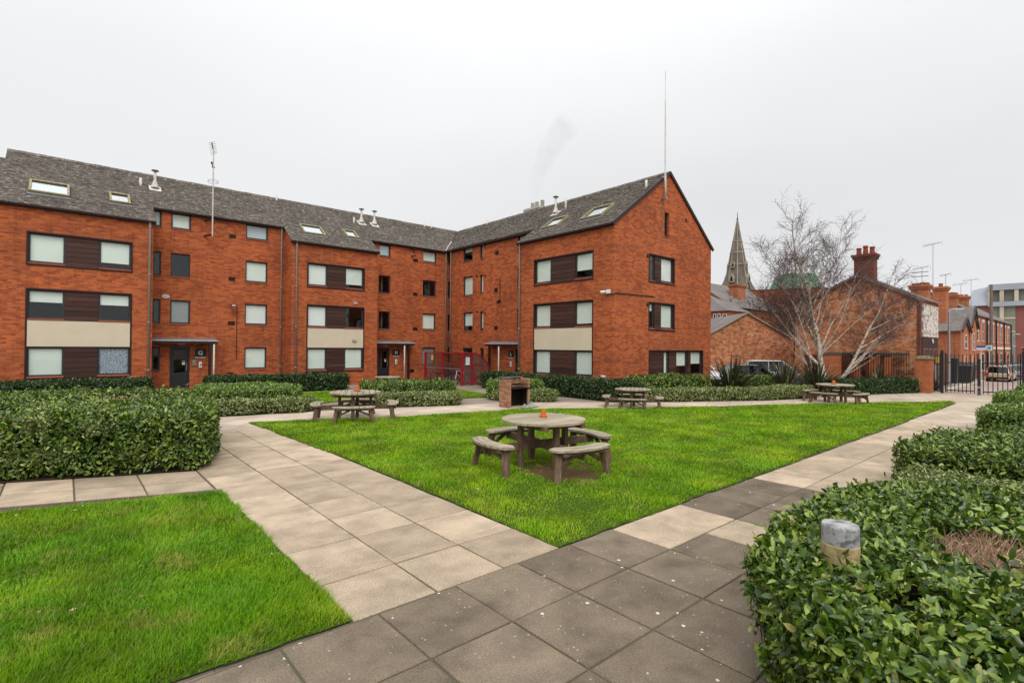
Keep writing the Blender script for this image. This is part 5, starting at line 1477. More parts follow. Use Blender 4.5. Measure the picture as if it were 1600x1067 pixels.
# sword leaved plants ---------------------------------------------------------
def sword_plant(x, y, n, hgt, label, spread=1.0, lean=0.0):
    t = thing('sword_leaf_plant', label, 'plant', (x, y, 0), group='sword leaved plants along the far path', world=False)
    for i in range(n):
        a = random.uniform(0, 6.28); el = random.uniform(.10, 1.0) ** 1.1 * spread; L = hgt * random.uniform(.65, 1.12)
        droop = random.uniform(.0, .5) * (1 + el) if random.random() > .25 else random.uniform(.6, 1.3)
        w = random.uniform(.030, .050); d = Vector((math.cos(a), math.sin(a), 0)); s = Vector((-d.y, d.x, 0))
        p = d * random.uniform(0, .16); th = math.pi / 2 - el * .85
        v = []; seg = 7
        for k in range(seg + 1):
            f = k / seg; ww = w * (1 - f ** 2.5) * (.6 + .8 * min(1, f * 3) * .5)
            v += [tuple(p - s * ww + Vector((0, 0, ww * .6))), tuple(p), tuple(p + s * ww + Vector((0, 0, ww * .6)))]
            th -= droop * f / seg * 1.9
            p = p + (d * math.cos(th) + Vector((0, 0, math.sin(th)))) * (L / seg)
            if p.z < .02: p.z = .02
        fs = []
        for k in range(seg):
            for q in (0, 1): fs.append((k * 3 + q, k * 3 + q + 1, k * 3 + q + 4, k * 3 + q + 3))
        mb = MB(); mb.v = v; mb.f = fs
        part('leaf', mb, 'phormium_leaf', t, recalc=False, smooth=True)
    return t
sword_plant(20.5, 10.0, 150, 1.75, 'left clump of dark sword leaves against the gable corner', 1.15)
sword_plant(24.0, 9.2, 140, 1.55, 'bushy clump of dark sword leaves in front of the white car', 1.1)
sword_plant(25.3, 8.4, 120, 1.7, 'upright clump of dark sword leaves at the foot of the birch', 1.0)
sword_plant(29.0, 7.0, 40, 1.5, 'sword leaved plant in front of the railed brick piers', .9)
sword_plant(31.6, 5.45, 36, 1.0, 'low arching striped plant by the gate post', 1.3)
sword_plant(10.4, .35, 30, 1.15, 'plant with pale arching blades rising from the hedges at the right edge', 1.5)
# ------------------------------------------------------------------ round picnic tables
def clip_circle_plank(y0, y1, R0, n=10):
    """plank of a round top: strip y0..y1 of a disc"""
    pts = []
    for k in range(n + 1):
        y = y0 + (y1 - y0) * k / n
        if abs(y) < R0: pts.append((math.sqrt(R0 * R0 - y * y), y))
    return pts + [(-x, y) for x, y in pts[::-1]]
def make_table():
    t = thing('round_picnic_table', 'weathered round wooden picnic table with four curved benches nearest the camera', 'picnic table', group='round picnic tables on the lawn')
    H, R0 = .80, .70
    n = 9; w = 2 * R0 / n
    for i in range(n):
        y0 = -R0 + i * w + .006; y1 = y0 + w - .012
        mb = MB(); dz = random.uniform(-.003, .003)
        mb.prism(clip_circle_plank(max(y0, -R0 + .004), min(y1, R0 - .004), R0), H - .042 + dz, H + dz)
        part('top_plank', mb, 'weathered_timber', t, bevel=.004)
    for x in (-.36, .36):
        mb = MB(); mb.box(x - .04, -.60, H - .115, x + .04, .60, H - .044); part('batten', mb, 'timber_brown', t)
    # crossing rails and posts
    for a in range(2):
        c, s = (1, 0) if a == 0 else (0, 1)
        off = .03
        for sg in (-1, 1):
            mb = MB()
            p0 = Vector((-c * 1.12 - s * off * sg, -s * 1.12 + c * off * sg, .375 - a * .0)); p1 = Vector((c * 1.12 - s * off * sg, s * 1.12 + c * off * sg, .375))
            if sg == 1:
                mb.beam(p0, p1, .045, .13)
                part('rail', mb, 'timber_brown', t, bevel=.004)
    for sx, sy in ((1, 0), (-1, 0), (0, 1), (0, -1)):
        mb = MB(); q = Vector((sx, sy, 0)) * .42; n_ = Vector((-sy, sx, 0))
        p = q - n_ * (.045 if sx + sy > 0 else .045)
        mb.beam((p.x, p.y, -.01), (p.x, p.y, H - .044), .095, .075, up=(sx, sy, 0))
        part('post', mb, 'timber_brown', t, bevel=.004)
        mb = MB(); mb.beam(q + Vector((0, 0, H - .08)) - n_ * .30, q + Vector((0, 0, H - .08)) + n_ * .30, .05, .07); part('batten', mb, 'timber_brown', t)
    # benches
    for b in range(4):
        a0 = b * math.pi / 2
        rin, rout, span = .93, 1.20, .54
        rows = 3
        for k in range(rows):
            r0 = rin + (rout - rin) * k / rows + .004; r1 = rin + (rout - rin) * (k + 1) / rows - .005
            m = 14; pin = []; pout = []
            for j in range(m + 1):
                u = -1 + 2 * j / m
                sp = span * (1.0 if k == 1 else .97)
                a = a0 + u * sp
                e = max(0.0, abs(u) - .74) / .26
                rm = (rin + rout) / 2
                rr0 = rm + (r0 - rm) * math.sqrt(max(0.02, 1 - e * e * .96)); rr1 = rm + (r1 - rm) * math.sqrt(max(0.02, 1 - e * e * .96))
                pin.append((rr0 * math.cos(a), rr0 * math.sin(a))); pout.append((rr1 * math.cos(a), rr1 * math.sin(a)))
            mb = MB(); v = []; f = []
            z0, z1 = .455, .495
            for p, q in zip(pin, pout): v += [(*p, z0), (*q, z0), (*q, z1), (*p, z1)]
            for j in range(m):
                o = j * 4
                for e in range(4): f.append((o + e, o + (e + 1) % 4, o + 4 + (e + 1) % 4, o + 4 + e))
            f += [(0, 3, 2, 1), (m * 4, m * 4 + 1, m * 4 + 2, m * 4 + 3)]
            mb.v = v; mb.f = f
            part('bench_plank', mb, 'weathered_timber', t, bevel=.003)
        c, s = math.cos(a0), math.sin(a0)
        for sg in (-1, 1):
            a = a0 + sg * .40
            top = Vector((1.06 * math.cos(a), 1.06 * math.sin(a), .455)); out = Vector((math.cos(a), math.sin(a), 0)); tan = Vector((-s, c, 0)) * sg
            bot = top + out * .07 + tan * .06; bot.z = -.01
            mb = MB(); mb.beam(bot, top, .10, .085, up=tuple(out)); part('leg', mb, 'timber_brown', t, bevel=.004)
            mb = MB(); mb.beam(top + Vector((0, 0, -.20)) - out * .02, Vector((c * 1.06, s * 1.06, .40)) + tan * .10, .045, .05); part('brace', mb, 'timber_brown', t)
        mb = MB(); q = Vector((c * 1.06, s * 1.06, .425)); tn = Vector((-s, c, 0)); mb.beam(q - tn * .42, q + tn * .42, .10, .055); part('bench_bearer', mb, 'timber_brown', t, bevel=.003)
    return t
table = make_table()
T1 = (6.06, 6.16)
table.location = (*T1, .0); table.rotation_euler = (0, 0, R(-9))
dup(table, (5.93, 13.26, -.03), R(64), .96, 'weathered round picnic table at the left tip of the lawn beside the cream edging')
dup(table, (14.33, 10.33, -.06), R(35), .84, 'weathered round picnic table in front of the long hedge of the right wing')
dup(table, (21.81, 6.62, -.05), R(82), .90, 'weathered round picnic table near the birch at the far edge of the lawn')
dup(table, (10.9, 21.0, -.05), R(10), .80, 'weathered round picnic table behind the hedge by the letter H door')
dup(table, (3.95, 20.15, -.05), R(25), .82, 'weathered round picnic table half hidden behind the left hedges by the letter G door')
# flower pots turned upside down on the tables
def pot(loc, s, label, cuphole=True):
    t = thing('flower_pot', label, 'flower pot', loc, group='terracotta pots on the tables')
    t.scale = (s,) * 3
    mb = MB(); mb.lathe([(.062, 0), (.064, .038), (.055, .040), (.050, .044), (.038, .112), (.030, .118), (.012, .118)], (0, 0, 0), 20); part('body', mb, 'terracotta', t, smooth=False)
    mb = MB(); mb.lathe([(.066, .0), (.068, .010), (.068, .034), (.064, .038)], (0, 0, 0), 20); part('rim', mb, 'terracotta', t, smooth=False)
pot((6.12, 6.22, .803), .98, 'orange terracotta pot upside down on the nearest picnic table')
pot((6.02, 13.34, .745), 1.2, 'orange terracotta pot on the picnic table at the left tip of the lawn')
pot((21.78, 6.66, .675), 1.2, 'orange terracotta pot on the picnic table near the birch')

# ------------------------------------------------------------------ brick barbecue
bx0, bx1, by0, by1 = 10.86, 11.78, 12.62, 13.14
t = thing('brick_barbecue', 'freestanding open fronted brick barbecue with dark hearth on the far edge of the lawn', 'barbecue', ((bx0 + bx1) / 2, (by0 + by1) / 2, 0), world=True)
bl, bh, bw = .185, .062, .09
brick_mesh = {}
def brick_obj(x0, y0, z0, x1, y1, z1):
    sx, sy, sz = round(x1 - x0, 3), round(y1 - y0, 3), round(z1 - z0, 3)
    key = (sx, sy, sz)
    if key not in brick_mesh:
        mb = MB(); mb.box(-sx / 2, -sy / 2, -sz / 2, sx / 2, sy / 2, sz / 2)
        ORG_b = None
        o = part('brick', mb, 'loose_brick', None, bevel=.005); brick_mesh[key] = o.data; COL.objects.unlink(o); bpy.data.objects.remove(o)
    o = bpy.data.objects.new('brick', brick_mesh[key]); COL.objects.link(o); o.parent = t
    off = ORG[t.name]
    j = lambda: random.uniform(-.0025, .0025)
    o.location = ((x0 + x1) / 2 - off[0] + j(), (y0 + y1) / 2 - off[1] + j(), (z0 + z1) / 2 + j())
    o.rotation_euler = (0, 0, random.uniform(-.012, .012))
nc = 15
def run(axis, a, b, fix, thick, z, shift):
    p = a - (bl / 2 if shift else 0)
    while p < b - .01:
        q0, q1 = max(p, a), min(p + bl, b)
        if q1 - q0 > .03:
            if axis == 'x': brick_obj(q0 + .004, fix, z + .004, q1 - .004, fix + thick, z + bh - .003)
            else: brick_obj(fix, q0 + .004, z + .004, fix + thick, q1 - .004, z + bh - .003)
        p += bl
for c in range(nc):
    z = c * bh
    run('y', by0, by1, bx0, bw, z, c % 2)
    run('y', by0, by1, bx1 - bw, bw, z, c % 2)
    run('x', bx0 + bw + .003, bx1 - bw - .003, by1 - bw, bw, z, c % 2)
mb = MB(); mb.box(bx0 + bw * .15, by0 + .012, 0, bx0 + bw * .85, by1 - .012, nc * bh - .006); mb.box(bx1 - bw * .85, by0 + .012, 0, bx1 - bw * .15, by1 - .012, nc * bh - .006); mb.box(bx0 + bw, by1 - bw * .8, 0, bx1 - bw, by1 - bw * .2, nc * bh - .006)
part('mortar', mb, 'pale_lead', t)
mb = MB(); mb.box(bx0 + bw + .004, by1 - bw - .006, .01, bx1 - bw - .004, by1 - bw - .002, .60); mb.box(bx0 + bw + .001, by0 + .06, .01, bx0 + bw + .004, by1 - bw - .01, .60); mb.box(bx1 - bw - .004, by0 + .06, .01, bx1 - bw - .001, by1 - bw - .01, .60); part('dark_lining', mb, 'near_black', t)  # near-black lining on the inner faces below the hearth slab
mb = MB(); mb.box(bx0 + bw + .005, by0 - .05, .60, bx1 - .02, by1 - bw - .01, .635); part('hearth_slab', mb, 'near_black', t, bevel=.006)
mb = MB()
for k in range(12): 
    x = bx0 + bw + .04 + k * .058; mb.beam((x, by0 + .02, .74), (x, by1 - bw - .01, .74), .008, .008)
mb.beam((bx0 + bw, by0 + .03, .732), (bx1 - bw, by0 + .03, .732), .01, .01); part('grill', mb, 'black_metal', t)
mb = MB(); mb.prism([(bx0 - .02, by0 - .02), (bx0 + .15, by0 - .02), (bx0 + .20, by1 - .14), (bx1 - .10, by1 - .14), (bx1 - .1, by1 + .02), (bx0 - .02, by1 + .02)], nc * bh + .003, nc * bh + .05); part('coping', mb, 'blackened_top', t, bevel=.01)
mb = MB(); mb.box(bx1 - .10, by1 - .13, nc * bh + .002, bx1, by1 + .01, nc * bh + .045); part('loose_cap', mb, 'sill_brick', t, bevel=.008)
# crumpled cover
t2 = thing('crumpled_cover', 'crumpled grey green cover dropped on the grass in front of the brick barbecue', 'cover', (11.45, 12.4, 0), world=True)
mb = MB(); N1, N2 = 16, 10; v = []; f = []
for i in range(N1 + 1):
    for j in range(N2 + 1):
        u, w_ = i / N1, j / N2
        e = min(u, 1 - u, w_, 1 - w_) * 4; e = min(1, e)
        z = .02 + e * (.05 + .09 * mnoise.noise((u * 5.1, w_ * 4.3, 3.1)) + .13 * math.exp(-((u - .8) ** 2) / .02 - ((w_ - .6) ** 2) / .1))
        v.append((11.15 + .72 * u + .05 * mnoise.noise((u * 3, w_ * 3, 9)), 12.16 + .38 * w_ + .10 * u + .06 * mnoise.noise((u * 4, w_ * 4, 1)), max(.015, z)))
for i in range(N1):
    for j in range(N2): f.append((i * (N2 + 1) + j, (i + 1) * (N2 + 1) + j, (i + 1) * (N2 + 1) + j + 1, i * (N2 + 1) + j + 1))
mb.v = v; mb.f = f; part('cloth', mb, 'tarp', t2, recalc=False, smooth=True)

# ------------------------------------------------------------------ bollard light in the near hedge
t = thing('bollard_light', 'low round bollard light with mottled grey concrete cap poking out of the near right hedge', 'bollard light', (BOLL[0], BOLL[1], 0), world=True)
mb = MB(); mb.lathe([(.085, 0), (.085, .765)], (BOLL[0], BOLL[1], 0), 24); part('post', mb, 'mottled_concrete', t)
mb = MB(); mb.lathe([(.095, .765), (.099, .775), (.099, .868), (.096, .876)], (BOLL[0], BOLL[1], 0), 28); part('lens', mb, 'algae_ring', t, smooth=False)
mb = MB(); mb.lathe([(.096, .876), (.096, .972), (.092, .981), (.02, .985)], (BOLL[0], BOLL[1], 0), 28); part('cap', mb, 'mottled_concrete', t)

# ------------------------------------------------------------------ bike shelter
SX0, SX1, SY0, SY1, SH = 15.05, 16.95, 21.15, 24.6, 1.62
t = thing('bike_shelter', 'red framed cycle shelter with curved smoky plastic roof full of bikes', 'bike shelter', (16.0, 22.9, 0), world=True)
def arc(y, n=12):
    pts = []
    for k in range(n + 1):
        a = math.pi / 2 * k / n
        pts.append((SX0 + .62 + (SX1 - SX0 - .62) * math.sin(a), y, .05 + (SH - .05) * math.cos(a) ** .85 if math.cos(a) > 0 else .05))
    return pts
for y in (SY0, (SY0 + SY1) / 2, SY1):
    mb = MB(); a = [(SX0, y, SH)] + arc(y); mb.tube(a, .03, 6); part('arched_frame', mb, 'red_paint', t)
    mb = MB(); mb.box(SX0 - .05, y - .05, 0, SX0 + .05, y + .05, SH + .03); part('post', mb, 'red_paint', t)
mb = MB(); mb.box(SX0 + .60, SY0 - .035, 0, SX0 + .67, SY0 + .035, SH); part('post', mb, 'red_paint', t)
for q in [((SX0, SY0, SH), (SX0, SY1, SH)), ((SX0 + .62, SY0, SH), (SX0 + .62, SY1, SH)), ((SX1 - .05, SY0, .35), (SX1 - .05, SY1, .35)), ((SX0 + .05, SY0, 1.48), (SX0 + .62, SY0, 1.48)), ((SX0 + .05, SY0, .10), (SX1, SY0, .08)), ((SX0 + .64, SY0, .12), (SX0 + 1.42, SY0, .98)), ((SX0 + .64, SY0, 1.05), (SX0 + 1.36, SY0, 1.03))]:
    mb = MB(); mb.beam(*q, .05, .05); part('rail', mb, 'red_paint', t)
mb = MB(); mb.tube([(SX0 - .02, SY0, .82), (SX0 - .02, SY1, .82)], .022, 6); part('hand_rail', mb, 'grey_metal', t)
mb = MB(); a0 = [(SX0, 0, SH)] + arc(0)
for i in range(len(a0) - 1):
    (x0, _, z0), (x1, _, z1) = a0[i], a0[i + 1]; mb.add([(x0, SY0 + .03, z0 + .032), (x1, SY0 + .03, z1 + .032), (x1, SY1 - .03, z1 + .032), (x0, SY1 - .03, z0 + .032)], [(0, 1, 2, 3)])
part('roof_sheet', mb, 'clear_plastic', t, recalc=False)
for y in (SY0, SY1):
    mb = MB(); a = arc(y); mb.add([(SX0 + .68, y + .01, .14)] + [(x - .04, y + .01, z - .04) for x, _, z in a], [tuple(range(len(a) + 1))]); part('end_sheet', mb, 'clear_plastic', t, recalc=False)
    mb = MB(); mb.add([(SX0 + .06, y + .01, .14), (SX0 + .58, y + .01, .14), (SX0 + .58, y + .01, SH - .04), (SX0 + .06, y + .01, SH - .04)], [(0, 1, 2, 3)]); part('end_sheet', mb, 'clear_plastic', t, recalc=False)
t2 = thing('shelter_notice', 'white notice on the near end of the red bike shelter', 'notice', (15.3, SY0 - .05, 1.1), world=True)
mb = MB(); mb.box(SX0 + .20, SY0 - .05, 1.03, SX0 + .45, SY0 - .037, 1.42); part('sheet', mb, 'white_paint', t2)
mb = MB()
for k, ln in enumerate((.16, .18, .12, .17, .1)): mb.box(SX0 + .235, SY0 - .054, 1.36 - k * .055, SX0 + .235 + ln, SY0 - .051, 1.374 - k * .055)
part('worn_lines', mb, 'pale_lead', t2)
t2 = thing('shelter_notice', 'small yellow notice on the long side of the red bike shelter', 'notice', (15.0, 23.9, 1.3), world=True)
mb = MB(); mb.box(SX0 - .05, 23.75, 1.22, SX0 - .035, 23.93, 1.48); part('sheet', mb, 'sign_yellow', t2)

def make_bike(label, framemat):
    t = thing('bicycle', label, 'bicycle', group='bicycles in the red shelter')
    for x in (-.42, .42):
        mb = MB(); mb.torus((x, 0, .27), (0, 1, 0), .255, .017, 28, 6); wh = part('wheel', mb, 'rubber', t, smooth=True)
        mb = MB(); mb.torus((x, 0, .27), (0, 1, 0), .238, .008, 28, 5); part('rim', mb, 'grey_metal', wh)
        mb = MB()
        for k in range(10):
            a = k * math.pi / 5; mb.beam((x, .012 * (-1) ** k, .27), (x + .236 * math.cos(a), 0, .27 + .236 * math.sin(a)), .004, .004)
        part('spokes', mb, 'grey_metal', wh)
    mb = MB(); bb, st, hd, hb = (-.04, 0, .25), (-.15, 0, .63), (.30, 0, .68), (.33, 0, .55)
    for a, b in ((bb, st), (st, hd), (bb, hb), (hd, hb)): mb.tube([a, b], .017, 6)
    for s in (-.03, .03):
        mb.tube([(bb[0], s, bb[2]), (-.42, s, .27)], .010, 5); mb.tube([(st[0] + .01, s * .6, .60), (-.42, s, .27)], .009, 5); mb.tube([(hb[0], s, hb[2]), (.42, s, .27)], .012, 5)
    part('frame', mb, framemat, t)
    mb = MB(); mb.tube([st, (-.17, 0, .74)], .012, 6); mb.hexa([(-.29, -.07, .74), (-.02, -.018, .74), (-.02, .018, .74), (-.29, .07, .74), (-.29, -.06, .775), (-.03, -.012, .765), (-.03, .012, .765), (-.29, .06, .775)]); part('saddle', mb, 'black_plastic', t)
    mb = MB(); mb.tube([hd, (.28, 0, .80)], .012, 6); mb.tube([(.24, -.24, .80), (.30, -.12, .81), (.30, .12, .81), (.24, .24, .80)], .013, 6); part('handlebar', mb, 'black_plastic', t)
    mb = MB(); mb.torus((-.04, .03, .25), (0, 1, 0), .07, .008, 16, 4); mb.beam((-.04, .05, .25), (.05, .05, .12), .012, .012); mb.beam((-.04, -.05, .25), (-.13, -.05, .38), .012, .012); mb.box(.0, .05, .105, .1, .10, .125); mb.box(-.18, -.10, .37, -.08, -.05, .39); part('crank', mb, 'grey_metal', t)
    return t
b1 = make_bike('dark bicycle nearest the entrance end inside the red shelter', 'car_dark'); b1.location = (15.85, 21.45, .02); b1.rotation_euler = (0, 0, R(176))
b2 = make_bike('white framed bicycle leaning just behind the thick red post', 'white_paint'); b2.location = (15.62, 21.95, .02); b2.rotation_euler = (R(4), 0, R(184))
b3 = make_bike('dark red bicycle in the middle of the red shelter', 'red_paint'); b3.location = (15.8, 22.45, .02); b3.rotation_euler = (R(-3), 0, R(178))
dup(b1, (15.9, 22.85, .02), R(186), 1, 'black bicycle beside the dark red one in the shelter')
dup(b1, (15.75, 23.3, .02), R(174), 1, 'black bicycle third from the far end of the shelter')
dup(b1, (15.85, 23.75, .02), R(183), 1, 'black bicycle second from the far end of the shelter')
dup(b1, (15.8, 24.2, .02), R(177), 1, 'black bicycle at the far end of the red shelter')
dup(b1, (16.2, 21.75, .02), R(90), 1, 'dark bicycle standing crosswise at the curved end of the shelter')

# ------------------------------------------------------------------ gate, pillar and railed piers
t = thing('gate_pillar', 'square red brick pillar with mossy cap left of the black gate', 'pillar', (30.1, 5.5, 0), world=True)
mb = MB(); mb.box(29.85, 5.20, -.05, 30.45, 5.78, 1.56); part('shaft', mb, 'pier_brick', t)
mb = MB(); mb.box(29.79, 5.14, 1.563, 30.51, 5.84, 1.61); mb.hexa([(29.85, 5.2, 1.61), (30.45, 5.2, 1.61), (30.45, 5.78, 1.61), (29.85, 5.78, 1.61), (29.98, 5.32, 1.70), (30.32, 5.32, 1.70), (30.32, 5.66, 1.70), (29.98, 5.66, 1.70)]); part('cap', mb, 'stone_pale', t)
P_ = np.stack([rng.uniform(29.82, 30.48, 260), rng.uniform(5.16, 5.8, 260), 1.63 + rng.uniform(0, .05, 260)], 1); leaf_cloud('moss', P_, np.tile([0, 0, 1.0], (260, 1)), .05, .8, 'leaf_bright', t)
def bars(t, p0, p1, n, z0, z1, r=.016, rails=(), spear=True, endpoints=True):
    for i in range(n):
        f = (i + .5) / n if not endpoints else i / (n - 1)
        x = p0[0] + (p1[0] - p0[0]) * f; y = p0[1] + (p1[1] - p0[1]) * f
        mb = MB(); mb.tube([(x, y, z0), (x, y, z1 - .06), (x, y, z1)], [r, r, r * .25] if spear else r, 6); part('bar', mb, 'black_metal', t)
    for z in rails:
        mb = MB(); mb.beam((p0[0], p0[1], z), (p1[0], p1[1], z), .03, .045); part('rail', mb, 'black_metal', t)
t = thing('side_railing', 'short black railing between the brick pillar and the gate post', 'railing', (30.47, 5.05, 0), world=True)
bars(t, (30.47, 5.16), (30.49, 4.98), 3, .06, 1.82, rails=(.25, 1.35))
for yy, lab in ((4.90, 'thick black gate post beside the low arching striped plant'), (3.63, 'black post where the two gate leaves meet'), (2.22, 'black gate post at the right end of the gate')):
    tp = thing('gate_post', lab, 'gate post', (30.5, yy, 0), group='black gate posts', world=True)
    hw = .055 if yy != 3.63 else .05
    mb = MB(); mb.box(30.5 - hw, yy - hw, 0, 30.5 + hw, yy + hw, 1.95 if yy != 3.63 else 1.60); part('shaft', mb, 'black_metal', tp)
    if yy == 3.63:
        mb = MB(); mb.box(30.43, yy - .05, .30, 30.445, yy + .05, .40); part('lock_box', mb, 'grey_metal', tp)
        mb = MB(); mb.tube([(30.44, yy, .22), (30.44, yy, -.02)], .012, 6); part('drop_bolt', mb, 'grey_metal', tp)
    else:
        mb = MB(); mb.hexa([(30.5 - hw, yy - hw, 1.952), (30.5 + hw, yy - hw, 1.952), (30.5 + hw, yy + hw, 1.952), (30.5 - hw, yy + hw, 1.952), (30.48, yy - .02, 1.99), (30.52, yy - .02, 1.99), (30.52, yy + .02, 1.99), (30.48, yy + .02, 1.99)]); part('post_cap', mb, 'black_metal', tp)
t = thing('gate_leaf', 'left leaf of the black barred gate with a full height row of bars', 'gate', (30.5, 4.2, 0), group='leaves of the black gate', world=True)
bars(t, (30.5, 4.72), (30.5, 3.78), 8, .06, 1.82, rails=(.16, 1.42)); mb = MB(); mb.box(30.475, 4.75, .06, 30.525, 4.80, 1.85); part('hinge_stile', mb, 'black_metal', t)
t = thing('gate_leaf', 'right leaf of the black barred gate in front of the beige car', 'gate', (30.5, 2.9, 0), group='leaves of the black gate', world=True)
bars(t, (30.5, 3.49), (30.5, 2.40), 8, .06, 1.82, rails=(.16, 1.42)); mb = MB(); mb.box(30.475, 2.30, .06, 30.525, 2.35, 1.85); part('hinge_stile', mb, 'black_metal', t)
# railed brick piers under a low beam (bin store) left of the pillar
t = thing('railed_bin_store', 'low brick bin store with black railings between red brick piers behind the dark hedge', 'bin store', (29.2, 7.6, 0), world=True)
A_, B_ = Vector((27.75, 8.55)), Vector((30.6, 6.15)); dr = (B_ - A_).normalized(); nr = Vector((-dr.y, dr.x)); Ltot = (B_ - A_).length
def pier(f0, f1, d0, d1, z1, mat='pier_brick', name='pier'):
    q = [A_ + dr * Ltot * f + nr * d for f, d in ((f0, d0), (f1, d0), (f1, d1), (f0, d1))]
    mb = MB(); mb.prism([(p.x, p.y) for p in q], 0, z1); return part(name, mb, mat, t)
for f0, f1 in ((-.10, .14), (.30, .39), (.50, .60), (.70, .80)): pier(f0, f1, .10, .40, 1.70)
q = [A_ + dr * Ltot * f + nr * d for f, d in ((-.12, .06), (1.02, .06), (1.02, .46), (-.12, .46))]
mb = MB(); mb.prism([(p.x, p.y) for p in q], 1.705, 1.83); part('mossy_beam', mb, 'stone_dark', t)
q = [A_ + dr * Ltot * f + nr * d for f, d in ((-.12, 1.4), (1.02, 1.4), (1.02, 1.5), (-.12, 1.5))]
mb = MB(); mb.prism([(p.x, p.y) for p in q], 0, 1.7); part('back_wall', mb, 'dark_brick', t)
p0 = A_ + dr * Ltot * .14; bars(t, (p0.x, p0.y), (B_.x, B_.y), 27, .08, 1.92, r=.014, rails=(.25, 1.75))
for f, lab in ((.22, 'dark wheelie bin behind the railings, left of the second pier'), (.66, 'dark wheelie bin behind the railings, right of the third pier')):
    c = A_ + dr * Ltot * f + nr * .8
    tb = thing('wheelie_bin', lab, 'bin', (c.x, c.y, 0), math.atan2(dr.y, dr.x), group='bins behind the railings')
    mb = MB(); mb.hexa([(-.20, -.24, .06), (.20, -.24, .06), (.20, .2, .06), (-.2, .2, .06), (-.25, -.3, .82), (.25, -.3, .82), (.25, .28, .82), (-.25, .28, .82)]); part('body', mb, 'bin_black', tb, bevel=.015)
    mb = MB(); mb.hexa([(-.27, -.32, .823), (.27, -.32, .823), (.27, .31, .823), (-.27, .31, .823), (-.24, -.28, .88), (.24, -.28, .88), (.24, .28, .90), (-.24, .28, .90)]); part('lid', mb, 'bin_black', tb, bevel=.01)
    mb = MB(); mb.tube([(-.22, .24, .08), (-.17, .24, .08)], .08, 12); mb.tube([(.17, .24, .08), (.22, .24, .08)], .08, 12); part('wheels', mb, 'rubber', tb)
# ------------------------------------------------------------------ street beyond the gate
sheet('road', [(30.6, 5.35), (120, 5.35), (120, -12), (30.6, -12)], -0.085, 'road_block')
mb = MB(); mb.box(30.7, 5.32, -.2, 120, 5.9, .02); o = part('pavement', mb, 'footway'); o['kind'] = 'structure'
mb = MB(); mb.box(30.7, 5.20, -.2, 120, 5.317, .012); o = part('kerb', mb, 'modern_pale'); o['kind'] = 'structure'
sheet('car_park', [(23.9, 12), (30.6, 6.5), (34.8, 6.5), (36, 26), (24.0, 26)], -0.05, 'dirt_path')

def simple_gable(name, label, cat, mats, x0, x1, y0, y1, eave, ridge, axis='X', group=None, windows=(), roof_over=.15):
    """brick house block with pitched roof; the ridge runs along `axis`"""
    t = thing(name, label, cat, ((x0 + x1) / 2, (y0 + y1) / 2, 0), group=group, world=True)
    mb = MB()
    if axis == 'X':
        m = (y0 + y1) / 2
        for x in (x0, x1): mb.add([(x, y0, -.1), (x, y1, -.1), (x, y1, eave), (x, m, ridge), (x, y0, eave)], [(0, 1, 2, 3, 4)])
        for y in (y0, y1): mb.add([(x0, y, -.1), (x1, y, -.1), (x1, y, eave), (x0, y, eave)], [(0, 1, 2, 3)])
    else:
        m = (x0 + x1) / 2
        for y in (y0, y1): mb.add([(x0, y, -.1), (x1, y, -.1), (x1, y, eave), (m, y, ridge), (x0, y, eave)], [(0, 1, 2, 3, 4)])
        for x in (x0, x1): mb.add([(x, y0, -.1), (x, y1, -.1), (x, y1, eave), (x, y0, eave)], [(0, 1, 2, 3)])
    part('wall', mb, mats[0], t, recalc=False)
    mb = MB(); o = roof_over; th = .07
    sl = (ridge - eave) / (((y1 - y0) if axis == 'X' else (x1 - x0)) / 2)
    if axis == 'X':
        for s, ye in ((1, y0), (-1, y1)):
            mb.hexa([(x0 - o * .4, ye - s * o, eave - sl * o + .01), (x1 + o * .4, ye - s * o, eave - sl * o + .01), (x1 + o * .4, m, ridge + .01), (x0 - o * .4, m, ridge + .01), (x0 - o * .4, ye - s * o, eave - sl * o + th), (x1 + o * .4, ye - s * o, eave - sl * o + th), (x1 + o * .4, m, ridge + th), (x0 - o * .4, m, ridge + th)])
    else:
        for s, xe in ((1, x0), (-1, x1)):
            mb.hexa([(xe - s * o, y0 - o * .4, eave - sl * o + .01), (xe - s * o, y1 + o * .4, eave - sl * o + .01), (m, y1 + o * .4, ridge + .01), (m, y0 - o * .4, ridge + .01), (xe - s * o, y0 - o * .4, eave - sl * o + th), (xe - s * o, y1 + o * .4, eave - sl * o + th), (m, y1 + o * .4, ridge + th), (m, y0 - o * .4, ridge + th)])
    part('roof', mb, mats[1], t)
    return t
def pane_window(t, P, u0, u1, z0, z1, fr='white_paint', bars=True):
    mb = MB(); w = .05
    lbox(mb, P, u0, u1, -.02, .03, z1 - w, z1); lbox(mb, P, u0 - .03, u1 + .03, -.05, .03, z0 - w, z0); lbox(mb, P, u0, u0 + w, -.02, .03, z0, z1 - w); lbox(mb, P, u1 - w, u1, -.02, .03, z0, z1 - w)
    if bars: lbox(mb, P, u0 + w, u1 - w, -.015, .02, (z0 + z1) / 2 - .02, (z0 + z1) / 2 + .02)
    f = part('window', mb, fr, t)
    mb = MB(); lbox(mb, P, u0 + w, u1 - w, -.008, -.003, z0, z1 - w); part('pane', mb, 'car_glass', f)
    mb = MB(); lbox(mb, P, u0 + w, u1 - w, -.0025, -.001, z0, z1 - w); part('curtain', mb, 'pane_backing_grey', f)
    return f
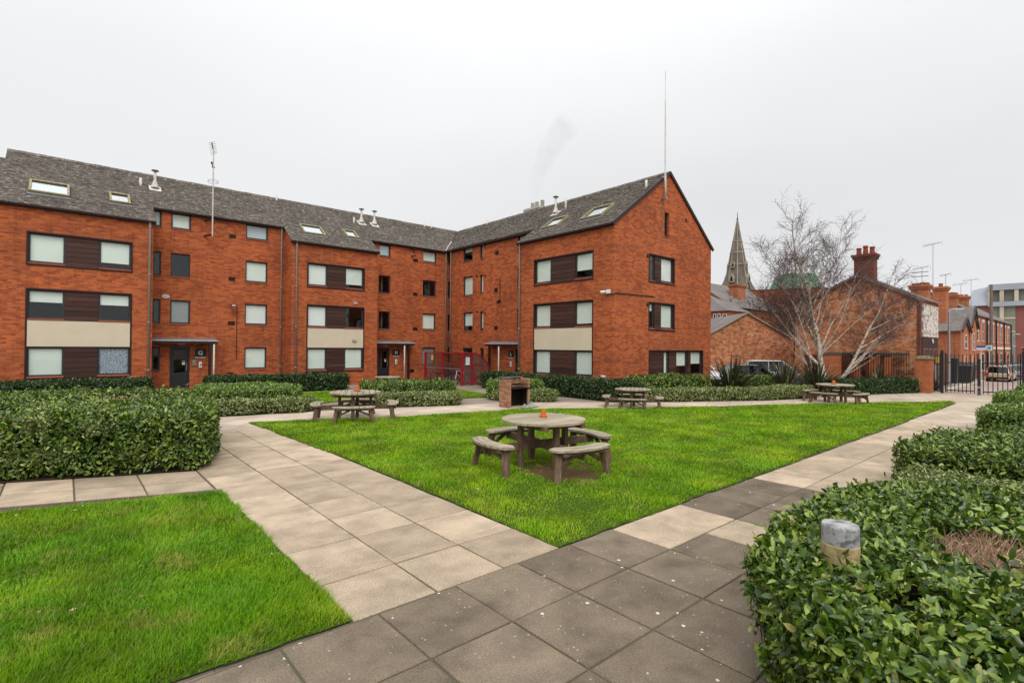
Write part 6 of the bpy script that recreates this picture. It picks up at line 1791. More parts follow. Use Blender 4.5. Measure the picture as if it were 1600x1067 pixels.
def stack(t, x0, y0, x1, y1, z0, z1, mat, pots, potmat='chimney_pot', ph=.4, axis='Y', cap='dark_brick'):
    mb = MB(); mb.box(x0, y0, z0, x1, y1, z1 - .25); mb.box(x0 - .06, y0 - .06, z1 - .25, x1 + .06, y1 + .06, z1 - .13); mb.box(x0 - .11, y0 - .11, z1 - .13, x1 + .11, y1 + .11, z1)
    c = part('chimney', mb, mat, t)
    for i in range(pots):
        f = (i + .5) / pots
        x, y = ((x0 + x1) / 2, y0 + (y1 - y0) * f) if axis == 'Y' else (x0 + (x1 - x0) * f, (y0 + y1) / 2)
        h = ph * (1.15 if i == 1 else .95)
        mb = MB(); mb.lathe([(.13, 0), (.12, .06), (.10, h * .8), (.125, h * .84), (.12, h), (.08, h)], (x, y, z1), 10); part('chimney_pot', mb, potmat, c, smooth=False)
    return c

# big gable wall at the street corner
t = thing('corner_house', 'end house with large weathered brick gable wall and tall dark chimney beside the street', 'house', (38, 9.4, 0), world=True)
GX, GB = 31.0, 35.0
ap_y, ap_z = 8.4, 5.80
low_y = 11.4
LZ = 4.30
mb = MB()
for x in (GX, GB): mb.add([(x, 5.8, -.1), (x, low_y, -.1), (x, low_y, LZ), (x, ap_y, ap_z), (x, 5.8, 4.42)], [(0, 1, 2, 3, 4)])
mb.add([(GX, 5.8, -.1), (GB, 5.8, -.1), (GB, 5.8, 4.42), (GX, 5.8, 4.42)], [(0, 1, 2, 3)])
mb.add([(GX, low_y, -.1), (GB, low_y, -.1), (GB, low_y, LZ), (GX, low_y, LZ)], [(0, 1, 2, 3)])
part('wall', mb, 'old_brick', t, recalc=False)
mb = MB()
for ye, ze, s_ in ((5.62, 4.36, -1), (low_y + .15, LZ - .05, 1)):
    mb.hexa([(GX - .08, ye, ze), (GB + .08, ye, ze), (GB + .08, ap_y, ap_z + .02), (GX - .08, ap_y, ap_z + .02), (GX - .08, ye, ze + .07), (GB + .08, ye, ze + .07), (GB + .08, ap_y, ap_z + .09), (GX - .08, ap_y, ap_z + .09)])
part('roof', mb, 'slate', t)
mb = MB(); mb.beam((GX - .12, 5.62, 4.32), (GX - .12, ap_y, ap_z - .02), .06, .09); mb.beam((GX - .12, low_y + .1, LZ - .08), (GX - .12, ap_y, ap_z - .02), .06, .09); part('verge', mb, 'old_timber', t)
stack(t, GX + .02, 7.68, GX + .62, 8.56, 5.0, 6.88, 'dark_brick', 3, ph=.40)
mb = MB(); mb.prism([(GX - .012, 5.785), (GX + .22, 5.785), (GX + .22, 5.797), (GX - .002, 5.797), (GX - .002, 5.93), (GX - .012, 5.93)], 0, 4.36); part('corner_quoin', mb, 'dark_brick', t)
mb = MB(); mb.box(GB - .3, 5.785, 0, GB, 5.797, 4.36); part('corner_quoin', mb, 'dark_brick', t)
PS = mapper('X', 5.78)
mb = MB(); lbox(mb, PS, GX + .26, GB - .34, -.06, .015, 2.62, 4.22); part('render_panel', mb, 'peeling_board', t)
mb = MB(); lbox(mb, PS, GX + .22, GB - .3, -.03, .015, 2.25, 2.58); lbox(mb, PS, GX + .22, GB - .3, -.02, .015, 0, 2.25); part('shop_fascia', mb, 'dark_brown', t)
mb = MB(); mb.torus((GX + 2.2, 5.70, 2.42), (0, 1, 0), .09, .03, 16, 6); part('ring_emblem', mb, 'dirty_white', t)
for a, b in ((GX + .45, GX + 1.3), (GX + 1.6, GX + 2.3), (GX + 2.6, GX + 3.4)): pane_window(t, mapper('X', 5.755), a, b, .45, 2.05, 'old_timber')
# outer wall that leans against the gable on its left side
t = thing('brick_outbuilding', 'low brick outbuilding with slate roof and wide weathered gable behind the parked cars', 'outbuilding', (35.5, 15, 0), world=True)
A1, A2, A3 = (30.6, 16.4, 2.78), (32.2, 14.65, 4.15), (34.4, 12.75, 2.52)
dirn = Vector((A3[0] - A1[0], A3[1] - A1[1], 0)).normalized(); back = Vector((-dirn.y, dirn.x, 0)) * 7
mb = MB(); mb.add([(A1[0], A1[1], -.1), (A3[0], A3[1], -.1), A3, A2, A1], [(0, 1, 2, 3, 4)])
mb.add([(A1[0], A1[1], -.1), A1, tuple(Vector(A1) + back), (A1[0] + back.x, A1[1] + back.y, -.1)], [(0, 1, 2, 3)]); mb.add([(A3[0], A3[1], -.1), A3, tuple(Vector(A3) + back), (A3[0] + back.x, A3[1] + back.y, -.1)], [(0, 1, 2, 3)])
part('wall', mb, 'old_brick', t, recalc=False)
mb = MB(); up = Vector((0, 0, .06)); f_ = -back.normalized() * .08
for q in (A1, A3):
    a = Vector(q); b = Vector(A2); o_ = (a - b).normalized() * .15
    mb.hexa([a + o_ + f_, b + f_, b + back, a + o_ + back, a + o_ + f_ + up, b + f_ + up, b + back + up, a + o_ + back + up])
part('roof', mb, 'slate', t)
mb = MB(); mb.beam(Vector(A1) + f_ * 1.3 + up * .6, Vector(A2) + f_ * 1.3 + up * .6, .05, .07); mb.beam(Vector(A2) + f_ * 1.3 + up * .6, Vector(A3) + f_ * 1.3 + up * .6, .05, .07); part('verge', mb, 'stone_pale', t)

# two gabled wings and the terrace along the street
t = simple_gable('gabled_cottage', 'small brick wing with patched slate roof and dark bargeboards beside the corner house', 'house', ('terrace_brick', 'slate'), 41.2, 44.2, 5.75, 9.2, 3.18, 3.95, 'Y', 'street houses')
for (u, a, b) in ((42.9, 2.1, 2.95), (42.9, .5, 1.6)): pane_window(t, mapper('X', 5.74), u - .3, u + .5, a, b)
mb = MB(); mb.beam((41.05, 5.62, 3.12), (42.7, 5.62, 4.0), .06, .16); mb.beam((42.7, 5.62, 4.0), (44.35, 5.62, 3.12), .06, .16); part('bargeboard', mb, 'black_metal', t)
t = simple_gable('gabled_cottage', 'small brick wing with taller slate roof, farther of the two beside the terrace', 'house', ('terrace_brick', 'slate'), 44.3, 46.9, 5.70, 9.0, 3.55, 4.75, 'Y', 'street houses')
for (u, a, b) in ((45.5, 2.0, 3.1), (45.5, .5, 1.6)): pane_window(t, mapper('X', 5.69), u - .3, u + .4, a, b)
mb = MB(); mb.beam((44.2, 5.58, 3.45), (45.6, 5.58, 4.8), .06, .18); mb.beam((45.6, 5.58, 4.8), (47.0, 5.58, 3.45), .06, .18); part('bargeboard', mb, 'black_metal', t)
tx = 47.0
labs = ['terraced brick house at the near end of the row with its gable showing', 'terraced brick house second in the street row', 'terraced brick house third in the street row', 'terraced brick house at the far end of the street row']
PT = mapper('X', 5.80)
for i in range(4):
    x0 = tx + i * 5.0; x1 = x0 + 4.99
    t = simple_gable('terraced_house', labs[i], 'house', ('terrace_brick', 'slate'), x0, x1, 5.8, 11.0, 4.45, 6.2, 'X', 'street houses')
    for a, b in ((.5, 1.4), (3.0, 3.9)):
        pane_window(t, PT, x0 + a, x0 + b, 2.65, 4.0)
        mb = MB(); lbox(mb, PT, x0 + a - .1, x0 + b + .1, -.05, -.001, 4.02, 4.2); part('lintel', mb, 'white_paint', t)
    pane_window(t, PT, x0 + 2.8, x0 + 4.1, .5, 1.75)
    mb = MB(); lbox(mb, PT, x0 + .7, x0 + 1.5, -.02, -.002, .05, 1.75); part('door', mb, 'dark_brown', t)
    mb = MB(); lbox(mb, PT, x0, x1, -.04, -.001, 2.05, 2.25); part('string_course', mb, 'white_paint', t)
    mb = MB(); mb.tube([(x1 - .1, 5.72, 0), (x1 - .1, 5.72, 4.4)], .05, 6); part('downpipe', mb, 'black_metal', t)
mb = None
for k, (x, y0, y1, z0, z1, n) in enumerate([(37.4, 6.65, 7.45, 4.6, 5.75, 4), (42.0, 6.55, 7.2, 3.5, 6.0, 1), (46.5, 6.7, 7.3, 4.0, 5.85, 3), (52.4, 6.9, 7.45, 5.0, 6.15, 2)]):
    t = thing('chimney_stack', ['broad brick chimney stack with a row of small pots, nearest of the street chimneys', 'brick chimney stack with one red pot, second of the street chimneys', 'brick chimney stack with two levels of capping, third of the street chimneys', 'small dark brick chimney stack, farthest of the street chimneys'][k], 'chimney', (x, (y0 + y1) / 2, z0), group='chimney stacks above the street', world=True)
    stack(t, x, y0, x + .8, y1, z0 - 1.2, z1, 'terrace_brick', n, 'sill_brick', .14 if n != 1 else .25)
for k, (x, y, z0, z1, l) in enumerate([(37.9, 6.5, 5.1, 8.1, .45), (37.6, 6.95, 5.75, 6.75, .42), (42.2, 6.6, 6.0, 6.75, .3), (52.5, 7.3, 6.1, 7.1, .5), (52.9, 6.75, 5.2, 7.4, .5)]):
    t = thing('tv_aerial', ['tallest television aerial above the street chimneys', 'television aerial with several arms on the nearest street chimney', 'short television aerial behind the second street chimney', 'thin television aerial on the farthest street chimney', 'television aerial with long arms right of the farthest street chimney'][k], 'aerial', (x, y, z0), group='television aerials', world=True)
    mb = MB(); mb.tube([(x, y, z0), (x, y, z1)], .015, 5); part('pole', mb, 'grey_metal', t)
    mb = MB(); mb.beam((x + .1, y + l, z1 - .05), (x - .1, y - l * .8, z1 + .05), .02, .02)
    for q in range(6):
        f = -1 + q * .4; mb.beam((x - .15, y + l * f, z1 - .12), (x + .15, y + l * f * .8, z1 + .12), .008, .008)
    if k == 1:
        for zz in (.25, .5): mb.beam((x, y + .5, z1 - zz), (x, y - .3, z1 - zz), .03, .03)
    part('antenna', mb, 'black_metal', t)

# houses behind the gable end
t = simple_gable('rear_house', 'red brick house with grey roof and chimney, the taller one right of the big gable', 'house', ('house_brick', 'slate'), 45.0, 56.0, 22.0, 29.0, 5.76, 8.3, 'X')
pane_window(t, mapper('X', 21.98), 45.7, 46.9, 4.4, 5.45)
stack(t, 48.8, 23.2, 50.6, 24.0, 6.0, 8.15, 'terrace_brick', 0, axis='X')
t = thing('rear_house', 'lower red brick wing with hipped grey roof and narrow white windows by the gable', 'house', (43, 24, 0), group='rear houses', world=True)
mb = MB(); mb.box(41.0, 20.2, -.1, 44.9, 27, 5.05); part('wall', mb, 'house_brick', t)
mb = MB(); q = [(40.85, 20.05, 5.055), (44.95, 20.05, 5.055), (44.95, 27.1, 5.055), (40.85, 27.1, 5.055), (42.9, 23.6, 7.0), (42.9, 27.1, 7.0)]
mb.add(q, [(0, 3, 2, 1), (0, 1, 4), (1, 2, 5, 4), (2, 3, 5), (3, 0, 4, 5)]); part('roof', mb, 'slate', t)
P45 = mapper('Y', 40.98)
for u in (21.36, 20.98): pane_window(t, P45, u - .12, u + .12, 4.05, 4.85, bars=False)
pane_window(t, P45, 20.32, 20.68, 3.9, 4.78)
t = simple_gable('long_brick_building', 'long plain red brick building with flat parapet behind the bare shrubs', 'building', ('house_brick', 'slate'), 62, 80, 20, 36.5, 8.6, 8.9, 'X')

# church spire
sx, sy = 118.1, 56.1
t = thing('church_spire', 'pointed dark stone church spire with pale ribs and small gabled openings rising behind the roofs', 'church spire', (sx, sy, 0), world=True)
mb = MB()
def octa(r, z, rot=R(22.5 + 4)): return [(sx + r * math.cos(rot + k * math.pi / 4), sy + r * math.sin(rot + k * math.pi / 4), z) for k in range(8)]
lv = [(2.85, 15.8), (1.95, 21.3), (.95, 26.8), (.12, 31.7)]
v = []; f = []
for r, z in lv: v += octa(r, z)
for i in range(len(lv) - 1):
    for k in range(8): f.append((i * 8 + k, i * 8 + (k + 1) % 8, (i + 1) * 8 + (k + 1) % 8, (i + 1) * 8 + k))
mb.add(v, f); part('spire', mb, 'stone_dark', t)
mb = MB()
for k in range(8):
    for i in range(len(lv) - 1): mb.beam(octa(*lv[i])[k], octa(*lv[i + 1])[k], .26 * (1 - i * .2), .26 * (1 - i * .2))
for r, z in ((1.98, 21.3), (.97, 26.8), (1.47, 24.1)):
    o_ = octa(r + .06, z)
    for k in range(8): mb.beam(o_[k], o_[(k + 1) % 8], .18, .26)
part('ribs', mb, 'stone_pale', t)
mb = MB(); h_ = 2.95; mb.prism([(sx - h_, sy - h_), (sx + h_, sy - h_), (sx + h_, sy + h_), (sx - h_, sy + h_)], 0, 15.6); part('tower', mb, 'stone_dark', t)
mb = MB()
for a, b in ((-1, -1), (1, -1), (1, 1), (-1, 1)):      # broaches at the corners
    c = (sx + a * 2.9, sy + b * 2.9, 15.6); mb.add([c, (sx + a * 2.9, sy + b * .5, 15.6), (sx + a * .5, sy + b * 2.9, 15.6), (sx + a * 1.3, sy + b * 1.3, 20.0)], [(0, 1, 2), (0, 1, 3), (1, 2, 3), (2, 0, 3)])
part('broaches', mb, 'stone_dark', t)
for dx, dy in ((-1, 0), (1, 0), (0, -1), (0, 1)):      # lucarnes
    for zz, r_, s_ in ((17.0, 2.5, .85), (20.4, 1.95, .62)):
        c = Vector((sx + dx * r_, sy + dy * r_, zz)); n_ = Vector((dx, dy, 0)); u_ = Vector((-dy, dx, 0)) * .65 * s_
        mb = MB(); v = []
        for dep in (-1.0, .35): v += [c + n_ * dep - u_, c + n_ * dep + u_, c + n_ * dep + u_ + Vector((0, 0, 1.5 * s_)), c + n_ * dep + Vector((0, 0, 2.5 * s_)), c + n_ * dep - u_ + Vector((0, 0, 1.5 * s_))]
        mb.add(v, [(0, 1, 2, 3, 4), (9, 8, 7, 6, 5), (0, 5, 6, 1), (1, 6, 7, 2), (2, 7, 8, 3), (3, 8, 9, 4), (4, 9, 5, 0)]); lu = part('lucarne', mb, 'stone_pale', t)
        mb = MB(); v = []
        q = c + n_ * .36; mb.add([q - u_ * .5 + Vector((0, 0, .3)), q + u_ * .5 + Vector((0, 0, .3)), q + u_ * .5 + Vector((0, 0, 1.2 * s_)), q + Vector((0, 0, 1.8 * s_)), q - u_ * .5 + Vector((0, 0, 1.2 * s_))], [(0, 1, 2, 3, 4)]); part('louvre', mb, 'near_black', lu, recalc=False)
mb = MB(); mb.tube([(sx, sy, 31.6), (sx, sy, 33.6)], [.12, .05], 6); mb.lathe([(.08, 0), (.26, .2), (.08, .42)], (sx, sy, 31.8), 10); part('finial', mb, 'black_metal', t)
# green copper roof
t = thing('copper_roof_building', 'building with truncated green copper roof behind the birch', 'building', (96, 35.5, 0), rz=0, world=True)
c = Vector((96.3, 35.5)); e1 = Vector((.755, -.656)); e2 = Vector((.656, .755))
def quad(a, b, z): return [(*(c + e1 * sx_ * a + e2 * sy_ * b), z) for sx_, sy_ in ((-1, -1), (1, -1), (1, 1), (-1, 1))]
mb = MB(); mb.hexa(quad(3.4, 3.4, 11.6) + quad(2.2, 2.2, 14.85)); part('copper_roof', mb, 'copper_green', t)
mb = MB(); mb.hexa(quad(5.0, 5.0, 0) + quad(5.0, 5.0, 10.2)); part('wall', mb, 'house_brick', t)
mb = MB(); mb.hexa(quad(5.4, 5.4, 10.2) + quad(3.5, 3.5, 11.6)); part('lower_roof', mb, 'slate', t)

# modern block at the end of the street
t = thing('modern_block', 'large modern block with zinc roof and pale columns at the end of the street', 'building', (100, 6, 0), world=True)
MX = 94.0
mb = MB(); mb.box(MX, -40, 0, MX + 20, 12.2, 7.95); part('wall', mb, 'modern_brick', t)
mb = MB(); mb.hexa([(MX - .3, 10.25, 7.98), (MX + 20, 10.25, 7.98), (MX + 20, 12.35, 7.98), (MX - .3, 12.35, 7.98), (MX + .5, 10.25, 10.6), (MX + 20, 10.25, 10.6), (MX + 20, 11.9, 10.2), (MX + .5, 11.9, 10.2)]); part('zinc_roof', mb, 'zinc', t)
mb = MB(); mb.box(MX - .5, -40, 9.95, MX + 20, 10.24, 10.75); part('zinc_eave', mb, 'zinc', t)
mb = MB(); mb.box(MX + .1, -40, 7.95, MX + 1, 10.24, 9.94); part('glazed_band', mb, 'tarp', t)
mb = MB(); mb.box(MX - .5, -40, 7.8, MX - .003, 10.24, 8.4); part('sill_band', mb, 'zinc', t)
mb = MB(); mb.box(MX - .12, 7.62, .3, MX - .003, 10.15, 7.79); part('glazed_bay', mb, 'tarp', t)
for z in (2.4, 4.3, 6.1):
    mb = MB(); mb.box(MX - .18, 7.62, z, MX - .123, 10.15, z + .22); part('floor_band', mb, 'modern_pale', t)
for y, z0 in ((10.05, 8.41), (8.9, .1), (7.5, 8.41), (5.4, 8.41), (3.2, 8.41)):
    mb = MB(); mb.box(MX - .42, y - .20, z0, MX - .19, y + .20, 9.94 if z0 > 1 else 7.79); part('column', mb, 'modern_pale', t)
mb = MB(); mb.box(MX - .42, 8.7, 8.41, MX - .19, 9.1, 9.94); part('column', mb, 'modern_pale', t)

# telegraph pole, street lamps, signs
t = thing('telegraph_pole', 'tall brown wooden telegraph pole in front of the terrace', 'telegraph pole', (51.4, 5.45, 0), world=True)
mb = MB(); mb.tube([(51.4, 5.45, 0), (51.4, 5.45, 6.75)], [.12, .09], 10); part('pole', mb, 'old_timber', t)
mb = MB(); mb.lathe([(.10, 0), (.06, .05), (.02, .07)], (51.4, 5.45, 6.75), 8); part('cap', mb, 'black_metal', t)
def street_lamp(x, y, h, label):
    t = thing('street_lamp', label, 'street lamp', (x, y, 0), group='street lamps', world=True)
    mb = MB(); mb.tube([(x, y, 0), (x, y, h * .3), (x, y, h - .15), (x + .05, y - .12, h), (x + .1, y - .3, h)], [.09, .06, .05, .04, .04], 8); part('pole', mb, 'grey_metal', t)
    mb = MB(); mb.hexa([(x + .02, y - .6, h - .04), (x + .18, y - .6, h - .04), (x + .18, y - .25, h - .04), (x + .02, y - .25, h - .04), (x + .05, y - .57, h + .05), (x + .15, y - .57, h + .05), (x + .15, y - .28, h + .05), (x + .05, y - .28, h + .05)]); part('lamp_head', mb, 'pale_lead', t)
street_lamp(76.2, 6.4, 3.7, 'pale street lamp at the far end of the terrace'); street_lamp(36.4, 5.55, 4.2, 'slim grey street lamp at the corner of the peeling panel')
t = thing('agents_board', 'blue and white board on a post in front of the terrace', 'sign', (46.0, 5.38, 0), world=True)
mb = MB(); mb.box(45.98, 5.36, 0, 46.02, 5.40, 2.0); part('post', mb, 'white_paint', t)
mb = MB(); mb.box(45.93, 5.16, 2.14, 45.97, 5.60, 2.29); part('blue_panel', mb, 'sign_blue', t)
mb = MB(); mb.box(45.93, 5.16, 1.98, 45.97, 5.60, 2.137); part('white_panel', mb, 'white_paint', t)
t = thing('agents_board', 'small white and turquoise board just right of the telegraph pole', 'sign', (49.6, 5.3, 0), world=True)
mb = MB(); mb.box(49.58, 5.33, 0, 49.62, 5.37, 2.2); part('post', mb, 'white_paint', t)
mb = MB(); mb.box(49.53, 5.2, 1.95, 49.57, 5.5, 2.33); part('panel', mb, 'white_paint', t)
mb = MB(); mb.lathe([(.11, 0), (.11, .02)], (0, 0, 0), 12); mb.v = [(49.528 - z, 5.35 + x, 2.15 + y) for x, y, z in mb.v]; part('emblem', mb, 'sign_teal', t)
def wheelie(x, y, lab, s=1.0, w=.3, h=.95):
    t = thing('wheelie_bin', lab, 'bin', (x, y, .02), group='bins on the street pavement'); t.scale = (s,) * 3
    mb = MB(); mb.hexa([(-w * .8, -w * .8, .08), (w * .8, -w * .8, .08), (w * .8, w * .8, .08), (-w * .8, w * .8, .08), (-w, -w, h), (w, -w, h), (w, w, h), (-w, w, h)]); part('body', mb, 'bin_black', t, bevel=.02)
    mb = MB(); mb.hexa([(-w * 1.06, -w * 1.06, h + .003), (w * 1.06, -w * 1.06, h + .003), (w * 1.06, w * 1.06, h + .003), (-w * 1.06, w * 1.06, h + .003), (-w * .9, -w * .9, h + .07), (w * .9, -w * .9, h + .07), (w * .9, w * .9, h + .1), (-w * .9, w * .9, h + .1)]); part('lid', mb, 'bin_black', t, bevel=.015)
    mb = MB(); mb.tube([(-w * .9, w * .8, .09), (-w * .6, w * .8, .09)], .09, 10); mb.tube([(w * .6, w * .8, .09), (w * .9, w * .8, .09)], .09, 10); part('wheels', mb, 'rubber', t)
wheelie(37.8, 5.6, 'tall narrow black bin against the brick on the pavement beyond the gate', 1.0, .24, 1.45); wheelie(40.4, 5.5, 'low wide black bin on the pavement, nearer of the pair', 1.0, .42, 1.0); wheelie(41.5, 5.5, 'low wide black bin on the pavement, farther of the pair', 1.0, .42, 1.05)
t = thing('sign_post', 'small orange sign low on a post just behind the gate post', 'sign', (31.6, 5.2, 0), world=True)
mb = MB(); mb.box(31.58, 5.18, 0, 31.63, 5.23, 1.55); part('post', mb, 'grey_metal', t); mb = MB(); mb.box(31.53, 5.08, 1.35, 31.56, 5.30, 1.65); part('panel', mb, 'sign_yellow', t)

# ------------------------------------------------------------------ cars
def make_car(label, paint, L=3.4, W=1.38, Hh=1.16, kind='hatch', plate='white_paint'):
    t = thing('parked_car', label, 'car', group='cars parked beyond the hedges')
    h = Hh; w = W / 2
    # outline from tail (x=0) to nose (x=L): lower body and glasshouse
    if kind == 'van': bel, rf0, rf1, ws = .56, .10, .60, .78
    elif kind == 'estate': bel, rf0, rf1, ws = .55, .06, .52, .70
    else: bel, rf0, rf1, ws = .56, .16, .56, .74
    secs = [(0.0, .24, bel * h * .92, .90), (.03, .16, bel * h, .97), (.25, .14, bel * h * 1.02, 1.0), (.6, .14, bel * h, 1.0), (ws, .14, bel * h * .98, 1.0), (.92, .16, bel * h * .84, .96), (1.0, .22, bel * h * .66, .86)]
    v = []; f = []
    for fx, z0, z1, ww in secs:
        x = fx * L; y = w * ww
        v += [(x, -y * .94, z0 * h), (x, -y, z0 * h + (z1 - z0 * h) * .4), (x, -y * .97, z1 * .93), (x, -y * .88, z1), (x, y * .88, z1), (x, y * .97, z1 * .93), (x, y, z0 * h + (z1 - z0 * h) * .4), (x, y * .94, z0 * h)]
    for i in range(len(secs) - 1):
        for k in range(8): f.append((i * 8 + k, i * 8 + (k + 1) % 8, i * 8 + 8 + (k + 1) % 8, i * 8 + 8 + k))
    f += [tuple(range(8)), tuple(reversed(range(len(secs) * 8 - 8, len(secs) * 8)))]
    mb = MB(); mb.v = v; mb.f = f; part('body', mb, paint, t, smooth=False, bevel=.012)
    # roof and pillars with glass between
    b = bel * h * .985; xr0, xr1 = rf0 * L + .06, rf1 * L; xb0, xb1 = .02 * L + .02, ws * L + .12
    wr, wb = w * .76, w * .90
    tr = [(xr0, -wr, h * .965), (xr1, -wr, h * .985), (xr1, wr, h * .985), (xr0, wr, h * .965)]
    br = [(xb0, -wb, b), (xb1, -wb, b), (xb1, wb, b), (xb0, wb, b)]
    mb = MB(); mb.add(br + tr, [(0, 1, 5, 4), (1, 2, 6, 5), (2, 3, 7, 6), (3, 0, 4, 7)]); part('windows', mb, 'car_glass', t)
    mb = MB(); mb.add([(x, y * .93, z - .01) for x, y, z in br] + [(x, y * .93, z - .02) for x, y, z in tr], [(0, 1, 5, 4), (1, 2, 6, 5), (2, 3, 7, 6), (3, 0, 4, 7)]); part('cabin', mb, 'near_black', t)
    mb = MB(); mb.hexa([(x + (.02 if i in (1, 2) else -.02), y * 1.03, z) for i, (x, y, z) in enumerate(tr)] + [(xr0 + .1, -wr * .85, h), (xr1 - .15, -wr * .85, h * 1.005), (xr1 - .15, wr * .85, h * 1.005), (xr0 + .1, wr * .85, h)]); part('roof', mb, paint, t, bevel=.01)
    for i in range(4):
        mb = MB(); mb.beam(Vector(br[i]) * 1.0, Vector(tr[i]), .07, .06); part('pillar', mb, paint, t)
    for s in (-1, 1):
        for fx in (.36, .58) if kind != 'van' else (.40, .62):
            xx = fx * L; mb = MB(); mb.beam((xx, s * wb * 1.0, b), (xx - .02, s * wr * 1.02, h * .965), .05, .03); part('pillar', mb, paint, t)
    for fx in (.19, .80):
        for s in (-1, 1):
            mb = MB(); mb.tube([(fx * L, s * (w - .17), .235), (fx * L, s * (w + .01), .235)], .235, 16); wh = part('wheel', mb, 'rubber', t)
            mb = MB(); mb.tube([(fx * L, s * (w + .0), .235), (fx * L, s * (w + .016), .235)], .15, 12); part('hub', mb, 'grey_metal', wh)
    for s in (-1, 1):
        mb = MB(); z = bel * h; mb.hexa([(-.012, s * w * .86, z * .66), (.05, s * w * .97, z * .66), (.05, s * w * .80, z * .66), (-.012, s * w * .76, z * .66), (.0, s * w * .86, z * .99), (.06, s * w * .97, z * .99), (.06, s * w * .80, z * .99), (.0, s * w * .76, z * .99)]); part('tail_light', mb, 'tail_red', t)
        mb = MB(); mb.hexa([(L - .10, s * w * .90, z * .58), (L + .004, s * w * .74, z * .56), (L + .004, s * w * .50, z * .56), (L - .1, s * w * .50, z * .58), (L - .20, s * w * .93, z * .74), (L - .04, s * w * .76, z * .70), (L - .04, s * w * .5, z * .70), (L - .2, s * w * .5, z * .72)]); part('headlight', mb, 'white_paint', t)
        mb = MB(); mb.box(ws * L - .08, s * (w + .10) - .08, b + .01, ws * L, s * (w + .10) + .06, b + .13); part('mirror', mb, paint, t, bevel=.02)
    mb = MB(); mb.box(-.025, -.24, bel * h * .52, -.006, .24, bel * h * .66); part('number_plate', mb, plate, t)
    mb = MB(); mb.box(-.05, -w * .9, .16 * h, .05, w * .9, .30 * h); mb.box(L - .05, -w * .82, .14 * h, L + .03, w * .82, .27 * h); part('bumper', mb, 'black_plastic', t, bevel=.015)
    return t
car = make_car('beige estate car seen from behind through the gate', 'car_beige', 3.5, 1.36, 1.16, 'estate', 'sign_yellow'); car.location = (46.3, 4.62, -.08); car.scale = (.88,) * 3; car.rotation_euler = (0, 0, R(-3))
c2 = make_car('silver blue car parked beyond the beige estate', 'car_silver', 3.3, 1.36, 1.16, 'hatch'); c2.location = (51.0, 4.3, -.08); c2.scale = (.9,) * 3; c2.rotation_euler = (0, 0, R(-4))
c3 = make_car('dark car parked farthest along the street', 'car_dark', 3.3, 1.36, 1.12, 'hatch'); c3.location = (56.0, 4.1, -.08); c3.scale = (.9,) * 3; c3.rotation_euler = (0, 0, R(-3))
c4 = make_car('tall white people carrier parked in front of the outbuilding', 'car_white', 3.7, 1.5, 1.5, 'van'); c4.location = (28.65, 13.4, -.05); c4.rotation_euler = (0, 0, R(-60)); c4.scale = (.92,) * 3
c5 = make_car('dark hatchback parked left of the tall white car', 'car_dark', 3.3, 1.4, 1.16, 'hatch'); c5.location = (26.7, 13.6, -.05); c5.rotation_euler = (0, 0, R(-38))
c6 = make_car('white van half hidden behind the gable corner', 'car_white', 3.8, 1.5, 1.55, 'van'); c6.location = (26.4, 17.0, -.05); c6.rotation_euler = (0, 0, R(-100))
# skip lorry
t = thing('skip_lorry', 'dark lorry with an orange edged tipping body at the end of the street', 'lorry', (70.2, 4.2, 0), world=True)
mb = MB(); mb.box(70.0, 3.4, .6, 73.2, 5.2, 2.2); part('tipper_body', mb, 'bin_black', t, bevel=.03)
mb = MB(); mb.box(69.93, 3.33, 2.203, 73.27, 5.27, 2.33); part('rim', mb, 'orange_paint', t)
mb = MB(); mb.box(73.4, 3.45, .4, 74.8, 5.15, 2.1); part('cab', mb, 'car_dark', t, bevel=.06)
for x in (70.7, 72.3, 74.1):
    for y in (3.45, 5.15): mb = MB(); mb.tube([(x, y - .12, .4), (x, y + .12, .4)], .4, 14); part('wheel', mb, 'rubber', t)

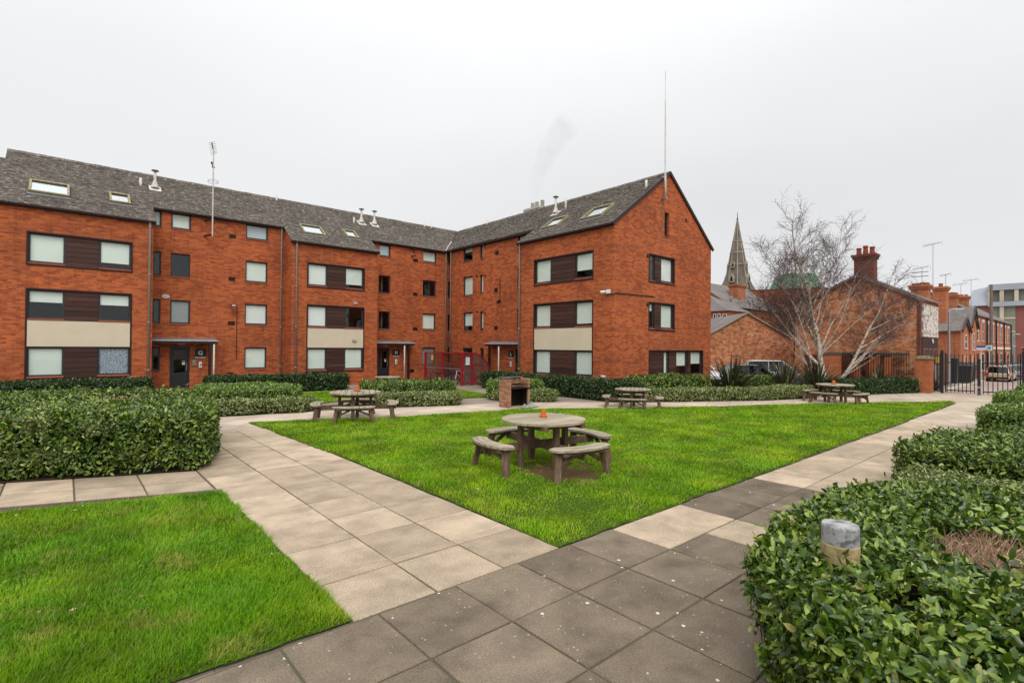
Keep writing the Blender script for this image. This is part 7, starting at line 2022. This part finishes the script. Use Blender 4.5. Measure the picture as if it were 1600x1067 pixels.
# ------------------------------------------------------------------ birch
def birch(x, y):
    t = thing('birch_tree', 'bare white barked multi stemmed birch with fine dark drooping twigs', 'tree', (x, y, 0), world=True)
    r_ = random.Random(21)
    thick, thin, twig = MB(), MB(), MB()
    stems = []
    up = Vector((0, 0, 1))
    def limb(p, d, L, r0, depth, mbx):
        n = max(3, int(L / .28)); pts = [p]; rad = [r0]; q = p.copy(); dd = d.normalized()
        for i in range(n):
            f = (i + 1) / n
            dd = (dd + Vector((r_.gauss(0, .08), r_.gauss(0, .08), r_.gauss(0, .05))) + up * (.045 if depth < 2 else .01)).normalized()
            q = q + dd * (L / n); pts.append(q.copy()); rad.append(max(.006, r0 * (1 - .86 * f ** .8)))
        mbx.tube(pts, rad, 7 if depth == 0 else 5, cap=False)
        return pts, rad
    def tw(p, d, L, depth):
        n = 5; pts = [p]; q = p.copy(); dd = d.normalized(); dr = r_.uniform(-.10, .22)
        for i in range(n):
            dd = (dd + Vector((r_.gauss(0, .16), r_.gauss(0, .16), -dr * (i + 1) * .25))).normalized(); q = q + dd * (L / n); pts.append(q.copy())
        twig.tube(pts, [.0068, .0056, .0046, .0038, .0032, .0026], 3, cap=False)
        if depth < 1:
            for i in range(1, n + 1):
                for _ in range(1):
                    if r_.random() < (.9 if depth == 0 else .55): tw(pts[i], (dd + Vector((r_.gauss(0, .7), r_.gauss(0, .7), r_.gauss(-.1, .4)))), L * r_.uniform(.35, .62), depth + 1)
    def branch(p, d, L, r0):
        pts, rad = limb(p, d, L, r0, 1, thin)
        for i in range(1, len(pts)):
            if i < len(pts) * .3: continue
            for _ in range(3):
                a = r_.uniform(0, 6.28); dd = (pts[i] - pts[i - 1]).normalized()
                side = Vector((math.cos(a), math.sin(a), r_.uniform(-.1, .8)))
                tw(pts[i], dd * 1.0 + side * .6 + up * .15, r_.uniform(.45, .95) * min(1, .5 + L / 2.2), 0)
    R_ = Vector((CR.x, CR.y, 0)).normalized(); F_ = Vector((CF.x, CF.y, 0)).normalized()
    def clothe(pts, rad, f0, lean, dens=1.0):
        n = len(pts)
        for i in range(max(1, int(n * f0)), n):
            f = i / n
            for _ in range(2 if f > .5 else 1):
                if r_.random() < .50 * dens:
                    a = r_.uniform(0, 6.28); out = Vector((math.cos(a), math.sin(a), 0)) + lean * .5
                    branch(pts[i], out * .75 + up * r_.uniform(.45, 1.1), (1.15 - f * .65) * r_.uniform(.8, 2.0), max(.012, rad[i] * .45))
        tw(pts[-1], pts[-1] - pts[-2], .9, 0); tw(pts[-2], pts[-1] - pts[-2], .9, 0)
    # two upright trunks
    for off, lean, fl, L, r0 in ((-.06, .02, .02, 8.5, .135), (.12, .07, .08, 7.3, .11)):
        base = Vector((x, y, 0)) + R_ * off
        pts, rad = limb(base, R_ * lean + F_ * fl + up, L, r0, 0, thick)
        clothe(pts, rad, .42, Vector((0, 0, 0)))
        n = len(pts)
        # limbs that leave the trunk and sweep outwards and up
        for k, (hf, sl, fl2, Ll) in enumerate(((.16, -.85, .1, 3.9), (.24, .80, -.2, 3.6), (.30, -.6, -.35, 3.9), (.36, .55, .4, 3.6), (.40, -.75, .3, 3.2), (.46, .7, .1, 3.0), (.52, -.5, -.2, 2.7), (.58, .5, -.4, 2.4), (.2, .25, -.7, 3.0), (.33, -.2, .8, 3.0))):
            if off > 0 and k % 2 == 0 and k > 2: continue
            i = int(n * hf); sd = R_ * sl + F_ * fl2
            lp, lr = limb(pts[i], sd + up * r_.uniform(.75, 1.0), Ll * (1.1 if off < 0 else .9), rad[i] * .52, 0, thick)
            clothe(lp, lr, .34, sd)
    # leaning limbs from the foot
    for off, sl, fl, L, r0 in ((.36, .80, -.1, 5.2, .095), (.30, .95, .25, 4.2, .06), (-.16, -.62, .0, 4.4, .065), (-.1, -.4, .3, 5.0, .06)):
        base = Vector((x, y, 0)) + R_ * off; sd = R_ * sl + F_ * fl
        pts, rad = limb(base, sd + up, L, r0, 0, thick)
        clothe(pts, rad, .36, sd)
        n = len(pts)
        for hf in (.3, .45, .6):
            i = int(n * hf); lp, lr = limb(pts[i], sd * 1.3 + up * .6 + F_ * r_.uniform(-.5, .5), L * .45, rad[i] * .5, 0, thick); clothe(lp, lr, .4, sd, .8)
    part('trunk', thick, 'birch_bark', t, recalc=False, smooth=True)
    part('branches', thin, 'branch_pale', t, recalc=False, smooth=True, kind='stuff')
    part('twigs', twig, 'twig', t, recalc=False, kind='stuff')
    print('birch faces', len(thick.f), len(thin.f), len(twig.f))
birch(26.9, 8.62)

def bare_shrub(x, y, h, wdt, n, label, seed):
    r_ = random.Random(seed)
    t = thing('bare_shrub', label, 'shrub', (x, y, 0), group='bare shrubs behind the outbuilding', world=True)
    mb = MB(); tr = MB()
    for i in range(n):
        a = r_.uniform(0, 6.28); rr = wdt * .35 * r_.random(); p = Vector((x + rr * math.cos(a), y + rr * math.sin(a), 0)); d = Vector((math.cos(a) * .32 * wdt / h, math.sin(a) * .32 * wdt / h, 1)); L = h * r_.uniform(.75, 1.05)
        pts = [p]; q = p.copy(); k = 8
        for j in range(k): d = (d + Vector((r_.gauss(0, .08), r_.gauss(0, .08), 0))).normalized(); q = q + d * L / k; pts.append(q.copy())
        tr.tube(pts, [.05 - .005 * j for j in range(k + 1)], 4, cap=False)
        for j in range(2, k + 1):
            for _ in range(5):
                b = pts[j]; dd = Vector((r_.gauss(0, .6), r_.gauss(0, .6), r_.uniform(.3, 1))).normalized(); l_ = r_.uniform(.5, 1.3) * h / 6
                m_ = b + dd * l_ * .6; e_ = m_ + (dd + Vector((r_.gauss(0, .4), r_.gauss(0, .4), .2))).normalized() * l_ * .6
                mb.tube([b, m_, e_], [.02, .014, .006], 3, cap=False)
                for _ in range(2):
                    d2 = (dd + Vector((r_.gauss(0, .6), r_.gauss(0, .6), .3))).normalized(); mb.tube([m_, m_ + d2 * l_ * .7], [.012, .005], 3, cap=False)
    part('stems', tr, 'shrub_twig', t, recalc=False)
    o = part('twigs', mb, 'shrub_twig', t, recalc=False); o['kind'] = 'stuff'
bare_shrub(47.5, 18.6, 6.6, 4.2, 22, 'brown bare shrub behind the outbuilding, nearest the church', 3)
bare_shrub(49.5, 17.0, 6.4, 4.0, 20, 'brown bare shrub behind the outbuilding, middle of the three', 4)
bare_shrub(51.5, 15.6, 5.6, 4.0, 20, 'brown bare shrub behind the outbuilding, nearest the birch', 5)

# ------------------------------------------------------------------ steam above the chimney
t = thing('steam_plume', 'faint grey plume of steam drifting up from the chimney behind the ridge', 'steam', (22.7, 23.8, 11.3), world=True)
mb = MB(); pts = [(22.65, 23.75, 11.22), (22.6, 23.85, 12.0), (22.75, 23.8, 13.0), (23.1, 23.4, 14.2), (23.6, 22.9, 15.4), (24.2, 22.4, 16.3)]; mb.tube(pts, [.18, .36, .5, .66, .8, .9], 12); part('plume', mb, 'steam', t)
